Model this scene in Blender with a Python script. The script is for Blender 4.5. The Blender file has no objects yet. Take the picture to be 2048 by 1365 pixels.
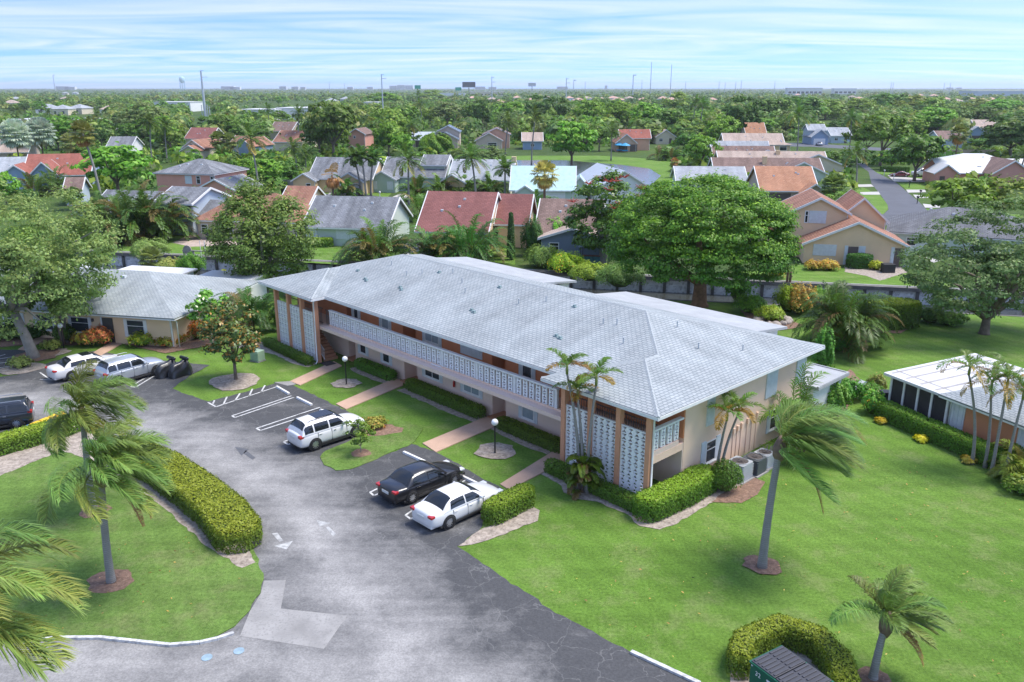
import bpy, math, random
import numpy as np
from mathutils import Vector, Matrix
PI = math.pi
R = math.radians
scene = bpy.context.scene
COL = scene.collection

# ------------------------------------------------------------------ camera, sky, sun, exposure
FPX, YH, CAMH = 1660.0, 175.0, 20.0            # focal length and horizon row measured on the 2048 px photograph
PITCH = math.atan((682.5 - YH) / FPX)
cam = bpy.data.cameras.new('camera')
cam.sensor_width = 36.0
cam.lens = 36.0 * FPX / 2048.0
cam.clip_start = 0.5
cam.clip_end = 30000
camo = bpy.data.objects.new('camera', cam)
COL.objects.link(camo)
camo.location = (0, 0, CAMH)
camo.rotation_euler = (PI / 2 - PITCH, 0, 0)
scene.camera = camo

SUN_EL, SUN_AZ = R(62), R(82)                  # azimuth clockwise from +Y
wd = bpy.data.worlds.new('World')
scene.world = wd
wd.use_nodes = True
nt = wd.node_tree
nt.nodes.clear()
out = nt.nodes.new('ShaderNodeOutputWorld')
bg = nt.nodes.new('ShaderNodeBackground')
sky = nt.nodes.new('ShaderNodeTexSky')
sky.sky_type = 'NISHITA'
sky.sun_disc = False
sky.sun_elevation = SUN_EL
sky.sun_rotation = SUN_AZ
sky.altitude = 0
sky.air_density = 1.0
sky.dust_density = 0.3
sky.ozone_density = 5.0
bg.inputs['Strength'].default_value = 0.15
tc = nt.nodes.new('ShaderNodeTexCoord')
sep = nt.nodes.new('ShaderNodeSeparateXYZ')
nt.links.new(tc.outputs['Generated'], sep.inputs[0])
def wmath(op, a, b):
    n = nt.nodes.new('ShaderNodeMath'); n.operation = op
    for i, q in enumerate((a, b)):
        if q is None: continue
        if isinstance(q, (int, float)): n.inputs[i].default_value = q
        else: nt.links.new(q, n.inputs[i])
    return n.outputs[0]
szn = nt.nodes.new('ShaderNodeCombineXYZ'); nt.links.new(sep.outputs[0], szn.inputs[0]); nt.links.new(sep.outputs[1], szn.inputs[1])
nt.links.new(wmath('ADD', wmath('MULTIPLY', sep.outputs[2], 2.2), 0.2), szn.inputs[2])
snn = nt.nodes.new('ShaderNodeVectorMath'); snn.operation = 'NORMALIZE'; nt.links.new(szn.outputs[0], snn.inputs[0]); nt.links.new(snn.outputs[0], sky.inputs['Vector'])
zz = wmath('ADD', wmath('MAXIMUM', sep.outputs[2], 0.0), 0.045)
cmb = nt.nodes.new('ShaderNodeCombineXYZ')
nt.links.new(wmath('DIVIDE', sep.outputs[0], zz), cmb.inputs[0])
nt.links.new(wmath('DIVIDE', sep.outputs[1], zz), cmb.inputs[1])
mp = nt.nodes.new('ShaderNodeMapping')
mp.inputs['Rotation'].default_value = (0, 0, R(20))
mp.inputs['Scale'].default_value = (0.34, 0.8, 1)
nt.links.new(cmb.outputs[0], mp.inputs[0])
cn = nt.nodes.new('ShaderNodeTexNoise')
cn.inputs['Scale'].default_value = 0.75
cn.inputs['Detail'].default_value = 9
cn.inputs['Roughness'].default_value = 0.5
cn.inputs['Distortion'].default_value = 1.9
nt.links.new(mp.outputs[0], cn.inputs['Vector'])
cr = nt.nodes.new('ShaderNodeValToRGB')
cr.color_ramp.elements[0].position = 0.33
cr.color_ramp.elements[1].position = 0.74
cr.color_ramp.elements[0].color = (0, 0, 0, 1)
cr.color_ramp.elements[1].color = (.6, .6, .6, 1)
nt.links.new(cn.outputs['Fac'], cr.inputs[0])
cmix = nt.nodes.new('ShaderNodeMixRGB')
cmix.inputs[2].default_value = (2.45, 2.42, 2.38, 1)
nt.links.new(cr.outputs[0], cmix.inputs[0])
stn = nt.nodes.new('ShaderNodeMixRGB'); stn.blend_type = 'MULTIPLY'; stn.inputs[0].default_value = 1; stn.inputs[2].default_value = (.50, .555, .66, 1)
nt.links.new(sky.outputs[0], stn.inputs[1]); nt.links.new(stn.outputs[0], cmix.inputs[1])
nt.links.new(cmix.outputs[0], bg.inputs[0])
nt.links.new(bg.outputs[0], out.inputs[0])

sl = bpy.data.lights.new('sun', 'SUN')
sl.energy = 1.55
sl.angle = R(26)
sl.color = (1, .94, .85)
so = bpy.data.objects.new('sun', sl)
COL.objects.link(so)
sd = Vector((math.sin(SUN_AZ) * math.cos(SUN_EL), math.cos(SUN_AZ) * math.cos(SUN_EL), math.sin(SUN_EL)))
so.rotation_euler = sd.to_track_quat('Z', 'Y').to_euler()
so.location = (0, 0, 60)

vs = scene.view_settings
vs.view_transform = 'Standard'
vs.look = 'None'
vs.gamma = 1
vs.use_curve_mapping = False
vs.exposure = 1.74
scene.render.engine = 'CYCLES'
cy = scene.cycles
cy.use_denoising = True
cy.denoiser = 'OPENIMAGEDENOISE'
cy.max_bounces = 5
cy.diffuse_bounces = 3
cy.glossy_bounces = 2
cy.transmission_bounces = 3
cy.volume_bounces = 0
cy.caustics_reflective = False
cy.caustics_refractive = False
scene.render.film_transparent = False

# ------------------------------------------------------------------ photograph pixel -> point on the ground plane (or at height z)
_c, _s = math.cos(PITCH), math.sin(PITCH)
def G(px, py, z=0.0):
    x = (px - 1024) / FPX; y = -(py - 682.5) / FPX
    d = (x, _c + _s * y, -_s + _c * y)
    t = (z - CAMH) / d[2]
    return (d[0] * t, d[1] * t)
def PX(X, Y, Z):
    dz = Z - CAMH
    fw = _c * Y - _s * dz; up = _s * Y + _c * dz
    return (1024 + FPX * X / fw, 682.5 - FPX * up / fw)
def pxm(y):                                     # pixels per metre for things standing at ground row y
    g = G(1024, y)[1]
    return FPX / (_c * g + _s * CAMH)

# ------------------------------------------------------------------ materials
MATS = {}
def new_mat(name):
    m = bpy.data.materials.new(name); m.use_nodes = True
    t = m.node_tree; t.nodes.clear()
    o = t.nodes.new('ShaderNodeOutputMaterial')
    return m, t, o
def nd(t, kind, **kw):
    n = t.nodes.new(kind)
    for k, v in kw.items():
        if k in n.inputs: n.inputs[k].default_value = v
        else: setattr(n, k, v)
    return n
def c4(c): return (c[0], c[1], c[2], 1)
def noise_mix(t, ca, cb, scale, detail=4, lo=.35, hi=.65, vec=None, rough=.55):
    n = nd(t, 'ShaderNodeTexNoise'); n.inputs['Scale'].default_value = scale; n.inputs['Detail'].default_value = detail
    n.inputs['Roughness'].default_value = rough
    if vec is not None: t.links.new(vec, n.inputs['Vector'])
    r = nd(t, 'ShaderNodeMapRange'); r.inputs[1].default_value = lo; r.inputs[2].default_value = hi
    t.links.new(n.outputs['Fac'], r.inputs[0])
    m = nd(t, 'ShaderNodeMixRGB')
    for i, c in ((1, ca), (2, cb)):
        if isinstance(c, tuple): m.inputs[i].default_value = c4(c)
        else: t.links.new(c, m.inputs[i])
    t.links.new(r.outputs[0], m.inputs[0])
    return m.outputs[0]
def pos(t):
    return nd(t, 'ShaderNodeNewGeometry').outputs['Position']
def objc(t):
    return nd(t, 'ShaderNodeTexCoord').outputs['Object']
def mat(name, c, rough=.7, var=.12, scale=3.0, bump=0.0, bscale=40.0, metal=0.0, spec=.5, fine=None, coat=0.0):
    """painted or plain surface: base colour with a little blotchy variation and fine relief"""
    if name in MATS: return MATS[name]
    m, t, o = new_mat(name)
    p = nd(t, 'ShaderNodeBsdfPrincipled')
    p.inputs['Roughness'].default_value = rough; p.inputs['Metallic'].default_value = metal
    p.inputs['Specular IOR Level'].default_value = spec
    if coat: p.inputs['Coat Weight'].default_value = coat; p.inputs['Coat Roughness'].default_value = .05
    v = objc(t)
    if var:
        col = noise_mix(t, tuple(x * (1 - var) for x in c), tuple(min(1, x * (1 + var)) for x in c), scale, 5, .3, .7, v)
        if fine: col = noise_mix(t, col, fine, bscale * .5, 3, .5, .75, v)
        t.links.new(col, p.inputs['Base Color'])
    else: p.inputs['Base Color'].default_value = c4(c)
    if bump:
        n = nd(t, 'ShaderNodeTexNoise'); n.inputs['Scale'].default_value = bscale; n.inputs['Detail'].default_value = 3
        t.links.new(v, n.inputs['Vector'])
        b = nd(t, 'ShaderNodeBump'); b.inputs['Strength'].default_value = bump; b.inputs['Distance'].default_value = .02
        t.links.new(n.outputs['Fac'], b.inputs['Height']); t.links.new(b.outputs[0], p.inputs['Normal'])
    t.links.new(p.outputs[0], o.inputs[0])
    MATS[name] = m
    return m
def emat_glass(name, c=(.02, .025, .03), rough=.06):
    return mat(name, c, rough, 0, spec=.8)
def shingle(name, c, c2, mortar, w=.34, h=.2, streak=.15):
    """asphalt shingle courses laid out in metres on the roof's UV map"""
    if name in MATS: return MATS[name]
    m, t, o = new_mat(name)
    uv = nd(t, 'ShaderNodeUVMap').outputs[0]
    b = nd(t, 'ShaderNodeTexBrick'); b.offset = .5; b.squash = 1
    b.inputs['Color1'].default_value = c4(c); b.inputs['Color2'].default_value = c4(c2); b.inputs['Mortar'].default_value = c4(mortar)
    b.inputs['Scale'].default_value = 1; b.inputs['Mortar Size'].default_value = .028; b.inputs['Mortar Smooth'].default_value = .35
    b.inputs['Brick Width'].default_value = w; b.inputs['Row Height'].default_value = h; b.inputs['Bias'].default_value = -.1
    t.links.new(uv, b.inputs['Vector'])
    mpn = nd(t, 'ShaderNodeMapping'); mpn.inputs['Scale'].default_value = (.9, .12, 1); t.links.new(uv, mpn.inputs[0])
    dark = nd(t, 'ShaderNodeMixRGB', blend_type='MULTIPLY'); dark.inputs[0].default_value = 1
    sr = noise_mix(t, (1 - streak * 1.6,) * 3, (1 + streak * .5,) * 3, .8, 6, .3, .62, mpn.outputs[0])
    t.links.new(b.outputs['Color'], dark.inputs[1]); t.links.new(sr, dark.inputs[2])
    d2 = nd(t, 'ShaderNodeMixRGB', blend_type='MULTIPLY'); d2.inputs[0].default_value = 1
    t.links.new(dark.outputs[0], d2.inputs[1]); t.links.new(noise_mix(t, (.86,) * 3, (1.1,) * 3, .35, 3, .3, .7, uv), d2.inputs[2])
    p = nd(t, 'ShaderNodeBsdfPrincipled'); p.inputs['Roughness'].default_value = .85; p.inputs['Specular IOR Level'].default_value = .25
    t.links.new(d2.outputs[0], p.inputs['Base Color'])
    bu = nd(t, 'ShaderNodeBump'); bu.inputs['Strength'].default_value = .6; bu.inputs['Distance'].default_value = .03; bu.invert = True
    t.links.new(b.outputs['Fac'], bu.inputs['Height']); t.links.new(bu.outputs[0], p.inputs['Normal'])
    t.links.new(p.outputs[0], o.inputs[0]); MATS[name] = m
    return m
def leaf_mat(name, tint=(1, 1, 1), trans=.28, rough=.5, rnd=.16):
    """leaf: colour of each leaf from its colour attribute, small shift per plant, some light passing through"""
    if name in MATS: return MATS[name]
    m, t, o = new_mat(name)
    a = nd(t, 'ShaderNodeAttribute'); a.attribute_name = 'col'
    oi = nd(t, 'ShaderNodeObjectInfo')
    hs = nd(t, 'ShaderNodeHueSaturation')
    r1 = nd(t, 'ShaderNodeMapRange'); r1.inputs[3].default_value = .5 - rnd * .12; r1.inputs[4].default_value = .5 + rnd * .12
    r2 = nd(t, 'ShaderNodeMapRange'); r2.inputs[3].default_value = 1 - rnd; r2.inputs[4].default_value = 1 + rnd
    t.links.new(oi.outputs['Random'], r1.inputs[0]); t.links.new(oi.outputs['Random'], r2.inputs[0])
    t.links.new(r1.outputs[0], hs.inputs['Hue']); t.links.new(r2.outputs[0], hs.inputs['Value'])
    tm = nd(t, 'ShaderNodeMixRGB', blend_type='MULTIPLY'); tm.inputs[0].default_value = 1; tm.inputs[2].default_value = c4(tint)
    t.links.new(a.outputs['Color'], tm.inputs[1]); t.links.new(tm.outputs[0], hs.inputs['Color'])
    p = nd(t, 'ShaderNodeBsdfPrincipled'); p.inputs['Roughness'].default_value = rough; p.inputs['Specular IOR Level'].default_value = .35
    tr = nd(t, 'ShaderNodeBsdfTranslucent'); mx = nd(t, 'ShaderNodeMixShader'); mx.inputs[0].default_value = trans
    t.links.new(hs.outputs[0], p.inputs['Base Color']); t.links.new(hs.outputs[0], tr.inputs['Color'])
    t.links.new(p.outputs[0], mx.inputs[1]); t.links.new(tr.outputs[0], mx.inputs[2]); t.links.new(mx.outputs[0], o.inputs[0])
    MATS[name] = m
    return m

# ------------------------------------------------------------------ mesh helpers
def tag(o, label=None, cat=None, group=None, kind=None):
    if label: o['label'] = label
    if cat: o['category'] = cat
    if group: o['group'] = group
    if kind: o['kind'] = kind
    return o
def empty(name, loc=(0, 0, 0), rz=0.0, label=None, cat=None, group=None):
    o = bpy.data.objects.new(name, None); COL.objects.link(o)
    o.empty_display_size = .3
    o.location = (loc[0], loc[1], loc[2] if len(loc) > 2 else 0); o.rotation_euler = (0, 0, rz)
    return tag(o, label, cat, group)
def link(name, me, m=None, parent=None, loc=None):
    o = bpy.data.objects.new(name, me)
    if m is not None and not me.materials: me.materials.append(m)
    COL.objects.link(o)
    if parent: o.parent = parent
    if loc: o.location = loc
    return o
def copy_tree(o, parent=None):
    c = o.copy(); COL.objects.link(c); c.parent = parent
    for ch in list(o.children): copy_tree(ch, c)
    return c
class MB:
    """collects polygons and links them as one mesh object"""
    def __init__(s): s.v = []; s.f = []; s.uv = None
    def add(s, vs, fs):
        n = len(s.v); s.v += [tuple(p) for p in vs]; s.f += [tuple(i + n for i in f) for f in fs]; return s
    def box(s, x0, x1, y0, y1, z0, z1):
        if x0 > x1: x0, x1 = x1, x0
        if y0 > y1: y0, y1 = y1, y0
        return s.add([(x0, y0, z0), (x1, y0, z0), (x1, y1, z0), (x0, y1, z0), (x0, y0, z1), (x1, y0, z1), (x1, y1, z1), (x0, y1, z1)],
                     [(3, 2, 1, 0), (4, 5, 6, 7), (0, 1, 5, 4), (1, 2, 6, 5), (2, 3, 7, 6), (3, 0, 4, 7)])
    def prism(s, poly, z0, z1):
        n = len(poly)
        a = sum(poly[i][0] * poly[(i + 1) % n][1] - poly[(i + 1) % n][0] * poly[i][1] for i in range(n))
        if a < 0: poly = poly[::-1]
        vs = [(p[0], p[1], z0) for p in poly] + [(p[0], p[1], z1) for p in poly]
        fs = [tuple(range(n))[::-1], tuple(range(n, 2 * n))] + [(i, (i + 1) % n, n + (i + 1) % n, n + i) for i in range(n)]
        return s.add(vs, fs)
    def xprism(s, poly, x0, x1):                 # polygon in (y, z) swept along x
        n = len(poly)
        vs = [(x0, p[0], p[1]) for p in poly] + [(x1, p[0], p[1]) for p in poly]
        return s.add(vs, [tuple(range(n))[::-1], tuple(range(n, 2 * n))] + [(i, (i + 1) % n, n + (i + 1) % n, n + i) for i in range(n)])
    def yprism(s, poly, y0, y1):                 # polygon in (x, z) swept along y
        n = len(poly)
        vs = [(p[0], y0, p[1]) for p in poly] + [(p[0], y1, p[1]) for p in poly]
        return s.add(vs, [tuple(range(n)), tuple(range(n, 2 * n))[::-1]] + [(i, n + i, n + (i + 1) % n, (i + 1) % n) for i in range(n)])
    def tube(s, pts, rad, n=8, cap=True):
        pts = [Vector(p) for p in pts]; k = len(pts)
        if not hasattr(rad, '__len__'): rad = [rad] * k
        base = len(s.v); prev = None
        for i, p in enumerate(pts):
            d = (pts[min(i + 1, k - 1)] - pts[max(i - 1, 0)])
            d = d.normalized() if d.length > 1e-9 else Vector((0, 0, 1))
            ref = prev if prev else (Vector((1, 0, 0)) if abs(d.x) < .9 else Vector((0, 1, 0)))
            x = (ref - d * ref.dot(d)).normalized(); y = d.cross(x); prev = x
            for j in range(n):
                q = p + (x * math.cos(2 * PI * j / n) + y * math.sin(2 * PI * j / n)) * rad[i]
                s.v.append(tuple(q))
        for i in range(k - 1):
            for j in range(n):
                a = base + i * n + j; b = base + i * n + (j + 1) % n
                s.f.append((a, b, b + n, a + n))
        if cap:
            s.f.append(tuple(base + j for j in range(n))[::-1]); s.f.append(tuple(base + (k - 1) * n + j for j in range(n)))
        return s
    def lathe(s, prof, n=16, c=(0, 0, 0), axis='z', cap=True):
        base = len(s.v)
        for r, z in prof:
            for j in range(n):
                x, y = r * math.cos(2 * PI * j / n), r * math.sin(2 * PI * j / n)
                q = (x, y, z) if axis == 'z' else (x, z, y)
                s.v.append((c[0] + q[0], c[1] + q[1], c[2] + q[2]))
        for i in range(len(prof) - 1):
            for j in range(n):
                a = base + i * n + j; b = base + i * n + (j + 1) % n
                s.f.append((a, b, b + n, a + n))
        if cap: s.f.append(tuple(base + j for j in range(n))[::-1]); s.f.append(tuple(base + (len(prof) - 1) * n + j for j in range(n)))
        return s
    def mesh(s, name='m', smooth=False):
        me = bpy.data.meshes.new(name); me.from_pydata(s.v, [], s.f)
        if smooth: me.polygons.foreach_set('use_smooth', [True] * len(me.polygons))
        me.update(); return me
    def build(s, name, m=None, parent=None, loc=None, smooth=False, bevel=0, bseg=2, sub=0):
        o = link(name, s.mesh(name, smooth), m, parent, loc)
        if sub:
            k = o.modifiers.new('s', 'SUBSURF'); k.levels = k.render_levels = sub
        if bevel:
            k = o.modifiers.new('b', 'BEVEL'); k.width = bevel; k.segments = bseg; k.limit_method = 'ANGLE'; k.angle_limit = R(40)
        return o
def planes(name, polys, m, parent=None, thick=0.0, udir=None):
    """roof planes with a UV map in metres: u runs level along the eave, v up the slope"""
    me = bpy.data.meshes.new(name)
    vs = []; fs = []; uvs = []
    for poly in polys:
        P_ = [Vector(p) for p in poly]
        n = Vector((0, 0, 0))
        for i in range(len(P_)):
            a, b = P_[i], P_[(i + 1) % len(P_)]
            n += Vector(((a.y - b.y) * (a.z + b.z), (a.z - b.z) * (a.x + b.x), (a.x - b.x) * (a.y + b.y)))
        n.normalize()
        if n.z < 0: P_ = P_[::-1]; n = -n
        u = Vector((0, 0, 1)).cross(n)
        u = u.normalized() if u.length > 1e-4 else Vector(udir or (1, 0, 0))
        v = n.cross(u)
        b0 = len(vs); vs += [tuple(p) for p in P_]; fs.append(tuple(range(b0, b0 + len(P_))))
        uvs += [(p.dot(u), p.dot(v)) for p in P_]
    me.from_pydata(vs, [], fs)
    ul = me.uv_layers.new(name='UVMap')
    for i, l in enumerate(me.loops): ul.data[i].uv = uvs[l.vertex_index]
    me.update()
    o = link(name, me, m, parent)
    if thick:
        k = o.modifiers.new('t', 'SOLIDIFY'); k.thickness = thick; k.offset = -1
    return o
def np_mesh(name, V, F4=None, F3=None, col=None, smooth=False):
    me = bpy.data.meshes.new(name)
    V = np.asarray(V, dtype=np.float32).reshape(-1, 3)
    me.vertices.add(len(V)); me.vertices.foreach_set('co', V.ravel())
    n4 = 0 if F4 is None else len(F4); n3 = 0 if F3 is None else len(F3)
    li = []
    if n4: li.append(np.asarray(F4, dtype=np.int32).ravel())
    if n3: li.append(np.asarray(F3, dtype=np.int32).ravel())
    li = np.concatenate(li)
    me.loops.add(len(li)); me.loops.foreach_set('vertex_index', li)
    me.polygons.add(n4 + n3)
    st = np.concatenate([np.arange(n4) * 4, n4 * 4 + np.arange(n3) * 3]).astype(np.int32)
    me.polygons.foreach_set('loop_start', st)
    me.update(calc_edges=True)
    if col is not None:
        ca = me.color_attributes.new('col', 'FLOAT_COLOR', 'POINT')
        cc = np.ones((len(V), 4), dtype=np.float32); cc[:, :3] = col
        ca.data.foreach_set('color', cc.ravel())
    if smooth: me.polygons.foreach_set('use_smooth', np.ones(n4 + n3, dtype=bool))
    return me

# ------------------------------------------------------------------ plants
def leaves(C, N, size, cols, rng, aspect=.55, fold=0):
    """one rhombic leaf (or sprig of leaves) per point: centre C, facing N"""
    n = len(C)
    N = N / (np.linalg.norm(N, axis=1, keepdims=True) + 1e-9)
    T = rng.normal(size=(n, 3)); T -= N * (T * N).sum(1, keepdims=True); T /= np.linalg.norm(T, axis=1, keepdims=True) + 1e-9
    B = np.cross(N, T)
    size = np.broadcast_to(size, (n,))[:, None]
    V = np.stack([C - T * size, C + B * size * aspect + N * size * .12, C + T * size, C - B * size * aspect + N * size * .12], 1)
    return V.reshape(-1, 3), np.arange(n * 4).reshape(-1, 4), np.repeat(cols, 4, 0)
def leaf_cols(n, base, rng, jit=.18, alt=None, altp=0.0):
    base = np.asarray(base)
    c = base[None, :] * (1 + rng.normal(size=(n, 1)) * jit) * (1 + rng.normal(size=(n, 3)) * jit * .25)
    if alt is not None and altp > 0:
        k = rng.random(n) < altp
        c[k] = np.asarray(alt)[None, :] * (1 + rng.normal(size=(k.sum(), 1)) * jit)
    return np.clip(c, .004, .9)
def crown(seed, rad, cz, nclump, per, ls, base, tip=None, alt=None, altp=0, flat=.0, clump=.3, bottom=-.55, jit=.2, lob=.12):
    """crown: clumps spread through a rough ellipsoid, each clump a cloud of leaves, its upper ones coloured lighter as if sunlit"""
    rng = np.random.default_rng(seed)
    rad = np.asarray(rad, float)
    cs = []
    while len(cs) < nclump:
        p = rng.normal(size=3); p /= np.linalg.norm(p)
        p *= rng.random() ** (1 / 3.0) * .25 + .66 if rng.random() < .8 else rng.random() * .6
        if p[2] < bottom: continue
        p *= 1 + lob * math.sin(3 * math.atan2(p[1], p[0]) + seed) + lob * .6 * math.sin(5 * p[2] + seed)
        cs.append(p)
    cs = np.array(cs)
    V = []; NN = []; CC = []
    for c in cs:
        k = int(per * (.6 + .8 * rng.random()))
        r = clump * (.65 + .7 * rng.random())
        d = rng.normal(size=(k, 3)); d /= np.linalg.norm(d, axis=1, keepdims=True)
        d[:, 2] = np.abs(d[:, 2]) * (rng.random(k) < .78) + d[:, 2] * (rng.random(k) >= .78)
        q = c + d * r * (rng.random((k, 1)) ** .4) * np.array([1, 1, .7])
        V.append(q); NN.append(d + c * .5 + np.array([0, 0, .5]) + rng.normal(size=(k, 3)) * .45)
        cb = np.asarray(base) * (.82 + .36 * rng.random())
        cl = leaf_cols(k, cb, rng, jit, alt, altp)
        if tip is not None:  # sunlit highlights put into the colour of upward-facing leaves
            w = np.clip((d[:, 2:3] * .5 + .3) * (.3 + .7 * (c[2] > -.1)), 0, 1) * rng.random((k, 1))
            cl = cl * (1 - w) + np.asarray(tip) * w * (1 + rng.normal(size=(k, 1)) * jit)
        CC.append(cl)
    C = np.concatenate(V) * rad; N = np.concatenate(NN); CC = np.clip(np.concatenate(CC), .004, .9)
    C[:, 2] += cz
    n = len(C)
    v, f, c = leaves(C, N, ls * (.7 + .6 * rng.random(n)), CC, rng)
    return v, f, c, cs * rad + np.array([0, 0, cz])
def trunk_mb(top, r0, limbs, seed=0, lean=(0, 0), fork=.5, wob=.15, n=8):
    rnd = random.Random(seed)
    m = MB()
    fz = top * fork
    f = Vector((lean[0], lean[1], fz))
    m.tube([(0, 0, -.2), (0, 0, .12 * fz), (lean[0] * .35, lean[1] * .35, fz * .5), tuple(f)], [r0 * 1.5, r0, r0 * .86, r0 * .74], n)
    for q in limbs:
        q = Vector(q); d = q - f
        mid = f + d * .5 + Vector((rnd.uniform(-1, 1), rnd.uniform(-1, 1), rnd.uniform(0, 1))) * wob * d.length
        m.tube([tuple(f - Vector((0, 0, r0 * .6))), tuple(f + (mid - f) * .5), tuple(mid), tuple(q)], [r0 * .55, r0 * .42, r0 * .28, r0 * .07], max(5, n - 2), cap=False)
    return m
BARK = mat('bark', (.16, .125, .095), .9, .3, 3, .6, 14)
BARKG = mat('bark_pale', (.28, .255, .22), .9, .25, 2.5, .5, 16)
BARKR = mat('bark_brown', (.2, .115, .07), .9, .3, 3, .6, 12)
LEAF = leaf_mat('leaf', (2.05, 1.95, 1.25), trans=.36)
LEAFG = leaf_mat('leaf_glossy', (1.65, 1.6, 1.15), trans=.22, rough=.36)
PALML = leaf_mat('palm_leaf', (1.75, 1.7, 1.15), trans=.34, rough=.42)
def make_tree(name, seed, rad, cz, nclump, per, ls, base, bark=BARK, r0=.25, fork=.45, lean=(0, 0), nl=7, leafm=LEAF, **kw):
    root = empty(name)
    v, f, c, cs = crown(seed, rad, cz, nclump, per, ls, base, **kw)
    link('crown', np_mesh('crown', v, f, None, c), leafm, root)
    rnd = random.Random(seed)
    pick = rnd.sample(range(len(cs)), min(nl, len(cs)))
    trunk_mb(cz, r0, [tuple(cs[i] * .96) for i in pick], seed, lean, fork).build('trunk', bark, root, smooth=True)
    return root
def frond_np(base, az, el, L, droop, wind, nl, ll, rng, col, w=.04, vshape=.35, twist=0, start=.14, limp=1.0):
    """pinnate palm frond: a curving rachis and rows of narrow leaflets that hang and blow with the wind"""
    k = 12; ds = L / k
    d = np.array([math.cos(az) * math.cos(el), math.sin(az) * math.cos(el), math.sin(el)])
    p = np.array(base, float); P_ = [p.copy()]; D = [d.copy()]
    wind = np.asarray(wind, float)
    for i in range(k):
        t = i / k
        d = d + (np.array([0, 0, -droop]) * (.5 + t) + wind * (.35 + t)) * ds
        d /= np.linalg.norm(d); p = p + d * ds; P_.append(p.copy()); D.append(d.copy())
    P_ = np.array(P_); D = np.array(D)
    ts = np.linspace(start, .995, nl)
    x = ts * k; i0 = np.minimum(x.astype(int), k - 1); fr = (x - i0)[:, None]
    pc = P_[i0] * (1 - fr) + P_[i0 + 1] * fr; dc = D[i0] * (1 - fr) + D[i0 + 1] * fr
    up = np.array([0, 0, 1.0])
    S = np.cross(dc, up); S /= np.linalg.norm(S, axis=1, keepdims=True) + 1e-6
    U = np.cross(S, dc)
    V = []; F4 = []; F3 = []; C = []
    ln = ll * (np.sin(PI * np.clip(.1 + .86 * ts, 0, 1)) ** .7 + .12)
    for sgn in (-1, 1):
        e = rng.normal(size=(nl, 3)) * .13
        d1 = dc * .75 + S * sgn * .75 + U * vshape + e + wind * .5 * limp; d1 /= np.linalg.norm(d1, axis=1, keepdims=True)
        d2 = d1 + np.array([0, 0, -.75]) * limp + wind * 1.3 * limp; d2 /= np.linalg.norm(d2, axis=1, keepdims=True)
        a = pc; b = a + d1 * ln[:, None] * .5; c = b + d2 * ln[:, None] * .55 * (1 + rng.normal(size=(nl, 1)) * .15)
        wv = np.cross(d1, U); wv /= np.linalg.norm(wv, axis=1, keepdims=True) + 1e-6
        wv = wv * w * .5
        n0 = len(V) and sum(len(q) for q in V)
        vv = np.stack([a - wv * .6, a + wv * .6, b + wv, b - wv, c], 1).reshape(-1, 3)
        idx = np.arange(nl) * 5 + n0
        F4.append(np.stack([idx, idx + 1, idx + 2, idx + 3], 1)); F3.append(np.stack([idx + 3, idx + 2, idx + 4], 1))
        V.append(vv)
        cc = leaf_cols(nl, col, rng, .16); C.append(np.repeat(cc, 5, 0))
    # rachis
    n0 = sum(len(q) for q in V)
    rv = []; rr = np.linspace(.035, .008, k + 1) * (L / 3.0)
    for i in range(k + 1):
        s_ = np.cross(D[i], up); s_ /= np.linalg.norm(s_) + 1e-6; u_ = np.cross(s_, D[i])
        for q in (s_, u_, -s_): rv.append(P_[i] + q * rr[i])
    for i in range(k):
        for j in range(3):
            a = n0 + i * 3 + j; b = n0 + i * 3 + (j + 1) % 3
            F4.append(np.array([[a, b, b + 3, a + 3]]))
    V.append(np.array(rv)); C.append(np.tile(np.array([[.16, .18, .06]]), (len(rv), 1)) if np.mean(col[1]) > col[0] else np.tile(np.array([col]) * .8, (len(rv), 1)))
    return np.concatenate(V), np.concatenate(F4), np.concatenate(F3), np.concatenate(C)
def ring_trunk(h, r0, r1, curve=(0, 0), n=10, seg=14, bulge=0):
    pts = []; rr = []
    for i in range(seg + 1):
        t = i / seg
        pts.append((curve[0] * t * t, curve[1] * t * t, h * t - .1)); rr.append((r0 * (1 - t) + r1 * t) * (1 + (.35 * math.exp(-t * 14))) * (1.03 if i % 2 else .98))
    return MB().tube(pts, rr, n)
def merge_np(parts):
    V = []; F4 = []; F3 = []; C = []; n = 0
    for v, f4, f3, c in parts:
        V.append(v); F4.append(f4 + n); C.append(c)
        if f3 is not None and len(f3): F3.append(f3 + n)
        n += len(v)
    return np.concatenate(V), np.concatenate(F4), (np.concatenate(F3) if F3 else None), np.concatenate(C)
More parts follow.
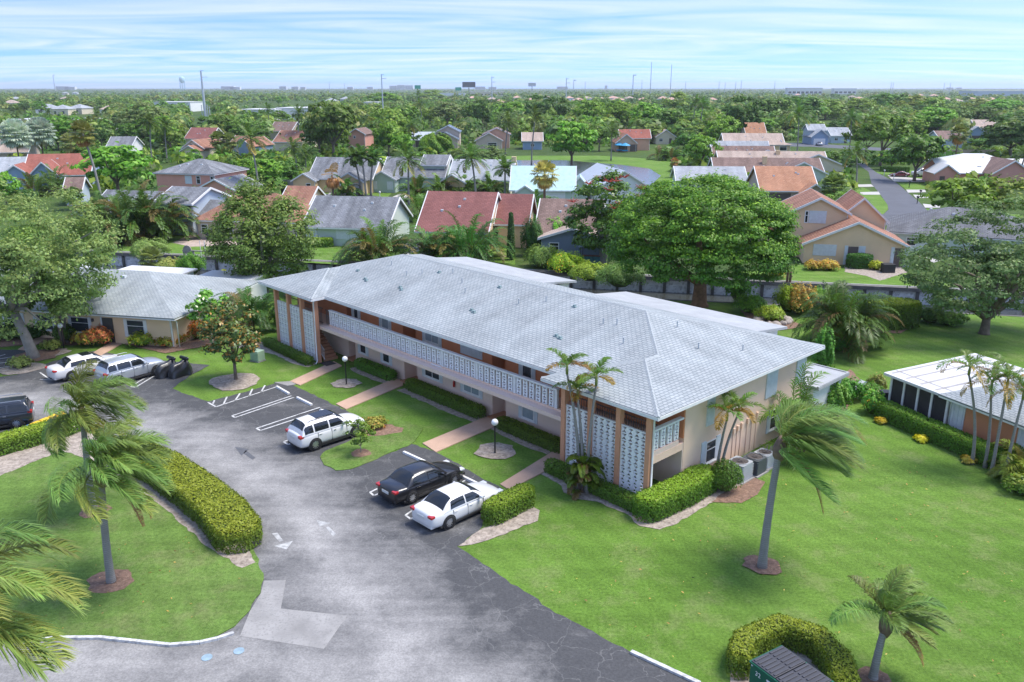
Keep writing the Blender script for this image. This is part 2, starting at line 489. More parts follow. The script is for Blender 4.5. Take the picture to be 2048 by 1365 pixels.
def fan_np(base, az, el, L, rng, col, droop=.5, nr=16, stalk=.5):
    """fan leaf: a stalk ending in a half circle of pointed segments"""
    d = np.array([math.cos(az) * math.cos(el), math.sin(az) * math.cos(el), math.sin(el)])
    base = np.asarray(base, float); hub = base + d * L * stalk + np.array([0, 0, -.05 * L])
    s_ = np.cross(d, [0, 0, 1.0]); s_ /= np.linalg.norm(s_) + 1e-6; u_ = np.cross(s_, d)
    V = []; F4 = []; F3 = []
    w = L * .05
    for i in range(nr):
        a = (i / (nr - 1) - .5) * 3.9 + rng.normal() * .05
        dd = d * math.cos(a) + s_ * math.sin(a) + u_ * .1; dd /= np.linalg.norm(dd)
        e = hub + dd * L * .38; tip = e + (dd * .3 + np.array([0, 0, -droop])) * L * .3
        sd_ = np.cross(dd, u_); sd_ /= np.linalg.norm(sd_) + 1e-6
        n0 = len(V); V += [hub, e + sd_ * w, tip, e - sd_ * w]; F4.append((n0, n0 + 1, n0 + 2, n0 + 3))
    n0 = len(V); q = s_ * L * .02
    V += [base - q, base + q, hub + q, hub - q]; F4.append((n0, n0 + 1, n0 + 2, n0 + 3))
    c = leaf_cols(nr + 1, col, rng, .15)
    return np.array(V), np.array(F4), None, np.repeat(c, 4, 0)

# ------------------------------------------------------------------ ground, canal, lot, roads, paths
def seg_dist(t, p, A, B):
    def vm(op, a, b=None):
        n = nd(t, 'ShaderNodeVectorMath', operation=op)
        for i, q in enumerate((a, b)):
            if q is None: continue
            if isinstance(q, tuple): n.inputs[i].default_value = q
            else: t.links.new(q, n.inputs[i])
        return n
    A3 = (A[0], A[1], 0); ba = (B[0] - A[0], B[1] - A[1], 0)
    pa = vm('SUBTRACT', p, A3).outputs[0]
    dt = vm('DOT_PRODUCT', pa, ba).outputs['Value']
    h = nd(t, 'ShaderNodeMath', operation='DIVIDE', use_clamp=True); t.links.new(dt, h.inputs[0]); h.inputs[1].default_value = ba[0] ** 2 + ba[1] ** 2
    sc = nd(t, 'ShaderNodeVectorMath', operation='SCALE'); sc.inputs[0].default_value = ba; t.links.new(h.outputs[0], sc.inputs['Scale'])
    df = vm('SUBTRACT', pa, sc.outputs[0]).outputs[0]
    fl = vm('MULTIPLY', df, (1, 1, 0)).outputs[0]
    return vm('LENGTH', fl).outputs['Value']
def asphalt_mat():
    m, t, o = new_mat('lot_asphalt')
    p = pos(t)
    px = [(-150, 800), (120, 806), (300, 862), (430, 905), (560, 990), (640, 1080), (720, 1200), (800, 1290), (760, 1420)]
    px2 = [(-100, 1330), (250, 1325), (520, 1330), (900, 1400)]
    ds = []
    for pl in (px, px2):
        w = [G(*q) for q in pl]
        for a, b in zip(w, w[1:]): ds.append(seg_dist(t, p, a, b))
    d = ds[0]
    for e in ds[1:]:
        n = nd(t, 'ShaderNodeMath', operation='MINIMUM'); t.links.new(d, n.inputs[0]); t.links.new(e, n.inputs[1]); d = n.outputs[0]
    r = nd(t, 'ShaderNodeMapRange'); r.inputs[1].default_value = 0; r.inputs[2].default_value = 4.6; r.inputs[3].default_value = .8; r.inputs[4].default_value = -.05
    t.links.new(d, r.inputs[0])
    n1 = nd(t, 'ShaderNodeTexNoise'); n1.inputs['Scale'].default_value = .38; n1.inputs['Detail'].default_value = 11; n1.inputs['Roughness'].default_value = .72; n1.inputs['Distortion'].default_value = .12
    t.links.new(p, n1.inputs['Vector'])
    mp2 = nd(t, 'ShaderNodeMapping'); mp2.inputs['Rotation'].default_value = (0, 0, R(48)); mp2.inputs['Scale'].default_value = (.16, 1.5, 1); t.links.new(p, mp2.inputs[0])
    n2 = nd(t, 'ShaderNodeTexNoise'); n2.inputs['Scale'].default_value = 1.0; n2.inputs['Detail'].default_value = 6; n2.inputs['Roughness'].default_value = .6; t.links.new(mp2.outputs[0], n2.inputs['Vector'])
    av = nd(t, 'ShaderNodeMixRGB'); av.inputs[0].default_value = .26; t.links.new(n1.outputs['Fac'], av.inputs[1]); t.links.new(n2.outputs['Fac'], av.inputs[2])
    a = nd(t, 'ShaderNodeMath', operation='ADD'); t.links.new(r.outputs[0], a.inputs[0])
    mm = nd(t, 'ShaderNodeMapRange'); mm.inputs[1].default_value = .28; mm.inputs[2].default_value = .74; mm.inputs[3].default_value = -.55; mm.inputs[4].default_value = .6
    t.links.new(av.outputs[0], mm.inputs[0]); t.links.new(mm.outputs[0], a.inputs[1]); a.use_clamp = True
    mix = nd(t, 'ShaderNodeMixRGB'); mix.inputs[1].default_value = c4((.074, .075, .077)); mix.inputs[2].default_value = c4((.335, .325, .31))
    t.links.new(a.outputs[0], mix.inputs[0])
    # streaks left by tyres along the lane, and fine stone grain
    gr = nd(t, 'ShaderNodeMixRGB', blend_type='MULTIPLY'); gr.inputs[0].default_value = 1
    t.links.new(mix.outputs[0], gr.inputs[1]); t.links.new(noise_mix(t, (.78,) * 3, (1.22,) * 3, 14, 4, .3, .7, p), gr.inputs[2])
    vo = nd(t, 'ShaderNodeTexVoronoi', feature='DISTANCE_TO_EDGE'); vo.inputs['Scale'].default_value = .55
    wn = nd(t, 'ShaderNodeTexNoise'); wn.inputs['Scale'].default_value = 1.2; wn.inputs['Detail'].default_value = 5; t.links.new(p, wn.inputs['Vector'])
    wa = nd(t, 'ShaderNodeVectorMath', operation='ADD'); t.links.new(p, wa.inputs[0]); t.links.new(wn.outputs['Color'], wa.inputs[1]); t.links.new(wa.outputs[0], vo.inputs['Vector'])
    ck = nd(t, 'ShaderNodeMapRange'); ck.inputs[1].default_value = .002; ck.inputs[2].default_value = .011; ck.inputs[3].default_value = .28; ck.inputs[4].default_value = 0
    t.links.new(vo.outputs['Distance'], ck.inputs[0])
    cm = nd(t, 'ShaderNodeMixRGB'); cm.inputs[2].default_value = c4((.3, .295, .28)); t.links.new(ck.outputs[0], cm.inputs[0]); t.links.new(gr.outputs[0], cm.inputs[1])
    b = nd(t, 'ShaderNodeBsdfPrincipled'); b.inputs['Roughness'].default_value = .86; b.inputs['Specular IOR Level'].default_value = .3
    t.links.new(cm.outputs[0], b.inputs['Base Color'])
    bn = nd(t, 'ShaderNodeTexNoise'); bn.inputs['Scale'].default_value = 30; t.links.new(p, bn.inputs['Vector'])
    bu = nd(t, 'ShaderNodeBump'); bu.inputs['Strength'].default_value = .35; bu.inputs['Distance'].default_value = .01; t.links.new(bn.outputs['Fac'], bu.inputs['Height']); t.links.new(bu.outputs[0], b.inputs['Normal'])
    t.links.new(b.outputs[0], o.inputs[0]); return m
def lawn_mat(name, ca, cb, dry, far=False):
    m, t, o = new_mat(name)
    p = pos(t)
    c = noise_mix(t, ca, cb, .12 if not far else .02, 4, .32, .68, p)
    mpn = nd(t, 'ShaderNodeMapping'); mpn.inputs['Rotation'].default_value = (0, 0, R(38)); mpn.inputs['Scale'].default_value = (.10, .9, 1); t.links.new(p, mpn.inputs[0])
    st = nd(t, 'ShaderNodeMixRGB', blend_type='MULTIPLY'); st.inputs[0].default_value = 1
    t.links.new(c, st.inputs[1]); t.links.new(noise_mix(t, (.9,) * 3, (1.1,) * 3, .9, 2, .38, .62, mpn.outputs[0]), st.inputs[2])
    wv = nd(t, 'ShaderNodeTexWave'); wv.inputs['Scale'].default_value = .28; wv.inputs['Distortion'].default_value = 2.2; wv.inputs['Detail'].default_value = 1; wv.inputs['Detail Scale'].default_value = .3
    mw_ = nd(t, 'ShaderNodeMapping'); mw_.inputs['Rotation'].default_value = (0, 0, R(-32)); t.links.new(p, mw_.inputs[0]); t.links.new(mw_.outputs[0], wv.inputs['Vector'])
    wr_ = nd(t, 'ShaderNodeMapRange'); wr_.inputs[3].default_value = .94; wr_.inputs[4].default_value = 1.06; t.links.new(wv.outputs['Fac'], wr_.inputs[0])
    s2 = nd(t, 'ShaderNodeVectorMath', operation='SCALE'); t.links.new(st.outputs[0], s2.inputs[0]); t.links.new(wr_.outputs[0], s2.inputs['Scale'])
    c2 = noise_mix(t, s2.outputs[0], dry, .45, 6, .50, .80, p, .7)
    f = nd(t, 'ShaderNodeMixRGB', blend_type='MULTIPLY'); f.inputs[0].default_value = 1
    t.links.new(c2, f.inputs[1]); t.links.new(noise_mix(t, (.55, .6, .5), (1.42, 1.36, 1.4), 7, 7, .3, .7, p, .75), f.inputs[2])
    b = nd(t, 'ShaderNodeBsdfPrincipled'); b.inputs['Roughness'].default_value = .9; b.inputs['Specular IOR Level'].default_value = .15
    t.links.new(f.outputs[0], b.inputs['Base Color'])
    bn = nd(t, 'ShaderNodeTexNoise'); bn.inputs['Scale'].default_value = 16; bn.inputs['Detail'].default_value = 5; bn.inputs['Roughness'].default_value = .7; t.links.new(p, bn.inputs['Vector'])
    bu = nd(t, 'ShaderNodeBump'); bu.inputs['Strength'].default_value = .9; bu.inputs['Distance'].default_value = .06; t.links.new(bn.outputs['Fac'], bu.inputs['Height']); t.links.new(bu.outputs[0], b.inputs['Normal'])
    t.links.new(b.outputs[0], o.inputs[0]); MATS[name] = m; return m
LAWN = lawn_mat('lawn', (.10, .195, .027), (.14, .245, .042), (.225, .265, .10))
LAWN2 = lawn_mat('island_lawn', (.10, .182, .034), (.138, .225, .052), (.205, .225, .095))
FARG = lawn_mat('far_ground', (.04, .075, .018), (.075, .13, .026), (.12, .14, .05), True)
ASPH = asphalt_mat()
ROAD = mat('road_asphalt', (.10, .105, .12), .85, .12, .3, .3, 20)
CONC = mat('concrete', (.30, .29, .275), .85, .2, .9, .3, 20, fine=(.22, .215, .205))
CONCP = mat('driveway_concrete', (.46, .44, .41), .85, .1, .6)
WALK = mat('salmon_walk', (.50, .335, .24), .85, .10, 1.2, .25, 25)
PAINTW = mat('road_paint', (.56, .56, .54), .7, .25, 6, fine=(.25, .25, .25), bscale=9)
PAINTF = mat('worn_arrow_paint', (.42, .42, .405), .75, .3, 5, fine=(.2, .2, .2), bscale=7)
PAINTD = mat('old_dark_paint', (.10, .104, .112), .8, .15, 6)
SAND = mat('sandy_bed', (.36, .305, .25), .95, .35, 3.5, .8, 16, fine=(.17, .13, .10))
MULCH = mat('bark_mulch', (.20, .12, .082), .95, .35, 5, .8, 18, fine=(.32, .21, .14))
ROUGH_EDGE = [LAWN, LAWN2, SAND, MULCH, ASPH]
def sheet(name, poly, z, m, kind='structure', z0=None, parent=None):
    b = MB()
    if m in ROUGH_EDGE:
        rj = random.Random(len(poly) * 31 + int(z * 1000)); q = []
        for i, p in enumerate(poly):
            n = poly[(i + 1) % len(poly)]; L = math.hypot(n[0] - p[0], n[1] - p[1])
            if L > 60: q.append(p); continue
            k = max(1, int(L / .35))
            for j in range(k):
                f_ = j / k; e = .07 if j else .03
                q.append((p[0] + (n[0] - p[0]) * f_ + rj.uniform(-e, e), p[1] + (n[1] - p[1]) * f_ + rj.uniform(-e, e)))
        poly = q
    if z0 is None: b.add([(p[0], p[1], z) for p in poly], [tuple(range(len(poly)))])
    else: b.prism(poly, z0, z)
    o = b.build(name, m, parent)
    if kind and not parent: o['kind'] = kind
    return o
def GP(l, z=0): return [G(x, y, z) for x, y in l]
def far_y(x): return 93.4 - .212 * x
def near_y(x): return 82.4 - .20 * x
XW = 6000
def hull_side(fn, x): return (x, fn(x))
sheet('ground', [(-700, -80), (700, -80), hull_side(near_y, 330), hull_side(near_y, -420), (-700, near_y(-420))], 0, LAWN)
sheet('far_ground', [hull_side(far_y, -420), hull_side(far_y, 330), (700, 30), (9000, 200), (12000, 14000), (-12000, 14000), (-9000, 200), (-700, 180)], 0, FARG)
mw, t_, o_ = new_mat('canal_water')
p_ = nd(t_, 'ShaderNodeBsdfPrincipled'); p_.inputs['Base Color'].default_value = (.05, .055, .05, 1); p_.inputs['Roughness'].default_value = .12
n_ = nd(t_, 'ShaderNodeTexNoise'); n_.inputs['Scale'].default_value = 1.6; n_.inputs['Detail'].default_value = 4; t_.links.new(pos(t_), n_.inputs['Vector'])
b_ = nd(t_, 'ShaderNodeBump'); b_.inputs['Strength'].default_value = .35; b_.inputs['Distance'].default_value = .08
t_.links.new(n_.outputs['Fac'], b_.inputs['Height']); t_.links.new(b_.outputs[0], p_.inputs['Normal']); t_.links.new(p_.outputs[0], o_.inputs[0])
sheet('canal_water', [(-430, near_y(-430) - 3), (340, near_y(340) - 3), (340, far_y(340) + 1), (-430, far_y(-430) + 1)], -1.75, mw)
sheet('lake_water', GP([(880, 350), (905, 326), (1010, 321), (1130, 321), (1240, 330), (1300, 338), (1322, 352), (1300, 372), (1200, 384), (1020, 378)]), .012, mw)
sheet('lake_bank', GP([(860, 330), (900, 316), (1050, 312), (1200, 312), (1300, 318), (1380, 330), (1360, 372), (1310, 392), (1290, 385), (1322, 352), (1300, 338), (1240, 330), (1130, 321), (1010, 321), (905, 326), (880, 350)]), .02, LAWN)
# seawall: stained panels between dark king piles, a dark cap, pale coping on top
SEAW = mat('seawall_panel', (.74, .75, .76), .85, .22, .9, .3, 8, fine=(.25, .25, .25))
SEAD = mat('seawall_pile', (.115, .11, .1), .9, .3, 2)
SEAC = mat('seawall_cap', (.15, .14, .125), .9, .3, 1.5)
def seawall(name, fn, x0, x1, label, side=-1, step=2.6):
    a = math.atan2(fn(1) - fn(0), 1)
    root = empty(name, (x0, fn(x0), 0), a, label, 'seawall')
    L = (x1 - x0) / math.cos(a); n = int(L / step)
    pm = MB().box(0.03, step - .03, -.12, .12, -2.4, -.22).mesh('panel'); pm.materials.append(SEAW)
    km = MB().box(-.16, .16, -.3, .02, -2.4, -.3).mesh('pile'); km.materials.append(SEAD)
    for i in range(n):
        link('panel', pm, None, root, (i * step, 0, 0)); link('pile', km, None, root, (i * step, 0, 0))
    MB().box(-.2, L + .2, -.42, .18, -.36, .02).build('cap', SEAC, root)
    MB().box(-.2, L + .2, .20, .55, -.3, .045).build('coping', CONC, root)
    return root
seawall('seawall', far_y, -95, 78, 'stained grey concrete seawall with dark piles along the far canal bank')
nb = empty('bank_wall', (-95, near_y(-95), 0), math.atan2(-.2, 1), 'low dark retaining wall along the near canal bank behind the hedges', 'retaining wall')
MB().box(0, 175, -.15, .15, -2.4, .03).build('wall_face', SEAC, nb)
# parking lot
sheet('parking_lot', GP([(1640, 1480), (1262, 1306), (1100, 1219), (1000, 1152), (915, 1094), (958, 1063), (985, 1020), (1004, 978), (870, 905), (824, 889), (780, 907), (735, 868), (722, 838), (690, 821), (579, 768), (566, 764), (500, 782), (418, 804), (371, 789), (345, 778), (380, 752), (420, 731), (379, 727), (321, 722), (245, 711), (190, 703), (161, 707), (77, 733), (32, 751), (0, 755), (-260, 775), (-420, 1000), (-700, 1500), (500, 1700)]), .03, ASPH)
sheet('side_parking_bay', GP([(-300, 706), (0, 700), (58, 702), (52, 720), (0, 742), (-300, 760)]), .03, ASPH)
isl = [(-260, 905), (0, 882), (62, 860), (128, 836), (165, 838), (215, 868), (300, 912), (400, 980), (470, 1030), (505, 1072), (508, 1105), (527, 1150), (521, 1188), (500, 1221), (470, 1255), (430, 1277), (380, 1288), (330, 1291), (200, 1278), (0, 1290), (-400, 1330)]
sheet('island_lawn', GP(isl), .075, LAWN2, z0=.0)
sheet('parking_island_lawn', GP([(824, 889), (781, 907), (742, 925), (702, 940), (671, 943), (649, 932), (640, 916), (652, 904), (690, 888), (735, 862), (724, 838), (760, 820), (845, 860)]), .06, LAWN2, z0=.0)
sheet('concrete_apron', GP([(528, 1163), (572, 1162), (562, 1219), (695, 1233), (648, 1300), (480, 1274), (500, 1224), (521, 1190)]), .036, CONC)
def strip(poly, w, z, name, m, z0=None):
    b = MB()
    for (p, q) in zip(poly, poly[1:]):
        a = Vector(p); c = Vector(q); d = (c - a).normalized(); n = Vector((-d.y, d.x)) * w / 2
        P4 = [a - n, c - n, c + n, a + n]
        if z0 is None: b.add([(v.x, v.y, z) for v in P4], [(0, 1, 2, 3)])
        else: b.prism([(v.x, v.y) for v in P4], z0, z)
    o = b.build(name, m); o['kind'] = 'structure'
    return o
LN = .036
lines = [
 [(416, 806), (432, 815), (553, 775)], [(426, 809), (429, 802)], [(447, 810), (454, 795)], [(470, 803), (480, 788)], [(498, 794), (505, 779)], [(522, 786), (530, 772)],
 [(583, 793), (464, 833), (470, 836.5), (588, 796)], [(640, 816), (513, 858), (521, 862.5), (650, 820)], [(690, 845), (567, 885), (576, 890.5), (700, 850)],
 [(842, 938), (740, 986), (748, 993), (852, 944)], [(920, 957), (811, 1032), (822, 1040), (930, 962)],
 [(80, 760), (116, 762), (210, 715)], [(80, 746), (101, 761)], [(98, 736), (116, 749)], [(121, 726), (130, 733)], [(145, 714), (151, 717)],
 [(245, 730), (190, 762), (199, 765), (254, 733)], [(319, 740.5), (261, 774.5), (271, 776), (322, 745)],
 [(-40, 725), (11, 710)], [(-40, 725), (41, 712.5)], [(-40, 733), (27, 724)], [(-40, 744), (23, 733)]]
for i, l in enumerate(lines): strip(GP(l), .11, LN, 'parking_line', PAINTW)
strip(GP([(1262, 1307), (1400, 1371)]), .16, .12, 'white_kerb', PAINTW, 0)
strip(GP([(60, 1280), (200, 1279), (340, 1294), (400, 1289), (435, 1281), (468, 1270)]), .14, .13, 'island_kerb', PAINTW, 0)
for nm, m_, polys in (('painted_arrow', PAINTF, [[(544, 1069), (555, 1067), (567, 1083.5), (559, 1085.6)], [(548, 1094), (586, 1083.5), (573, 1101)]]),
                      ('painted_arrow', PAINTF, [[(633, 1042), (662, 1048), (640, 1054.6)], [(652, 1056.6), (658, 1055), (673, 1071), (666, 1075)]]),
                      ('faded_arrow', PAINTD, [[(470, 895), (498, 900), (483, 913)], [(492, 902), (511, 917), (505, 921), (487, 908)]]),
                      ('faded_arrow', PAINTD, [[(373, 928), (381, 925), (402, 940), (394, 945)], [(386, 951), (410, 936), (414, 953)]])):
    b = MB()
    for pl in polys: b.add([(p[0], p[1], LN + .002) for p in GP(pl)], [tuple(range(len(pl)))])
    o = b.build(nm, m_); o['kind'] = 'structure'
BLUE = mat('blue_cover', (.26, .36, .42), .7, .2, 3)
for (x, y), lb in (((478, 1304), 'pale blue round valve cover in the asphalt, the one nearer the concrete apron'), ((414, 1317), 'pale blue round valve cover in the asphalt, the one farther from the apron')):
    g = G(x, y); o = MB().lathe([(.01, 0), (.2, 0), (.2, .012), (.01, .014)], 18).build('valve_cover', BLUE, None, (g[0], g[1], .035)); tag(o, lb, 'valve cover', 'valve covers in the drive')
# wheel stops
WS = mat('wheel_stop_paint', (.74, .73, .70), .7, .12, 4)
stops = [((553, 776), (579, 791), 'white concrete wheel stop beside the hatched bay'), ((594, 798), (624, 813), 'white wheel stop of the empty middle stall'),
         ((643, 823), (668, 836), 'white wheel stop half hidden behind the white SUV'), ((812, 910), (845, 925), 'white wheel stop in front of the black sedan'), ((921, 955), (952, 970), 'white wheel stop at the nose of the white sedan by the hedge')]
for p, q, lb in stops:
    a = Vector(G(*p)); c = Vector(G(*q)); mid = (a + c) / 2; d = c - a
    o = MB().xprism([(-.1, 0), (.1, 0), (.07, .14), (-.07, .14)], -.92, .92).build('wheel_stop', WS, None, (mid.x, mid.y, .03), bevel=.015)
    o.rotation_euler = (0, 0, math.atan2(d.y, d.x)); tag(o, lb, 'wheel stop', 'concrete wheel stops')
# kerb stones painted yellow and blue behind the hedge by the dark minivan
KY = mat('yellow_kerb_paint', (.78, .50, .03), .6, .15, 5); KB = mat('blue_kerb_paint', (.09, .22, .5), .6, .25, 5, fine=(.4, .45, .5), bscale=8)
kp = [(-30, 897), (8, 879), (34, 867), (62, 856), (80, 848), (98, 841), (114, 834), (130, 829)]
for i, (p, q) in enumerate(zip(kp, kp[1:])):
    a = Vector(G(*p)); c = Vector(G(*q)); mid = (a + c) / 2; d = c - a; L = d.length
    o = MB().xprism([(-.2, 0), (.2, 0), (.13, .2), (-.13, .2)], -L / 2 + .03, L / 2 - .03).build('kerb_stone', KB if i < 3 else KY, None, (mid.x, mid.y, .03), bevel=.03)
    o.rotation_euler = (0, 0, math.atan2(d.y, d.x))
    tag(o, ('blue painted kerb stone by the minivan, %s' if i < 3 else 'yellow painted kerb stone behind the hedge, %s') % (('cut by the frame edge', 'in the middle', 'touching the yellow ones')[i] if i < 3 else ('touching the blue ones', 'second from the blue ones', 'second from the palm end', 'at the palm end')[i - 3]), 'kerb stone', 'painted kerb stones')
# roads and drives of the neighbourhood
sheet('road', GP([(1700, 318), (1737, 344), (1743, 368), (1761, 390), (1775, 410), (1777, 420), (1767, 429), (1733, 437), (1740, 445), (1767, 452), (1826, 444), (1846, 433), (1854, 421), (1838, 404), (1816, 386), (1790, 364), (1752, 345), (1716, 318)]), .02, ROAD)
sheet('cul_de_sac', GP([(560, 398), (600, 391), (660, 388), (730, 390), (780, 396), (800, 402), (760, 412), (640, 415), (560, 410)]), .02, ROAD)
sheet('cross_street', GP([(1560, 286), (1620, 287), (1760, 296), (1900, 304), (1900, 309), (1760, 302), (1620, 294), (1560, 293)]), .022, ROAD)
for l in ([(654, 393), (668, 372), (700, 372), (690, 391)], [(768, 402), (800, 388), (818, 392), (800, 406)], [(1705, 370), (1742, 369), (1748, 374), (1710, 375)], [(1720, 385), (1757, 384), (1761, 390), (1722, 390)],
          [(1775, 351), (1866, 361), (1868, 365), (1788, 364)], [(1812, 380), (1850, 380), (1852, 385), (1816, 386)], [(1826, 390), (1862, 392), (1866, 396), (1832, 397)], [(1845, 408), (1880, 412), (1880, 416), (1850, 416)],
          [(1846, 428), (1900, 428), (2040, 438), (2040, 443), (1900, 436), (1850, 434)], [(1826, 441), (1858, 440), (1862, 445), (1830, 447)], [(1793, 496), (1808, 500), (1880, 522), (1868, 526), (1795, 505)]):
    sheet('driveway', GP(l), .028, CONCP)
sheet('patio', GP([(345, 486), (385, 468), (470, 474), (520, 482), (470, 492), (380, 494)]), .022, mat('patio_slabs', (.42, .33, .27), .9, .3, 1.5))
sheet('pool_deck', GP([(810, 480), (850, 478), (850, 512), (806, 512)]), .022, CONCP)
sheet('garden_gravel', GP([(1690, 530), (1790, 528), (1815, 545), (1760, 562), (1730, 552), (1690, 545)]), .022, SAND)
for l in ([(455, 410), (500, 420), (640, 470), (720, 500), (720, 532), (380, 512), (245, 504), (245, 490)], [(1480, 545), (1600, 530), (1800, 545), (1900, 570), (1900, 577), (1790, 573), (1480, 561)],
          [(960, 500), (1010, 470), (1030, 480), (1030, 530), (960, 525)], [(560, 378), (668, 372), (654, 393), (600, 390), (565, 396)], [(690, 391), (702, 372), (790, 380), (768, 402), (730, 389)], [(1640, 400), (1725, 375), (1760, 391), (1776, 410), (1776, 420), (1766, 429), (1660, 437)],
          [(1795, 366), (1860, 366), (1862, 378), (1815, 382)], [(1855, 436), (2060, 446), (2060, 470), (1860, 450)], [(1742, 346), (1800, 340), (1860, 342), (1860, 359), (1778, 350)], [(1852, 418), (1900, 418), (2060, 432), (2060, 440), (1900, 428), (1850, 426)], [(560, 375), (660, 362), (660, 384), (560, 392)]):
    sheet('neighbour_lawn', GP(l), .014, LAWN)
# walkways of the estate
for l in ([(580, 764), (600, 772), (684, 733), (668, 724)], [(672, 809), (692, 820), (806, 772), (806, 763), (790, 758)], [(845, 888), (872, 906), (1000, 850), (985, 838), (970, 836)], [(1000, 970), (1018, 981), (1128, 925), (1122, 900), (1105, 905)],
          [(170, 716), (196, 716), (252, 684), (232, 680)], [(36, 700), (54, 702), (110, 668), (95, 664)]):
    sheet('walkway', GP(l), .055, WALK, z0=0)
sheet('walkway', GP([(548, 766), (580, 764), (592, 770), (575, 773)]), .05, CONC, z0=0)
# beds of sand and bark
def disc(x, y, r, name, m, z=.045, ry=None, n=18, seed=0):
    g = G(x, y); rnd = random.Random(int(x * 7 + y))
    return sheet(name, [(g[0] + math.cos(2 * PI * i / n) * r * (1 + rnd.uniform(-.2, .2)), g[1] + math.sin(2 * PI * i / n) * (ry or r) * (1 + rnd.uniform(-.12, .12))) for i in range(n)], z, m, 'structure')
disc(693, 768, 1.0, 'sand_ring', SAND); disc(990, 903, 1.15, 'sand_ring', SAND); disc(472, 764, 1.75, 'sand_ring', SAND)
disc(222, 1165, .9, 'mulch_ring', MULCH, .085); disc(190, 1025, .7, 'mulch_ring', MULCH, .085)
disc(1524, 1132, .8, 'mulch_ring', MULCH); disc(1750, 1358, .6, 'mulch_ring', MULCH); disc(722, 908, .55, 'mulch_ring', MULCH, .066); disc(748, 862, 1.7, 'mulch_patch', MULCH, .066, .9)
disc(45, 738, 1.5, 'sand_ring', SAND); disc(105, 706, 1.2, 'sand_ring', SAND); disc(75, 712, 1.6, 'mulch_ring', MULCH, .05)
for nm, m_, *l in (('sandy_bed', SAND, 'L', [(39.6, .3), (31.7, .3), (31.5, -.6), (33, -1.0), (36, -.9), (38.2, -1.6), (40.4, -2.6), (41.2, -1.8), (40.2, -.4)]), ('sandy_bed', SAND, 'L', [(29.0, 2.9), (24.5, 2.9), (24.4, 1.5), (26, 1.25), (28, 1.3), (29.1, 1.5)]),
                  ('sandy_bed', SAND, 'L', [(22.8, 2.9), (15.0, 2.9), (14.8, 1.4), (17, 1.2), (20, 1.25), (22.9, 1.3)]), ('sandy_bed', SAND, 'L', [(13.5, 2.9), (7.6, 2.9), (7.6, 1.3), (10, 1.1), (12, 1.2), (13.5, 1.4)]),
                  ('sandy_bed', SAND, 'L', [(7.5, -.75), (5.2, -.95), (4.6, -1.4), (3.6, -1.45), (2.8, -.95), (1, -.85), (-.2, -1.3), (-1.1, -.9), (-1.35, 1), (-1.25, 3), (-1.45, 4.6), (-1.3, 6.6), (.6, 6.8), (.6, .3), (7.5, .3)]),
                  ('mulch_bed', MULCH, 'L', [(-1.2, 3.2), (-2.3, 4.2), (-2.4, 5.6), (-1.9, 7.2), (-1.3, 7.2), (-1.1, 5)]),
                  ('sandy_bed', SAND, [(915, 1094), (958, 1063), (1062, 1012), (1080, 1022), (1075, 1042), (1010, 1070), (945, 1090)]),
                  ('sandy_bed', SAND, [(1460, 1340), (1470, 1300), (1560, 1250), (1640, 1280), (1720, 1365), (1720, 1420), (1460, 1420)]),
                  ('dark_bed', MULCH, [PX_ for PX_ in [(1765, 806), (1790, 790), (2048, 915), (2048, 965), (1990, 935), (1880, 880)]]),
                  ('mulch_bed', MULCH, [(1640, 862), (1690, 830), (1720, 760), (1700, 740), (1620, 800), (1560, 870), (1600, 885)]),
                  ('mulch_bed', MULCH, [(250, 690), (262, 680), (340, 690), (440, 670), (520, 640), (480, 668), (420, 692), (330, 708)]),
                  ('mulch_bed', MULCH, [(0, 680), (90, 660), (200, 640), (236, 668), (215, 690), (140, 692), (60, 690), (0, 696)]),
                  ('mulch_bed', MULCH, [(1480, 620), (1560, 630), (1610, 655), (1560, 662), (1500, 645)]), ('mulch_bed', MULCH, [(1720, 650), (1780, 640), (1830, 655), (1800, 668), (1750, 666)])):
    _bz = globals().get('_bz', .006) + .003; sheet(nm, [(6.88 + a * -.68835 + b * .72537, 36.3 + a * .72537 + b * .68835) for a, b in l[1]] if l[0] == 'L' else GP(l[0]), _bz, m_)
hg = [(-260, 912), (0, 890), (70, 868), (140, 850), (200, 878), (300, 935), (400, 1005), (480, 1075), (512, 1128), (485, 1140), (420, 1100), (330, 1020), (250, 960), (180, 920), (120, 905), (0, 955), (-260, 985)]
sheet('hedge_bed', GP(hg), .082, SAND)

# ------------------------------------------------------------------ the two-storey apartment building; a = metres along it from the near roof corner, b = metres back
A0 = (6.88, 36.3); TH = R(133.5)
UU = (math.cos(TH), math.sin(TH)); VV = (math.sin(TH), -math.cos(TH))
def W(a, b): return (A0[0] + a * UU[0] + b * VV[0], A0[1] + a * UU[1] + b * VV[1])
BR = TH - PI                                     # local x = -a, local y = b
WHITE = mat('white_paint', (.74, .74, .73), .55, .08, 3)
OFFW = mat('white_block', (.84, .84, .83), .7, .1, 4, .2, 30)
PINKB = mat('pink_beige_stucco', (.74, .57, .475), .85, .06, .8, .25, 40)
ORANGE = mat('orange_stucco', (.60, .225, .105), .85, .07, .8, .2, 40)
PEACH = mat('peach_stucco', (.80, .575, .43), .85, .06, .7, .25, 40)
POST = mat('salmon_post', (.64, .31, .18), .8, .07, 1, .2, 30)
DOORB = mat('salmon_door', (.55, .33, .22), .6, .06, 2)
IRON = mat('dark_iron', (.10, .085, .08), .5, 0)
GLASS = emat_glass('window_glass', (.035, .045, .055), .07)
BLIND = mat('window_blind', (.30, .36, .40), .25, .1, 3, spec=.8)
SHUT = mat('shutter_metal', (.62, .66, .68), .5, .08, 3)
STEPM = mat('stair_tread', (.40, .20, .11), .8, .15, 3)
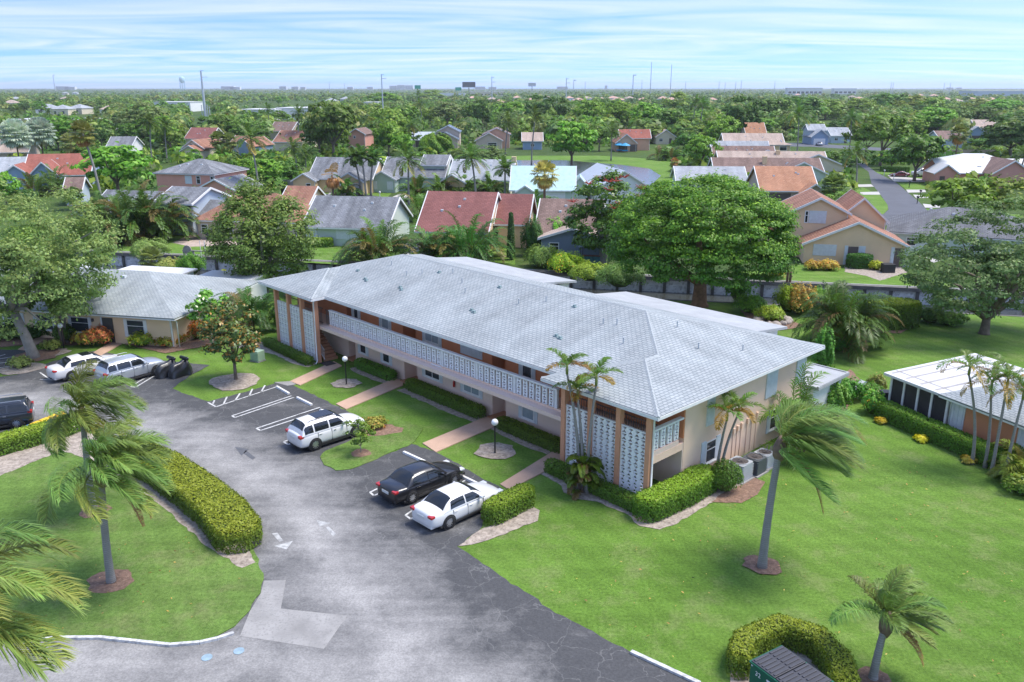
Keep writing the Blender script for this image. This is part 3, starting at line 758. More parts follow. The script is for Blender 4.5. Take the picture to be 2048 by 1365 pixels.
ROOFG = shingle('grey_blue_shingle', (.335, .368, .375), (.405, .432, .436), (.225, .252, .265), .34, .19, .10)
CAPS = mat('ridge_cap', (.35, .378, .382), .85, .1, 3)
MEMB = mat('roof_membrane', (.37, .385, .39), .8, .12, .8, fine=(.34, .345, .35), bscale=6)
bd = empty('apartment_building', (A0[0], A0[1], 0), BR, 'long two-storey apartment building with grey shingle roof and white breeze-block screens', 'building')
def bx(a0, a1, b0, b1, z0, z1, name, m, parent=bd, bevel=0):
    return MB().box(-a1, -a0, b0, b1, z0, z1).build(name, m, parent, bevel=bevel)
EZ = 5.15; PT = .27; Wd = 16.4; Lb = 39.5; ME = 1.15
# storeys: front strips with door niches, then the peach rear block
niche = [(13.6, 14.85), (22.6, 24.15), (30.4, 31.3)]
def front_strip(z0, z1, name, m):
    pl = [(-7.0, 2.9)]
    for n0, n1 in niche: pl += [(-n0, 2.9), (-n0, 3.95), (-n1, 3.95), (-n1, 2.9)]
    pl += [(-38.75, 2.9), (-38.75, 5.0), (-7.0, 5.0)]
    return MB().prism(pl, z0, z1).build(name, m, bd)
front_strip(0, 2.62, 'lower_wall', PINKB)
front_strip(2.86, 5.0, 'upper_wall', ORANGE)
MB().box(-7.0, -.72, 3.22, 5.0, 2.86, 5.0).build('upper_wall', ORANGE, bd)
MB().box(-7.0, -.72, 3.22, 5.0, 0, 2.62).build('lower_wall', PINKB, bd)
MB().prism([(-.7, 3.3), (-.7, 15.7), (-38.8, 15.7), (-38.8, 5.003), (-2.0, 5.003), (-2.0, 3.3)], 0, 5.05).build('side_wall', PEACH, bd)
bx(.74, 38.7, .78, 2.9, 2.62, 2.86, 'balcony_slab', PINKB)
bx(7.3, 31.4, 1.32, 1.5, 2.7, 2.97, 'balcony_edge', PEACH)
for a in (9.5, 19.3, 28.2): bx(a - .12, a + .12, 1.36, 2.0, 2.35, 2.62, 'bracket', PEACH)
bx(.72, 38.72, 1.3, 3.25, 4.93, 4.978, 'soffit', PINKB)
# rail of breeze-block columns
def block_mesh(w, h, d, n=1):
    b = MB()
    for k in range(n):
        z = k * h
        fw = .1 * w
        b.box(-w / 2, w / 2, -d / 2, d / 2, z, z + .08 * h); b.box(-w / 2, w / 2, -d / 2, d / 2, z + .92 * h, z + h)
        for s in (-1, 1):
            b.yprism([(s * w / 2, z + .08 * h), (s * w / 2, z + .92 * h), (s * (w / 2 - fw), z + .92 * h), (s * .03 * w, z + .53 * h), (s * .03 * w, z + .47 * h), (s * (w / 2 - fw), z + .08 * h)], -d / 2, d / 2)
    me = b.mesh('breeze_block'); me.materials.append(OFFW); return me
bal = block_mesh(.36, .335, .11, 3)
nb_ = 7; a0r, a1r = 7.9, 31.15; bay = (a1r - a0r) / nb_
for i in range(nb_ + 1):
    a = a0r + bay * i; bx(a - .1, a + .1, 1.34, 1.48, 2.97, 4.02, 'rail_post', WHITE)
    if i < nb_:
        for k in range(6): link('baluster', bal, None, bd, (-(a + .1 + (bay - .2) * (k + .5) / 6), 1.41, 2.98))
bx(a0r - .12, a1r + .12, 1.29, 1.53, 4.02, 4.12, 'rail_cap', WHITE, bevel=.01)
# stair towers: posts and block screens
BLK = block_mesh(.395, .375, .1)
for a0, a1, sc in ((.85, 6.5, 1.0), (31.9, 37.8, 1.05)):
    sp = (a1 - a0) / 3
    for i in range(4):
        a = a0 + sp * i
        bx(a - .14, a + .14, .42, .74, 0, 4.95, 'post', POST)
        if i < 3:
            w = (sp - .28) / 4
            for r in range(10):
                for c in range(4):
                    o = link('breeze_block', BLK, None, bd, (-(a + .14 + w * (c + .5)), .585, .06 + r * .375)); o.scale = (w / .395 * .995, 1, .995)
            bx(a + .14, a + sp - .14, .53, .64, 3.815, 3.86, 'screen_cap', WHITE)
    b = MB()
    for k in range(int((a1 - a0) / .16)): b.box(-(a0 + .2 + k * .16) - .012, -(a0 + .2 + k * .16) + .012, 1.18, 1.205, 2.86, 4.12)
    b.box(-a1, -a0, 1.16, 1.22, 4.12, 4.16); b.box(-a1, -a0, 1.17, 1.21, 3.0, 3.03); b.build('iron_railing', IRON, bd)
b = MB()
for k in range(6): b.box(-(31.2 + k * .12) - .012, -(31.2 + k * .12) + .012, 1.4, 1.425, 2.86, 3.98)
b.box(-31.9, -31.15, 1.39, 1.44, 3.98, 4.02); b.build('iron_railing', IRON, bd)
# end balcony rail on the gable side, beam and opening below
for k in range(4): 
    o = link('baluster', bal, None, bd, (-.84, 1.05 + k * .56, 2.9)); o.rotation_euler = (0, 0, PI / 2)
bx(.72, .96, .75, 3.22, 3.93, 4.03, 'rail_cap', WHITE); bx(.725, 1.0, .75, 3.24, 2.22, 2.615, 'beam', PEACH)
# stairs with iron handrail in the far tower
for k in range(13):
    a = 31.75 + k * .27
    bx(a, a + .3, 1.0, 2.15, .2 * k, .2 * k + .2, 'step', STEPM)
b = MB(); rail = [(-31.7, .98, .95), (-33.4, .98, 2.25), (-34.9, .98, 3.4)]
for zz_ in (0, -.75): b.tube([(p[0], p[1], p[2] + zz_) for p in rail], .025, 6)
for k in range(12): b.box(-(31.75 + k * .14) - .01, -(31.75 + k * .14) + .01, .97, .99, .15 + k * .105, .98 + k * .105)
b.build('handrail', WHITE, bd)
bx(30.6, 31.6, .45, 1.3, .06, .075, 'door_mat', mat('dark_mat', (.06, .05, .045), .95))
# windows
def window(parent, x0, x1, z0, z1, y, nx=1, mid=True, pane=GLASS, out=-1, rot=False, frame=WHITE, sill=True, fw=.06):
    """a framed window on a wall facing -y (or, with rot, facing +x): surround, panes and sill"""
    fr = MB(); q = lambda a0, a1, d0, d1, c0, c1: fr.box(a0, a1, y + out * d1, y + out * d0, c0, c1)
    q(x0, x1, 0, .05, z0, z0 + fw); q(x0, x1, 0, .05, z1 - fw, z1); q(x0, x0 + fw, 0, .05, z0 + fw, z1 - fw); q(x1 - fw, x1, 0, .05, z0 + fw, z1 - fw)
    for i in range(1, nx): xm = x0 + (x1 - x0) * i / nx; q(xm - fw * .4, xm + fw * .4, .005, .045, z0 + fw, z1 - fw)
    if mid: zm = z0 + (z1 - z0) * .62; q(x0 + fw, x1 - fw, .008, .042, zm - fw * .35, zm + fw * .35)
    o = fr.build('window', frame, parent)
    p = MB().box(x0 + fw * .5, x1 - fw * .5, y + out * .022, y + out * .004, z0 + fw * .5, z1 - fw * .5).build('pane', pane, o)
    if sill: MB().box(x0 - .06, x1 + .06, y, y + out * .1, z0 - .07, z0 - .002).build('sill', frame, o)
    return o
def shutters(parent, x0, x1, z0, z1, y, w=.28, m=SHUT):
    for a, c in ((x0 - w, x0 - .01), (x1 + .01, x1 + w)):
        b = MB().box(a, c, y - .045, y, z0 - .1, z1 + .04)
        k = int((c - a) / .07)
        for i in range(k): b.box(a + (i + .25) * .07, a + (i + .7) * .07, y - .06, y - .04, z0 - .08, z1 + .02)
        b.build('shutter', m, parent)
for a0, a1, z0, z1, nx, pn in ((25.9, 26.75, .82, 1.98, 1, GLASS), (20.1, 21.75, 1.0, 1.98, 2, GLASS), (16.05, 17.65, .98, 2.0, 2, BLIND), (11.1, 12.15, .76, 1.96, 1, BLIND), (28.9, 29.7, .82, 1.98, 1, GLASS)):
    window(bd, -a1, -a0, z0, z1, 2.9, nx, True, pn); shutters(bd, -a1, -a0, z0, z1, 2.897)
for a0, a1, z0, z1, nx, pn in ((25.8, 26.7, 3.4, 4.75, 1, BLIND), (29.7, 30.3, 3.4, 4.75, 1, GLASS), (20.1, 21.6, 3.55, 4.75, 2, BLIND), (11.3, 12.15, 3.4, 4.75, 1, GLASS)):
    window(bd, -a1, -a0, z0, z1, 2.9, nx, True, pn); shutters(bd, -a1, -a0, z0, z1, 2.897)
o = MB().box(-17.85, -16.8, 2.84, 2.9, 3.55, 4.8).box(-16.78, -15.75, 2.84, 2.9, 3.55, 4.8)
for k in range(16): o.box(-17.83 + k * .13, -17.78 + k * .13, 2.82, 2.842, 3.57, 4.78)
o.build('storm_panel', SHUT, bd)
# doors in the niches
for n0, n1 in niche:
    for z0, m_ in ((.1, DOORB if n0 > 20 else WHITE), (2.9, WHITE)):
        xa = -(n0 + .12); d = MB().box(xa - .85, xa, 3.9, 3.95, z0, z0 + 2.05).build('door', m_, bd)
        MB().box(xa - .78, xa - .74, 3.86, 3.9, z0 + .95, z0 + 1.05).build('handle', IRON, d)
    bx(n0 - .05, n1 + .05, 2.5, 3.9, 0, .1, 'doorstep', STEPM)
# gable side windows, condenser pipes, meter boxes
def side_window(parent, y0, y1, z0, z1, x, nx=1, pane=GLASS, sh=0, name='window'):
    fw = .06; fr = MB(); q = lambda a0, a1, d0, d1, c0, c1: fr.box(x + d0, x + d1, a0, a1, c0, c1)
    q(y0, y1, 0, .05, z0, z0 + fw); q(y0, y1, 0, .05, z1 - fw, z1); q(y0, y0 + fw, 0, .05, z0 + fw, z1 - fw); q(y1 - fw, y1, 0, .05, z0 + fw, z1 - fw); zm = z0 + (z1 - z0) * .6; q(y0 + fw, y1 - fw, .008, .042, zm - .02, zm + .02)
    o = fr.build(name, WHITE, parent); MB().box(x + .004, x + .02, y0 + .03, y1 - .03, z0 + .03, z1 - .03).build('pane', pane, o)
    MB().box(x, x + .1, y0 - .06, y1 + .06, z0 - .07, z0 - .002).build('sill', WHITE, o)
    if sh:
        for a, c in ((y0 - sh, y0 - .01), (y1 + .01, y1 + sh)): MB().box(x, x + .05, a, c, z0 - .12, z1 + .1).build('shutter', SHUT, parent)
    return o
side_window(bd, 5.35, 6.3, .75, 2.0, -.7, sh=.42)
side_window(bd, 11.9, 12.7, .75, 2.0, -.7, sh=.3)
for y0, y1 in ((5.2, 5.9), (11.1, 12.3), (14.5, 15.5)):
    b = MB().box(-.7, -.64, y0, y1, 2.95, 4.75)
    for k in range(int((y1 - y0) / .13)): b.box(-.645, -.625, y0 + .03 + k * .13, y0 + .09 + k * .13, 2.97, 4.73)
    b.build('storm_panel', SHUT, bd)
for y, z in ((7.9, 1.75), (8.3, 1.8), (8.7, 1.85), (9.3, 1.95), (9.8, 2.0), (10.3, 2.05)):
    MB().box(-.7, -.58, y, y + .16, z, z + .3).build('switch_box', PEACH, bd)
    MB().box(-.7, -.66, y + .06, y + .1, .1, z).build('conduit', PEACH, bd)
# gutters, downspouts
dn = MB().tube([(-31.4, .1, 5.02), (-31.45, .2, 4.9), (-31.72, .34, 4.7), (-31.72, .34, .2), (-31.55, .1, .08)], .055, 8); dn.build('downspout', WHITE, bd, smooth=True)
MB().tube([(-.5, .5, 5.0), (-.66, .62, 4.8), (-.66, .62, .15), (-.5, .4, .06)], .055, 8).build('downspout', WHITE, bd, smooth=True)
MB().tube([(-.2, 15.6, 5.02), (-.35, 15.55, 4.85), (-.64, 15.5, 4.7), (-.64, 15.5, .1)], .055, 8).build('downspout', WHITE, bd, smooth=True)
# roof
tw = 7.72; tl = 8.1; h1 = tw / 2; h2 = tl / 2; bm = (ME + Wd) / 2; hm = (Wd - ME) / 2
Z = lambda d: EZ + PT * d
Lr = Lb - hm
f = lambda a, b, z: (-a, b, z)
P0 = [
 [f(0, 0, EZ), f(h1, h1, Z(h1)), f(h1, h1 + ME, Z(h1)), f(hm, bm, Z(hm)), f(0, Wd, EZ)],
 [f(0, 0, EZ), f(tw, 0, EZ), f(h1, h1, Z(h1))],
 [f(tw, 0, EZ), f(tw, ME, EZ), f(h1, h1 + ME, Z(h1)), f(h1, h1, Z(h1))],
 [f(tw, ME, EZ), f(Lb - tl, ME, EZ), f(Lb - h2, h2 + ME, Z(h2)), f(Lr, bm, Z(hm)), f(hm, bm, Z(hm)), f(h1, h1 + ME, Z(h1))],
 [f(Lb, 0, EZ), f(Lb - tl, 0, EZ), f(Lb - h2, h2, Z(h2))],
 [f(Lb - tl, 0, EZ), f(Lb - tl, ME, EZ), f(Lb - h2, h2 + ME, Z(h2)), f(Lb - h2, h2, Z(h2))],
 [f(Lb, 0, EZ), f(Lb - h2, h2, Z(h2)), f(Lb - h2, h2 + ME, Z(h2)), f(Lr, bm, Z(hm)), f(Lb, Wd, EZ)],
 [f(0, Wd, EZ), f(Lb, Wd, EZ), f(Lr, bm, Z(hm)), f(hm, bm, Z(hm))]]
rf = planes('roof', P0, ROOFG, bd, .06)
fa = MB()
edge = [(0, 0), (tw, 0), (tw, ME), (Lb - tl, ME), (Lb - tl, 0), (Lb, 0), (Lb, Wd), (0, Wd)]
for (p, q) in zip(edge, edge[1:] + edge[:1]):
    a0, a1 = sorted((p[0], q[0])); b0, b1 = sorted((p[1], q[1]))
    if a0 == a1: fa.box(-a0 - .03, -a0 + .03, b0, b1, EZ - .2, EZ - .035)
    else: fa.box(-a1 - .031, -a0 + .031, b0 - .03, b0 + .03, EZ - .2, EZ - .034)
fa.build('fascia', WHITE, bd)
MB().box(-Lb + .05, -.05, ME + .05, 3.3, EZ - .17, EZ - .1).box(-Lb + .05, -.05, 3.3, Wd - .05, EZ - .168, EZ - .1).box(-tw + .05, -.05, .05, ME + .05, EZ - .169, EZ - .1).box(-Lb + .05, -Lb + tl - .05, .05, ME + .05, EZ - .169, EZ - .1).build('eave_board', WHITE, bd)
def capline(p, q, w=.22, name='ridge_cap'):
    p = Vector(p); q = Vector(q); d = (q - p); L = d.length; n = max(1, int(L / .3))
    b = MB(); dn_ = d.normalized(); s = dn_.cross(Vector((0, 0, 1))).normalized() * w / 2
    for i in range(n):
        c0 = p + d * (i / n); c1 = p + d * ((i + 1.05) / n); up = Vector((0, 0, .055)); lo = Vector((0, 0, -.02))
        b.add([c0 - s + lo, c0 + up, c0 + s + lo, c1 - s + lo - up * .2, c1 + up * .75, c1 + s + lo - up * .2], [(0, 1, 4, 3), (1, 2, 5, 4), (0, 2, 1)])
    b.build(name, CAPS, rf)
for p, q in (((0, 0, EZ), (h1, h1, Z(h1))), ((tw, 0, EZ), (h1, h1, Z(h1))), ((h1, h1, Z(h1)), (h1, h1 + ME, Z(h1))), ((h1, h1 + ME, Z(h1)), (hm, bm, Z(hm))), ((hm, bm, Z(hm)), (Lr, bm, Z(hm))), ((0, Wd, EZ), (hm, bm, Z(hm))),
             ((Lb, 0, EZ), (Lb - h2, h2, Z(h2))), ((Lb - h2, h2 + ME, Z(h2)), (Lr, bm, Z(hm))), ((Lb - tl, 0, EZ), (Lb - h2, h2, Z(h2)))):
    capline(f(*p), f(*q))
# valve flashings, vents and pipes standing on the roof
VENT = mat('verdigris_vent', (.25, .33, .33), .5, .2, 5); PIPE = mat('grey_pipe', (.42, .46, .48), .6, .1, 3)
def roof_at(a, b): return EZ + PT * min(b - ME, Wd - b, a, Lb - a)
for a, b_ in ((33, 5.2), (26.2, 4.4), (26.6, 4.6), (18.0, 4.2), (18.4, 4.35), (30.5, 4.3), (30.9, 4.45), (10.2, 4.1), (10.6, 4.2), (25.8, 7.6), (19.2, 7.6), (12.2, 7.5)):
    z = roof_at(a, b_); MB().box(-a - .17, -a + .17, b_ - .13, b_ + .13, z - .04, z + .03).box(-a - .08, -a + .08, b_ - .08, b_ + .08, z + .03, z + .13).build('roof_vent', VENT, bd)
for a, b_ in ((31, 7), (28, 6.2), (27, 6.9), (24.6, 7.9), (22.5, 7.0), (21, 6.0), (16, 6.3), (14.5, 7.3), (9, 6.5), (5.5, 9), (3.3, 8), (2.0, 10.5), (6.4, 5.2), (8.2, 6.8)):
    z = roof_at(a, b_); MB().lathe([(.035, z - .1), (.035, z + .32), (.05, z + .33), (.05, z + .36)], 8, (-a, b_, 0)).build('vent_pipe', PIPE, bd)
# rear porches
for a0, a1 in ((22.5, 36.2), (3.9, 17.4)):
    MB().add([(-a0, 15.2, 5.46), (-a1, 15.2, 5.46), (-a1, 19.1, 5.0), (-a0, 19.1, 5.0), (-a0, 15.2, 5.3), (-a1, 15.2, 5.3), (-a1, 19.1, 4.84), (-a0, 19.1, 4.84)], [(0, 1, 2, 3), (7, 6, 5, 4), (0, 3, 7, 4), (1, 5, 6, 2), (3, 2, 6, 7), (0, 4, 5, 1)]).build('porch_roof', MEMB, bd)
    bx(a0 + .4, a1 - .4, 15.75, 18.6, 0, 4.86, 'porch_wall', WHITE)
MB().box(-3.6, .25, 15.75, 19.8, 2.5, 2.68).build('porch_roof', MEMB, bd); MB().box(-3.5, -.1, 15.8, 19.5, 0, 2.497).build('porch_wall', WHITE, bd)
MB().box(-3.58, .23, 19.68, 19.78, 2.683, 2.74).box(.13, .23, 15.75, 19.68, 2.684, 2.74).build('roof_kerb', MEMB, bd)
# plaque on the balcony edge, fire extinguisher, flat number
bx(17.9, 19.0, 1.29, 1.318, 2.76, 2.92, 'plaque', WHITE)
def text(body, size, loc, rot, m, parent, name='lettering', ext=.004):
    cu = bpy.data.curves.new(name, 'FONT'); cu.body = body; cu.size = size; cu.extrude = ext; cu.align_x = 'CENTER'; cu.align_y = 'CENTER'
    t_ = bpy.data.objects.new(name, cu); COL.objects.link(t_); bpy.context.view_layer.update()
    me = bpy.data.meshes.new_from_object(t_.evaluated_get(bpy.context.evaluated_depsgraph_get())); bpy.data.objects.remove(t_)
    me.materials.clear(); o = link(name, me, m, parent, loc); o.rotation_euler = rot
    return o
INK = mat('black_ink', (.02, .02, .02), .6, 0)
text('161', .24, (-15.2, 2.885, 1.95), (PI / 2, 0, 0), INK, bd)
fx, fy = W(18.55, 2.82)
fe = empty('fire_extinguisher', (fx, fy, 1.0), BR, 'red fire extinguisher hung on the pink lower wall between two windows', 'extinguisher')
REDP = mat('red_enamel', (.45, .03, .02), .35, 0)
MB().lathe([(.02, 0), (.075, .02), (.075, .38), (.03, .44), (.03, .5)], 12).build('cylinder', REDP, fe, smooth=True); MB().tube([(0, 0, .48), (.1, 0, .46), (.12, 0, .3)], .014, 6).build('hose', IRON, fe)
# condensers beside the gable wall
def condenser(x, y, rz, s, m, label, lz=0):
    r = empty('air_conditioner', (x, y, lz), rz, label, 'air conditioner', 'outdoor condensers by the gable wall')
    h = .78 * s; w = .42 * s
    b = MB().prism([(-w, -w + .08), (-w + .08, -w), (w - .08, -w), (w, -w + .08), (w, w - .08), (w - .08, w), (-w + .08, w), (-w, w - .08)], .06, h); b.build('cabinet', m, r)
    fins = MB()
    for k in range(9): fins.box(-w - .006, w + .006, -w - .006, w + .006, .12 + k * h / 11, .12 + k * h / 11 + .025)
    fins.build('louvre_fins', m, r)
    top = MB().lathe([(w * .86, h), (w * .93, h + .03), (w * .86, h + .045), (w * .8, h + .01)], 20); top.build('fan_ring', m, r)
    fan = MB().lathe([(.02, h + .012), (w * .8, h + .011), (w * .8, h + .004), (.02, h + .004)], 20); fan.build('fan_well', IRON, r)
    g = MB()
    for k in range(6): a = k * PI / 6; g.tube([(-math.cos(a) * w * .84, -math.sin(a) * w * .84, h + .04), (0, 0, h + .075), (math.cos(a) * w * .84, math.sin(a) * w * .84, h + .04)], .009, 4)
    g.lathe([(.001, h + .05), (.13 * s, h + .05), (.13 * s, h + .06), (.001, h + .065)], 10); g.build('fan_guard', IRON, r)
    MB().box(-w - .1, w + .1, -w - .1, w + .1, 0, .06).build('pad', CONC, r)
ACG = mat('condenser_grey', (.36, .38, .40), .5, .06, 3); ACD = mat('condenser_charcoal', (.075, .085, .095), .5, .06, 3)
for (px_, py_), s, m_, lb in (((1477, 956), 1.25, ACG, 'light grey condenser nearest the round bush'), ((1507, 944), 1.15, ACD, 'charcoal condenser in the middle of the group'), ((1527, 932), 1.05, ACG, 'grey condenser farthest along the gable wall, behind the charcoal one')):
    g = G(px_, py_); condenser(g[0], g[1], BR, s, m_, lb)
sheet('condenser_slab', [W(.5, 6.9), W(-.9, 6.9), W(-.9, 11.6), W(.5, 11.6)], .05, CONC, z0=0)

# ------------------------------------------------------------------ houses
RM = {'grey': shingle('grey_shingle', (.20, .21, .225), (.27, .28, .295), (.13, .135, .145), .5, .28, .3),
      'dgrey': shingle('dark_grey_shingle', (.15, .155, .165), (.20, .205, .215), (.10, .10, .11), .5, .28, .2),
      'lgrey': shingle('pale_grey_shingle', (.36, .38, .40), (.44, .46, .48), (.27, .29, .31), .5, .28, .15),
      'blue': ROOFG,
      'brown': shingle('brown_shingle', (.215, .145, .12), (.28, .19, .16), (.14, .095, .08), .5, .28, .2),
      'orange': shingle('orange_shingle', (.42, .21, .125), (.50, .27, .165), (.30, .14, .08), .5, .28, .12),
      'red': shingle('red_shingle', (.235, .10, .09), (.29, .125, .11), (.18, .065, .055), .5, .28, .1),
      'brick': shingle('brick_red_shingle', (.32, .115, .085), (.38, .145, .105), (.23, .08, .06), .5, .28, .12),
      'tan': shingle('tan_shingle', (.44, .34, .28), (.50, .40, .33), (.34, .26, .21), .5, .28, .15),
      'rust': shingle('rust_shingle', (.33, .165, .11), (.40, .215, .145), (.23, .11, .075), .5, .28, .22),
      'pinktile': shingle('pink_tile', (.58, .36, .29), (.64, .42, .34), (.46, .28, .22), .5, .35, .15),
      'teal': mat('teal_metal_roof', (.44, .62, .61), .5, .1, 1.5), 'white': mat('white_roof_coating', (.62, .62, .62), .6, .06, .4), 'metal': mat('grey_metal_roof', (.45, .49, .53), .45, .08, 1.2), 'navy': mat('navy_metal_roof', (.10, .135, .19), .45, .1, 1.5)}
WM = {k: mat(k + '_wall', c, .85, .06, .6, .2, 30) for k, c in dict(beige=(.60, .48, .37), cream=(.68, .60, .44), yellow=(.70, .52, .30), peachy=(.76, .55, .35), green=(.42, .52, .45), mint=(.52, .60, .53), blue=(.28, .38, .50), pblue=(.45, .53, .60), pink=(.66, .32, .24), white=(.74, .74, .72), tanw=(.52, .42, .33), orangew=(.56, .24, .12), slate=(.20, .25, .32), salmon=(.64, .40, .28)).items()}
DGL = emat_glass('dark_glass', (.02, .024, .03), .1)
GAR = mat('garage_door_white', (.78, .78, .77), .5, .04, 2)
TRIM = WHITE
def hip_polys(x0, x1, y0, y1, z, rise):
    w = x1 - x0; d = y1 - y0
    if w >= d:
        r = d / 2; a = (x0 + r, (y0 + y1) / 2, z + rise); b = (x1 - r, (y0 + y1) / 2, z + rise)
        return [[(x0, y0, z), (x1, y0, z), b, a], [(x1, y0, z), (x1, y1, z), b], [(x1, y1, z), (x0, y1, z), a, b], [(x0, y1, z), (x0, y0, z), a]]
    r = w / 2; a = ((x0 + x1) / 2, y0 + r, z + rise); b = ((x0 + x1) / 2, y1 - r, z + rise)
    return [[(x0, y0, z), (x1, y0, z), a], [(x1, y0, z), (x1, y1, z), b, a], [(x1, y1, z), (x0, y1, z), b], [(x0, y1, z), (x0, y0, z), a, b]]
def block(root, x0, x1, y0, y1, h, kind, rise, roof, wall, ov=.5, wins=None, zb=0.0):
    """one volume of a house: walls with gable ends, roof planes with thickness, bargeboards, openings"""
    w = x1 - x0; d = y1 - y0; rm = RM[roof]; wm = WM[wall] if isinstance(wall, str) else wall
    ym = (y0 + y1) / 2; xm = (x0 + x1) / 2
    wb = MB(); T = MB()
    if kind == 'gx':
        wb.xprism([(y0, zb), (y1, zb), (y1, h), (ym, h + rise), (y0, h)], x0, x1); k = rise / (d / 2)
        e = h - k * ov + .06; r = h + rise + .06
        pl = [[(x0 - ov, y0 - ov, e), (x1 + ov, y0 - ov, e), (x1 + ov, ym, r), (x0 - ov, ym, r)], [(x1 + ov, y1 + ov, e), (x0 - ov, y1 + ov, e), (x0 - ov, ym, r), (x1 + ov, ym, r)]]
        for xx in (x0 - ov, x1 + ov):
            s = .06
            for ya, yb_ in ((y0 - ov, ym), (y1 + ov, ym)): MB().xprism([(ya, e - .26), (yb_, r - .26), (yb_, r + .02), (ya, e + .02)], xx - s, xx + s).build('bargeboard', TRIM, root)
        T.box(x0 - ov, x1 + ov, y0 - ov - .05, y0 - ov + .01, e - .22, e - .03)
    elif kind == 'gy':
        wb.yprism([(x0, zb), (x1, zb), (x1, h), (xm, h + rise), (x0, h)], y0, y1); k = rise / (w / 2)
        e = h - k * ov + .06; r = h + rise + .06
        pl = [[(x0 - ov, y0 - ov, e), (x0 - ov, y1 + ov, e), (xm, y1 + ov, r), (xm, y0 - ov, r)], [(x1 + ov, y0 - ov, e), (x1 + ov, y1 + ov, e), (xm, y1 + ov, r), (xm, y0 - ov, r)]]
        for yy in (y0 - ov, y1 + ov):
            for xa, xb_ in ((x0 - ov, xm), (x1 + ov, xm)): MB().yprism([(xa, e - .26), (xb_, r - .26), (xb_, r + .02), (xa, e + .02)], yy - .06, yy + .06).build('bargeboard', TRIM, root)
    elif kind == 'hip':
        wb.box(x0, x1, y0, y1, zb, h); k = rise / (min(w, d) / 2 + ov)
        pl = hip_polys(x0 - ov, x1 + ov, y0 - ov, y1 + ov, h - .02, rise)
        T.box(x0 - ov + .04, x1 + ov - .04, y0 - ov + .03, y0 - ov + .08, h - .22, h - .05).box(x0 - ov + .03, x0 - ov + .08, y0 - ov + .09, y1 + ov, h - .22, h - .05).box(x1 + ov - .08, x1 + ov - .03, y0 - ov + .09, y1 + ov, h - .22, h - .05)
    else:
        wb.box(x0, x1, y0, y1, zb, h); pl = [[(x0 - ov, y0 - ov, h + .18), (x1 + ov, y0 - ov, h + .18), (x1 + ov, y1 + ov, h + .18 + rise), (x0 - ov, y1 + ov, h + .18 + rise)]]
    wb.build('wall', wm, root)
    planes('roof', pl, rm, root, .1 if kind != 'flat' else .2)
    if T.v: T.build('fascia', TRIM, root)
    if kind in ('gx', 'hip') and w > 7:
        rv = random.Random(int(w * 100 + d * 10))
        for i in range(3):
            xx = x0 + w * rv.uniform(.25, .75); f_ = rv.uniform(.35, .8); zz_ = h + rise * f_ - .1; yy = y0 + (d / 2) * f_
            MB().box(xx - .16, xx + .16, yy - .16, yy + .16, zz_ - .1, zz_ + .3).build('roof_vent', SHUT, root)
    if kind in ('gx', 'gy', 'hip') and w > 4:
        MB().tube([(x1 - .1, y0 - .06, h - .1), (x1 - .1, y0 - .06, zb + .1)], .05, 6).build('downspout', TRIM, root)
    for wn in (wins or []):
        t, a, b, c, e_ = wn[:5]
        xa, xb = x0 + a, x0 + b
        if t == 'w': window(root, xa, xb, c, e_, y0, wn[5] if len(wn) > 5 else 1, True, DGL, sill=False, fw=.1)
        elif t == 'p':
            q = MB().box(xa, xb, y0 - .05, y0, c, e_)
            for i in range(int((xb - xa) / .3)): q.box(xa + .06 + i * .3, xa + .2 + i * .3, y0 - .08, y0 - .045, c + .03, e_ - .03)
            q.build('storm_panel', SHUT, root)
        elif t == 'g':
            gd = MB()
            for i in range(4): zz0 = c + (e_ - c) * i / 4; gd.box(xa, xb, y0 - .06, y0 - .01, zz0 + .015, zz0 + (e_ - c) / 4 - .015)
            gd.build('garage_door', GAR, root)
        elif t == 'd': MB().box(xa, xb, y0 - .05, y0, c, e_).build('door', mat('house_door_dark', (.12, .09, .08), .5, .1, 2), root)
        elif t == 's': side_window(root, a, b, c, e_, x1, 1, DGL)
def hpix(x0, x1, yb, yaw):
    s = pxm(yb); w = (x1 - x0) / s / max(.5, math.cos(yaw)); g = G((x0 + x1) / 2, yb)
    return g, w
def house(label, x0, x1, yb, d, h, kind, rise, roof, wall, yaw=-12, wings=(), name='house', wins='auto', ov=.45, group='houses of the neighbourhood', cat='house', chim=None):
    yaw = R(yaw); g, w = hpix(x0, x1, yb, yaw)
    root = empty(name, (g[0], g[1], 0), yaw, label, cat, group)
    if wins == 'auto':
        wins = []
        n = max(1, int(w / 3.2))
        for i in range(n):
            c = w * (i + .5) / n
            wins.append(('w', c - .65, c + .65, .95, min(2.1, h - .35), 2) if i % 3 != 1 else ('d', c - .5, c + .5, .05, 2.1))
            if h > 4.6: wins.append(('w', c - .6, c + .6, 3.4, min(4.5, h - .3), 2))
    block(root, -w / 2, w / 2, 0, d, h, kind, rise, roof, wall, ov, wins)
    for wg in wings: block(root, *wg)
    if chim:
        cx, cy_, cz0, cz1 = chim; MB().box(cx - .45, cx + .45, cy_ - .4, cy_ + .4, cz0, cz1).build('chimney', WM['yellow'], root)
    return root
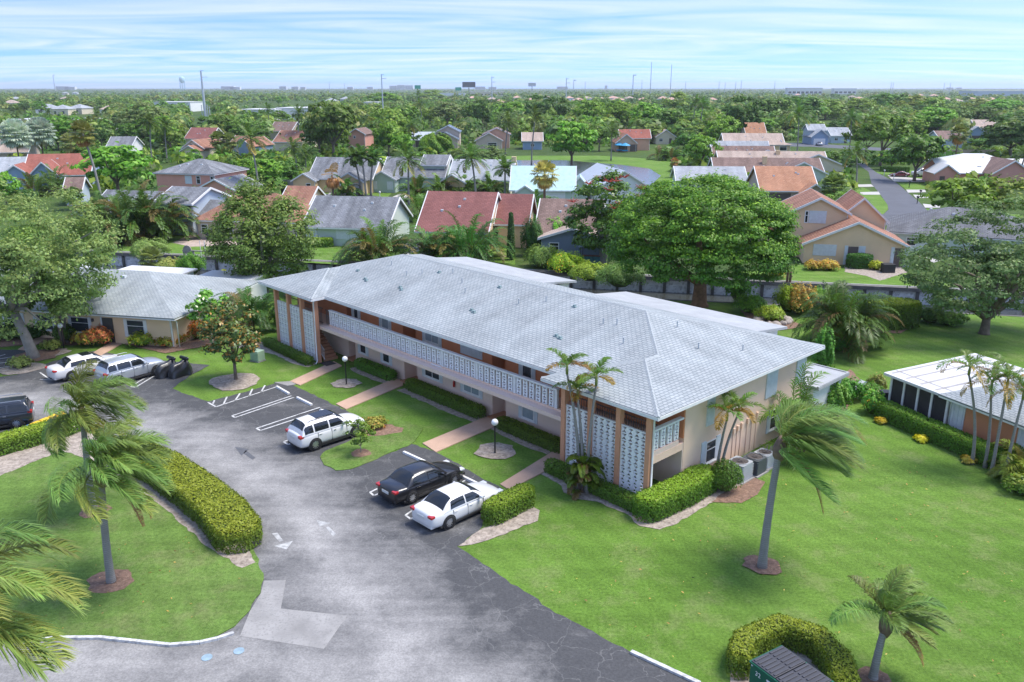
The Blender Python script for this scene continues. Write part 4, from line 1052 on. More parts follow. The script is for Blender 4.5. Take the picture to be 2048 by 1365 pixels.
# single-storey block beside the lot (left)
r = empty('estate_house', (-26.5 - 15 * math.cos(R(-12.3)), 62.8 - 15 * math.sin(R(-12.3)), 0), R(-12.3), 'single-storey estate block with pale grey-blue hip roof and peach walls beside the lot', 'house')
b3 = 15.0
block(r, -b3 + .7, b3 - .7, .7, 13.0, 2.65, 'hip', 2.05, 'blue', 'peachy', .7)
for a, c, z0, z1 in ((19.9, 21.6, .75, 2.05), (25.1, 26.7, .75, 2.1), (13.4, 15.2, .7, 2.05), (16.6, 18.2, .75, 2.05), (9.2, 10.6, .75, 2.05)):
    window(r, -b3 + a, -b3 + c, z0, z1, .7, 1, True, GLASS); shutters(r, -b3 + a, -b3 + c, z0, z1, .697, .24, WHITE)
for a in (22.9, 11.9):
    d_ = MB().box(-b3 + a, -b3 + a + .95, .64, .7, .08, 2.12).build('door', mat('dark_screen_door', (.07, .065, .06), .5, .1, 3), r); MB().box(-b3 + a - .14, -b3 + a, .62, .7, .05, 2.2).build('door_frame', WHITE, d_)
    l_ = MB().box(-b3 + a - .95, -b3 + a - .8, .55, .7, 1.75, 2.0).build('wall_lantern', IRON, r)
for x in (b3 - .85, b3 - .25):
    MB().tube([(x, .1, 2.5), (x, .4, 2.35), (x, .6, 2.2), (x, .62, .1)], .05, 8).build('downspout', WHITE, r, smooth=True)
MB().box(-1.5, 6.0, 13.05, 17.5, 2.45, 2.6).build('porch_roof', RM['white'], r); MB().box(-1.2, 5.7, 13.02, 17.2, 0, 2.45).build('porch_wall', WM['white'], r)
MB().box(8.0, 14.0, 13.05, 17.0, 2.5, 2.64).build('porch_roof', RM['white'], r); MB().box(8.2, 13.8, 13.02, 16.8, 0, 2.5).build('porch_wall', WM['white'], r)
MB().box(-13, -5, 13.05, 18.0, 2.5, 2.64).build('porch_roof', RM['white'], r); MB().box(-12.8, -5.2, 13.02, 17.8, 0, 2.5).build('porch_wall', WM['white'], r)
# estate house with the screened porch (right edge)
ry = R(-66.4)
r = empty('porch_house', (23.7, 50.0, 0), ry, 'orange-walled estate house with screened porch under a white membrane roof, right edge', 'house')
MB().add([(0, 0, 2.62), (4.6, 0, 2.62), (4.6, 8.2, 2.86), (0, 8.2, 2.86), (0, 0, 2.46), (4.6, 0, 2.46), (4.6, 8.2, 2.7), (0, 8.2, 2.7)], [(0, 1, 2, 3), (7, 6, 5, 4), (0, 4, 5, 1), (1, 5, 6, 2), (2, 6, 7, 3), (3, 7, 4, 0)]).build('porch_roof', RM['white'], r)
PATCH = mat('roof_patch_strip', (.36, .34, .33), .8, .2, 2)
for x in (.25, 1.35, 2.45, 3.55): MB().add([(x, .3, 2.633), (x + .2, .3, 2.633), (x + .2, 7.9, 2.856), (x, 7.9, 2.856)], [(0, 1, 2, 3)]).build('roof_seam', PATCH, r)
for y in (.9, 4.6): MB().add([(.1, y, 2.66 + .029 * (y - 1)), (4.5, y, 2.66 + .029 * (y - 1)), (4.5, y + .12, 2.664 + .029 * (y - 1)), (.1, y + .12, 2.664 + .029 * (y - 1))], [(0, 1, 2, 3)]).build('roof_seam', PATCH, r)
SCR = mat('porch_screen', (.035, .032, .035), .7, .2, 2)
MB().box(.35, 4.5, .42, .46, .5, 2.44).build('screen', SCR, r); MB().box(.3, .34, .6, 7.6, .5, 2.44).build('screen', SCR, r)
for x in (.35, 1.35, 2.4, 3.4, 4.5): MB().box(x - .07, x + .07, .36, .5, 0, 2.46).build('porch_post', WHITE, r)
MB().box(.33, 4.5, .4, .5, 0, .5).build('porch_kneewall', WHITE, r); MB().box(.26, .4, .5, 7.6, 0, .5).build('porch_kneewall', WHITE, r); MB().box(.4, 4.5, 3.2, 3.3, 0, 2.45).build('inner_wall', WM['orangew'], r)
block(r, 4.65, 22, .5, 13, 2.62, 'hip', 2.2, 'blue', 'orangew', .55, [('p', .1, 1.0, .3, 2.3), ('p', 4.3, 5.6, .3, 2.3), ('w', 7, 8.5, .8, 2.1, 2)])
MB().tube([(4.7, .1, 2.5), (4.72, .3, 2.3), (4.72, .42, 2.2), (4.72, .42, .1)], .05, 8).build('downspout', WHITE, r, smooth=True)

# ---- far bank of the canal
house('beige house with rust hip roof half hidden behind the tall green tree', 392, 600, 481, 9.5, 2.7, 'hip', 3.2, 'rust', 'tanw', -9, wins=[('w', .5, 1.5, .8, 2.1), ('w', 4.0, 5.2, .8, 2.1), ('d', 6.3, 8.2, .1, 2.3)])
house('peach gable wing with rust roof just past the tall tree', 560, 614, 452, 9, 2.8, 'gx', 2.6, 'rust', 'peachy', -9, wins=[])
house('pale green house with weathered grey gable roof and white storm panels by the canal', 610, 775, 493, 11, 2.7, 'gx', 3.1, 'grey', 'mint', -9, wins=[('p', .1, 1.6, .2, 2.4), ('p', 4.2, 6.0, .9, 2.4), ('p', 6.1, 11, .1, 2.4)])
house('peach house with the large dark red gable roof behind the areca palms', 838, 972, 508, 13.5, 3.0, 'gx', 3.9, 'red', 'peachy', -9, wings=[(4.9, 8.5, 5.5, 13.5, 3.4, 'gx', 3.0, 'red', 'peachy')], wins=[('w', 1, 2, .9, 2.1), ('p', 3, 5, .1, 2.2)])
house('slate blue house with brown shingle roof between the red roof and the flowering tree', 1075, 1195, 512, 12, 2.8, 'gx', 3.4, 'brown', 'slate', -9, wings=[(-3.0, 4.5, -2.6, 1.0, 2.7, 'gy', 1.2, 'tan', 'slate', .4, [('w', 1, 2.2, .9, 2.1)])], wins=[])
# peach two-volume house right of the big round tree
yw = R(-12); g, w = hpix(1612, 1802, 531, yw)
r = empty('house', (g[0], g[1], 0), yw, 'yellow-peach house with rust roofs and two gables right of the big round tree', 'house', 'houses of the neighbourhood')
block(r, -w / 2, w / 2, 0, 8, 2.5, 'gy', 2.6, 'rust', 'peachy', .35, [('p', 1.0, 3.6, 1.0, 2.35), ('d', 4.9, 6.0, .05, 2.2), ('p', 4.5, 4.88, .05, 2.3), ('p', 6.05, 6.8, .05, 2.3), ('d', 10.0, 11.0, .05, 2.2), ('p', 9.6, 9.98, .05, 2.3), ('p', 11.05, 12.0, .05, 2.3)])
block(r, -w / 2 - 1.5, w / 2 - 6.2, 4.0, 13, 5.6, 'gy', 1.7, 'rust', 'peachy', .35, [('p', 2.2, 4.2, 4.2, 5.7), ('w', 1.7, 2.15, 4.2, 5.7)])
block(r, -1.0, w / 2 - 1.0, 8.2, 17, 4.3, 'gy', 2.6, 'rust', 'peachy', .35)
block(r, -w / 2 - 6, -w / 2 - 1.6, 6, 14, 2.7, 'hip', 1.6, 'rust', 'peachy', .35)
house('pale green house with dark grey hip roof and condensers at the end of the road', 1800, 2060, 516, 13, 2.7, 'hip', 2.6, 'dgrey', 'mint', -25, wins=[('w', 2.0, 3.2, 1.0, 2.1), ('d', 4.5, 5.6, .05, 2.1), ('w', 9.0, 10.6, .8, 2.1)])
# ---- middle rows
house('blue-grey two-storey house with grey roofs behind the bushy palms', 318, 392, 470, 9, 4.6, 'gx', 1.6, 'grey', 'pblue', -14, wings=[(-14, -2.6, 1.0, 8, 3.4, 'gx', 2.0, 'grey', 'green', .4, [('w', 1, 2.6, .9, 2.2)]), (-15.5, -11.0, -1.2, 4, 2.8, 'gy', 1.3, 'grey', 'green', .4, [('w', 1.2, 3.0, .9, 2.1, 2)]), (2.6, 6.0, 1.5, 8, 2.8, 'gx', 1.6, 'grey', 'pblue')], wins=[('w', .8, 2.0, 3.2, 4.3)])
house('salmon pink two-storey house with grey hip roof and pink garage wing', 312, 438, 402, 11, 5.0, 'hip', 2.2, 'grey', 'pink', -14, wings=[(4.2, 11.5, -2.5, 6, 2.7, 'gy', 1.7, 'grey', 'pink', .4)], wins=[('p', 6.0, 7.4, 3.1, 4.6), ('w', 8.3, 9.2, 3.1, 4.6), ('w', 11.2, 12.2, 3.1, 4.6)])
house('yellow house with grey roof and white double garage door by the cul-de-sac', 620, 745, 386, 11, 3.0, 'gx', 3.4, 'grey', 'yellow', -8, wings=[(.2, 5.6, -3.5, 2, 2.8, 'gy', 1.5, 'grey', 'yellow', .4, [('g', .7, 4.7, .05, 2.3)]), (-9.0, -4.5, -2.0, 2, 2.6, 'gy', 1.3, 'grey', 'yellow', .4, [('w', 2.6, 3.6, .6, 2.0)])], wins=[])
house('sage green house with grey roof and white awning shutters', 765, 888, 383, 11, 3.1, 'gx', 3.2, 'grey', 'green', -8, wings=[(-8.2, -2.8, -3.0, 2, 2.7, 'gy', 1.5, 'grey', 'green', .4, [('p', .5, 1.7, .6, 2.2), ('p', 3.7, 4.9, .6, 2.2)]), (1.5, 6.2, 2.0, 9, 5.2, 'gx', 1.6, 'grey', 'green', .4)], wins=[])
house('grey-roofed house with small orange gable behind the coconut palm', 900, 1020, 389, 11, 3.0, 'gx', 3.2, 'lgrey', 'cream', -8, wings=[(-7.5, -2.5, -2.5, 2, 2.6, 'gy', 1.4, 'lgrey', 'yellow', .4)], wins=[], chim=(6.0, 5, 3, 6.9))
house('mint house with the turquoise metal roof and white garage door', 1024, 1146, 409, 9, 2.8, 'gx', 3.5, 'teal', 'mint', -4, wings=[(-4.6, -1.5, -1.2, 2, 2.4, 'gy', 1.0, 'teal', 'mint', .3), (5.2, 8.0, 3, 8, 3.0, 'gy', 1.6, 'teal', 'mint', .3)], wins=[('g', 5.6, 9.5, .05, 2.3), ('w', .3, 1.4, 1.1, 2.3)])
house('house with pale grey ridged roof behind the red-flowered tree', 1190, 1300, 407, 15, 2.8, 'gy', 3.0, 'metal', 'white', 12, wins=[])
house('tan house with bright orange shingle roof behind the big round tree', 1522, 1628, 414, 12, 3.0, 'gx', 3.4, 'orange', 'tanw', -4, wings=[(1.8, 6.0, -1.8, 3, 2.8, 'gy', 1.4, 'orange', 'tanw', .4)], wins=[('d', .5, 5.0, .1, 2.3)])
house('low house with plain grey roof left of the orange roof', 1355, 1488, 390, 9, 2.8, 'gx', 2.2, 'lgrey', 'mint', -4, wins=[])
house('sage house with brown roof, first behind the orange roof', 1432, 1640, 372, 10, 2.8, 'gx', 2.6, 'brown', 'green', -4, wings=[(1.5, 11, -2.5, 4, 3.0, 'gy', 2.2, 'brown', 'mint', .5)], wins=[], chim=(-.5, 3, 3, 5.9))
house('cream house with tan roof, second behind the orange roof', 1442, 1650, 357, 10, 2.9, 'gx', 2.8, 'tan', 'yellow', -4, wings=[(3, 15, -2, 5, 3.2, 'gy', 2.4, 'tan', 'cream', .5)], wins=[], chim=(1.5, 4, 3, 6))
house('salmon house with dark brown roof, third behind the orange roof', 1430, 1548, 343, 10, 2.8, 'gx', 3.0, 'brown', 'salmon', -4, wings=[(0, 9, -3, 4, 2.9, 'gy', 2.6, 'brown', 'salmon', .5)], wins=[])
house('house with long pale grey roof beyond the brown roofs', 1426, 1536, 332, 10, 2.9, 'gx', 3.2, 'lgrey', 'pblue', -4, wins=[])
house('yellow two-storey house with tan roof beyond the grey one', 1450, 1564, 322, 11, 4.3, 'gx', 3.0, 'tan', 'yellow', -4, wings=[(1, 9.5, -1.5, 6, 4.6, 'hip', 1.4, 'tan', 'yellow', .5, [('w', 5.6, 7.6, 3.0, 4.2)])], wins=[])
house('blue house with brick red roof at the left behind the palms', 62, 175, 378, 12, 3.0, 'gx', 3.6, 'brick', 'blue', 14, wings=[(-9.5, -4.0, -3.0, 3, 3.2, 'gy', 2.0, 'brick', 'blue', .4), (-3.6, 1.0, -4.5, 2, 3.6, 'gy', 2.2, 'brick', 'blue', .4)], wins=[])
house('house with white roof and pale blue gable at the left edge', -40, 70, 372, 12, 2.7, 'gx', 2.8, 'lgrey', 'blue', 14, wings=[(1.0, 9.0, -3, 4, 2.7, 'gy', 1.8, 'lgrey', 'blue', .4, [('g', 1.6, 6.4, .05, 2.2)])], wins=[])
house('brown-roofed house at the left edge behind the silver palms', -30, 52, 326, 12, 3.0, 'gx', 3.0, 'tan', 'tanw', 14, wins=[])
house('small brown-roofed shed between the oak crown and the blue-grey house', 136, 162, 412, 7, 2.6, 'gx', 2.0, 'brown', 'pblue', 14, wins=[])
house('white house with grey gables above the bright green tree', 218, 262, 314, 11, 3.0, 'gx', 2.6, 'grey', 'white', 5)
house('cream gabled house with rust roof among the left trees', 366, 412, 318, 12, 3.2, 'gy', 2.2, 'rust', 'cream', -14, wings=[(-2.0, 3.4, -3.0, 2, 2.6, 'gy', 1.4, 'rust', 'cream', .4)], wins=[('w', 2.4, 3.4, 3.2, 4.2)])
house('house with maroon roof above the cream gabled house', 372, 424, 297, 11, 3.4, 'gx', 3.2, 'red', 'cream', -8, wins=[])
house('sky blue cottage with brown roof left of the coconut palm', 466, 508, 312, 11, 3.0, 'gy', 2.2, 'rust', 'blue', -18, wings=[(-6, -1, 3, 9, 3.8, 'gx', 1.8, 'rust', 'pblue')], wins=[])
house('cream house with brown gable roof behind the coconut palm', 548, 606, 302, 12, 3.0, 'gx', 3.2, 'rust', 'cream', -12, wins=[])
house('house with reddish roof farther up behind the cream one', 540, 584, 279, 11, 3.4, 'gx', 3.2, 'brown', 'tanw', -12, wins=[])
house('tall pink house beside the dark ficus', 697, 732, 307, 9, 6.0, 'gy', 1.6, 'brown', 'pink', -8, wins=[('w', .6, 2.0, .8, 2.2), ('w', 3.0, 5.0, .3, 2.4), ('w', 1.8, 2.6, 4.6, 5.4)])
house('tan house with navy metal roofs across the lake', 868, 916, 297, 11, 3.2, 'gy', 2.2, 'navy', 'beige', 0, wings=[(-3.5, 4.5, 4, 11, 5.4, 'gy', 2.0, 'navy', 'beige', .4, [('w', 1.6, 3.0, 4.3, 5.3)]), (-11.5, -4.2, 1, 9, 3.0, 'gx', 2.2, 'metal', 'beige', .5, [('d', 1, 6, .2, 2.4)])], wins=[('w', 4.2, 5.0, .3, 2.2), ('w', 5.4, 6.2, .3, 2.2)])
house('tan gabled house across the lake behind the coconut palms', 952, 1004, 299, 12, 3.0, 'gy', 2.4, 'brown', 'beige', 0, wings=[(-2, 7, 5, 12, 4.8, 'gy', 2.0, 'brown', 'salmon')], wins=[('w', 4, 7, .4, 2.2)])
house('blue lakeside house in the shade of the palms', 1046, 1084, 300, 10, 3.0, 'gx', 2.4, 'tan', 'blue', 0)
house('red-roofed lakeside house with blue umbrellas on its patio', 1232, 1272, 304, 12, 3.0, 'gy', 2.6, 'rust', 'brownw' if 'brownw' in WM else 'salmon', 0, wings=[(-1, 8.5, 6, 14, 4.2, 'gx', 2.4, 'brick', 'salmon')], wins=[('d', .8, 3.6, .1, 2.3), ('d', 4.5, 6.8, .1, 2.3)])
house('tan low house at the right end of the lake lawn', 1312, 1350, 289, 12, 2.8, 'gy', 2.4, 'tan', 'cream', 0)
house('small grey gabled house under the two tall palms', 1356, 1390, 277, 11, 2.9, 'gy', 2.6, 'lgrey', 'pblue', 0)
house('house with rusty orange roof peeking through the trees', 1492, 1530, 288, 10, 3.6, 'gx', 3.8, 'orange', 'tanw', 0, wins=[])
house('light blue house with white garage beyond the brown roofs', 1622, 1656, 290, 9, 3.0, 'gy', 2.4, 'lgrey', 'blue', 0, wings=[(-3, 3, 4, 10, 5.2, 'gx', 1.8, 'lgrey', 'pblue')], wins=[('g', .8, 5, .05, 2.2)])
house('pale blue house on the cross street', 1662, 1700, 287, 10, 2.9, 'gx', 2.6, 'lgrey', 'pblue', 0)
house('pink house with brown and white roof right of the road', 1886, 2060, 372, 11, 2.8, 'gx', 2.4, 'white', 'pink', -6, wings=[(-1, 7, -4, 6, 3.0, 'gy', 2.6, 'brown', 'pink', .4), (-11.5, -7.0, -2.0, 3, 2.9, 'gy', 1.6, 'white', 'pink', .4, [('d', 1, 2, .1, 2.1)])], wins=[('w', 14, 15.5, .9, 2.1), ('w', 17.5, 19, .9, 2.1)])
house('house with broad white coated roof behind the pink house', 1890, 2034, 355, 12, 2.8, 'hip', 2.2, 'white', 'yellow', -6, wins=[])
house('grey house with blue gable and dark screens at the upper right', 1928, 1972, 286, 12, 3.2, 'gy', 2.8, 'lgrey', 'blue', -4, wins=[('d', 2.0, 7.5, .2, 2.6)])
house('tan-roofed house behind the grey blue gable at the upper right', 1952, 1992, 270, 12, 3.2, 'gx', 3.0, 'tan', 'tanw', -4, wins=[])
house('grey roofed house left of the round fan palm at the upper right', 1880, 1924, 296, 12, 3.0, 'gx', 2.4, 'brown', 'pblue', -4, wins=[])
# ---- large far buildings
def far_block(label, x0, x1, yb, ytop, d, m, windows=0, name='commercial_building', yaw=0):
    yaw = R(yaw); g, w = hpix(x0, x1, yb, yaw); s = pxm(yb); h = (yb - ytop) / s
    r = empty(name, (g[0], g[1], 0), yaw, label, 'building', 'large far buildings')
    MB().box(-w / 2, w / 2, 0, d, 0, h).build('wall', m, r)
    MB().box(-w / 2 - .3, w / 2 + .3, -.3, d + .3, h, h + .35).build('roof', RM['white'], r)
    for i in range(windows):
        c = -w / 2 + w * (i + .5) / windows; ww = w / windows * .36
        window(r, c - ww, c + ww, h * .18, h * .5, 0, 2, False, DGL, sill=False, fw=.15)
    return r
far_block('long low white-roofed warehouse at the far left', -60, 215, 262, 247, 60, WM['white'], 10, yaw=2)
far_block('white flat-roofed office with dark window bays behind the ficus', 478, 552, 241, 221, 26, WM['white'], 3, yaw=-8)
far_block('white warehouse running on right of the flat office', 552, 640, 240, 218, 34, WM['white'], 6, yaw=-8)
far_block('white shed roof far behind the steel pole', 310, 382, 224, 206, 30, WM['white'], 3)
far_block('small white building right of the second pole', 728, 756, 222, 206, 20, WM['white'], 2)
far_block('pale four-storey apartment row near the horizon on the right', 1575, 1644, 190, 177, 25, WM['white'], 8)
far_block('second pale apartment row right of the first', 1668, 1712, 189, 178, 25, WM['white'], 5)
far_block('long pale warehouse at the far right horizon', 1950, 2070, 192, 183, 80, WM['pblue'], 0)
far_block('cream store roofs right of the billboard', 940, 1010, 192, 184, 40, WM['cream'], 5)
far_block('long white flyover-like shed left of the billboard', 880, 930, 192, 187, 20, WM['white'], 0)
fhouses = [(945, 203), (985, 206), (1035, 202), (1065, 207), (1095, 202), (1108, 208), (1140, 203), (1160, 209), (1175, 204), (1205, 207), (1225, 203), (1240, 208), (1262, 204), (1290, 208), (1325, 204), (1345, 207), (1388, 206), (1425, 208), (1705, 201), (1722, 205), (1850, 206), (1872, 210), (1893, 206), (1918, 211), (1945, 207), (1965, 210), (1987, 207), (1815, 196), (1842, 196), (1868, 197), (30, 205), (125, 205), (150, 189), (130, 190), (20, 216), (95, 229), (120, 231), (150, 229), (220, 232), (1595, 195), (1000, 214), (1420, 218), (660, 210), (690, 205)]
def nth(k): return '%d%s' % (k, 'th' if 10 <= k % 100 <= 20 else {1: 'st', 2: 'nd', 3: 'rd'}.get(k % 10, 'th'))
fhouses.sort()
for i, (x, y) in enumerate(fhouses):
    s = pxm(y); rnd = random.Random(i)
    wpx = rnd.uniform(13, 17) * s * .9
    house('far house with a pale hip roof, %s from the left in the distant tree belt' % nth(i + 1), x - wpx / 2, x + wpx / 2, y, 13, 4.6, 'hip', 3.0, ('pinktile' if x > 900 else 'lgrey') if i % 4 else 'tan', 'cream' if i % 2 else 'white', rnd.uniform(-20, 20), group='far houses in the tree belt', name='far_house', wins=[('w', 2, 4, 1, 3), ('w', 8, 10, 1, 3)])
HAZEB = mat('far_tower_wall', (.78, .79, .80), .8, .1, .05)
for i, (x, t, w, lb) in enumerate(sorted([(125, 169, 26, 'slab'), (140, 170, 20, 'slab'), (455, 169, 26, 'block'), (470, 171, 20, 'block'), (566, 169, 14, 'tower'), (590, 170, 14, 'tower'), (606, 171, 10, 'tower'), (786, 167, 14, 'block'), (802, 165, 16, 'block'), (818, 166, 16, 'block'), (960, 170, 22, 'slab'), (985, 171, 16, 'slab'), (1125, 170, 22, 'block'), (1212, 167, 5, 'tower'), (1900, 173, 12, 'block'), (1918, 173, 10, 'block'), (740, 171, 12, 'block'), (700, 171, 12, 'block')], key=lambda q: q[0])):
    y = 180.2; s = pxm(y); g = G(x, y); h = (y - t) / s * .62
    r = empty('high_rise', (g[0], g[1], 0), 0, 'hazy pale high-rise %s on the horizon, %s entry of the skyline from the left' % (lb, nth(i + 1)), 'building', 'high-rises on the horizon')
    ww = w / s; MB().box(-ww / 2, ww / 2, 0, ww * .5, 0, h).build('wall', HAZEB, r); MB().box(-ww * .2, ww * .2, ww * .1, ww * .4, h, h * 1.06).build('roof_house', HAZEB, r)
    b = MB()
    for k in range(5): b.box(-ww * .46, ww * .46, -1.5, -.2, h * (.12 + .17 * k), h * (.2 + .17 * k))
    b.build('window_band', mat('far_window_band', (.2, .23, .27), .3, 0), r)
# water tower
y = 181.0; g = G(366, y); s = pxm(y); hh = (y - 154.5) / s
r = empty('water_tower', (g[0], g[1], 0), 0, 'pale turquoise water tower on legs on the left horizon', 'water tower'); WT = mat('water_tower_paint', (.45, .68, .70), .5, .1, .01); wr = 5.2 / s
MB().lathe([(wr * .3, hh * .52), (wr * .95, hh * .62), (wr, hh * .72), (wr, hh * .86), (wr * .8, hh * .95), (wr * .2, hh)], 16).build('tank', WT, r, smooth=True)
for k in range(6):
    a = k * PI / 3; MB().tube([(math.cos(a) * wr * .95, math.sin(a) * wr * .95, 0), (math.cos(a) * wr * .9, math.sin(a) * wr * .9, hh * .66)], wr * .1, 6).build('leg', WT, r)
# power poles, masts and billboards
STEEL = mat('pole_steel', (.50, .54, .57), .5, .06, .2, metal=.2)
def pole(px_, yb, yt, label, rpx=2.2, arms=((.06, 1.0), (.12, 1.4)), name='power_pole', cat='pole', grp='power poles and masts'):
    g = G(px_, yb); s = pxm(yb); h = (yb - yt) / s
    r = empty(name, (g[0], g[1], 0), 0, label, cat, grp)
    MB().tube([(0, 0, 0), (0, 0, h)], [rpx / s, rpx * .55 / s], 8).build('shaft', STEEL, r)
    for f_, l in arms: MB().box(0, l * 4.0 / s * 1.5, -.3 / s, .3 / s, h * (1 - f_), h * (1 - f_) + .8 / s).build('arm', STEEL, r)
    return r
pole(413, 252, 147, 'tall steel power pole on the left, the thickest of all', 3.0, ((.005, 1.0), (.12, 2.0)))
for dx, lb in ((-6, 'left'), (5, 'middle'), (9, 'right')): pole(413 + dx, 252, 206 + abs(dx), 'short steel pylon stub at the foot of the thick pole, %s one' % lb, 1.2, ())
pole(767, 243, 153, 'steel power pole above the middle trees', 1.6, ((.02, .8), (.1, 1.6)))
pole(984, 212, 156, 'steel power pole right of the black billboard', 1.1, ((.04, .8), (.2, 1.2)))
pole(1132, 207, 159, 'steel power pole above the pink far roofs', 1.1, ((.04, .8), (.2, 1.2)))
pole(1265, 196, 152, 'cell mast with antenna ring', 1.2, ((.02, 1), (.05, 1)))
pole(1147, 184, 161, 'small far mast with antennas', .9, ((.05, .8), (.1, .8)))
pole(1300, 197, 128, 'tall thin lattice mast, the left one of the pair', .9, ())
pole(1340, 197, 133, 'tall thin lattice mast, the right one of the pair', .9, ())
pole(111, 184, 152, 'thin mast with crane top at the far left', 1.0, ((.02, .8),))
for ip, (x, yt) in enumerate(sorted(((1370, 164), (1437, 164), (1449, 165), (1470, 164), (1481, 162), (1548, 163), (1780, 165), (1784, 166), (1886, 167), (1898, 167), (1283, 162), (1170, 165), (690, 168), (660, 164)))): pole(x, 190, yt, 'thin far utility pole against the horizon sky, %s of them from the left' % nth(ip + 1), .7, ())
for (x, y, w, h, yb, c, lb) in ((938, 165.5, 26, 10, 190, (.03, .03, .035), 'black billboard on a single post left of the pole'), (1064, 167, 15, 6, 184, (.35, .38, .42), 'small grey billboard far off')):
    g = G(x, yb); s = pxm(yb); z1 = (yb - y) / s; z0 = z1 - h / s
    r = empty('billboard', (g[0], g[1], 0), 0, lb, 'billboard'); MB().box(-w / 2 / s, w / 2 / s, -.4 / s, .4 / s, z0, z1).build('panel', mat('billboard_%d' % x, c, .5, 0), r); MB().tube([(0, .5 / s, 0), (0, .5 / s, z0)], .8 / s, 8).build('post', mat('billboard_post', (.12, .12, .12), .6, 0), r)
    MB().box(-w / 2 / s, w / 2 / s, -1.0 / s, -.2 / s, z0 - 1 / s, z0 - .3 / s).build('catwalk', STEEL, r)
for (x, y0_, y1_, lb) in ((836, 172, 179, 'green highway sign gantry panel left of the billboard'), (917, 176, 182, 'slanted green highway sign near the billboard')):
    g = G(x, 196); s = pxm(196); r = empty('highway_sign', (g[0], g[1], 0), 0, lb, 'road sign'); MB().box(-6 / s, 6 / s, -.2 / s, .2 / s, (196 - y1_) / s, (196 - y0_) / s).build('panel', mat('sign_green', (.03, .38, .24), .5, 0), r)
    for k in (-4, 4): MB().tube([(k / s, .4 / s, 0), (k / s, .4 / s, (196 - y1_) / s)], .4 / s, 6).build('post', STEEL, r)

# ------------------------------------------------------------------ hedges and bushes
CORE = mat('hedge_core', (.075, .11, .02), .95, .2, 3)
def offset_path(P_, w):
    P_ = [Vector(p) for p in P_]; l = []; r_ = []
    for i, p in enumerate(P_):
        d = (P_[min(i + 1, len(P_) - 1)] - P_[max(i - 1, 0)]).normalized(); n = Vector((-d.y, d.x))
        l.append(p + n * w / 2); r_.append(p - n * w / 2)
    return l, r_
def inpoly(x, y, poly):
    ins = np.zeros(len(x), bool); n = len(poly); j = n - 1
    for i in range(n):
        xi, yi = poly[i]; xj, yj = poly[j]
        k = ((yi > y) != (yj > y)) & (x < (xj - xi) * (y - yi) / (yj - yi + 1e-12) + xi); ins ^= k; j = i
    return ins
def edge_dist(x, y, poly):
    d = np.full(len(x), 1e9); n = len(poly)
    for i in range(n):
        a = np.array(poly[i]); b = np.array(poly[(i + 1) % n]); ab = b - a; t = np.clip(((x - a[0]) * ab[0] + (y - a[1]) * ab[1]) / (ab @ ab + 1e-12), 0, 1)
        d = np.minimum(d, np.hypot(x - a[0] - t * ab[0], y - a[1] - t * ab[1]))
    return d
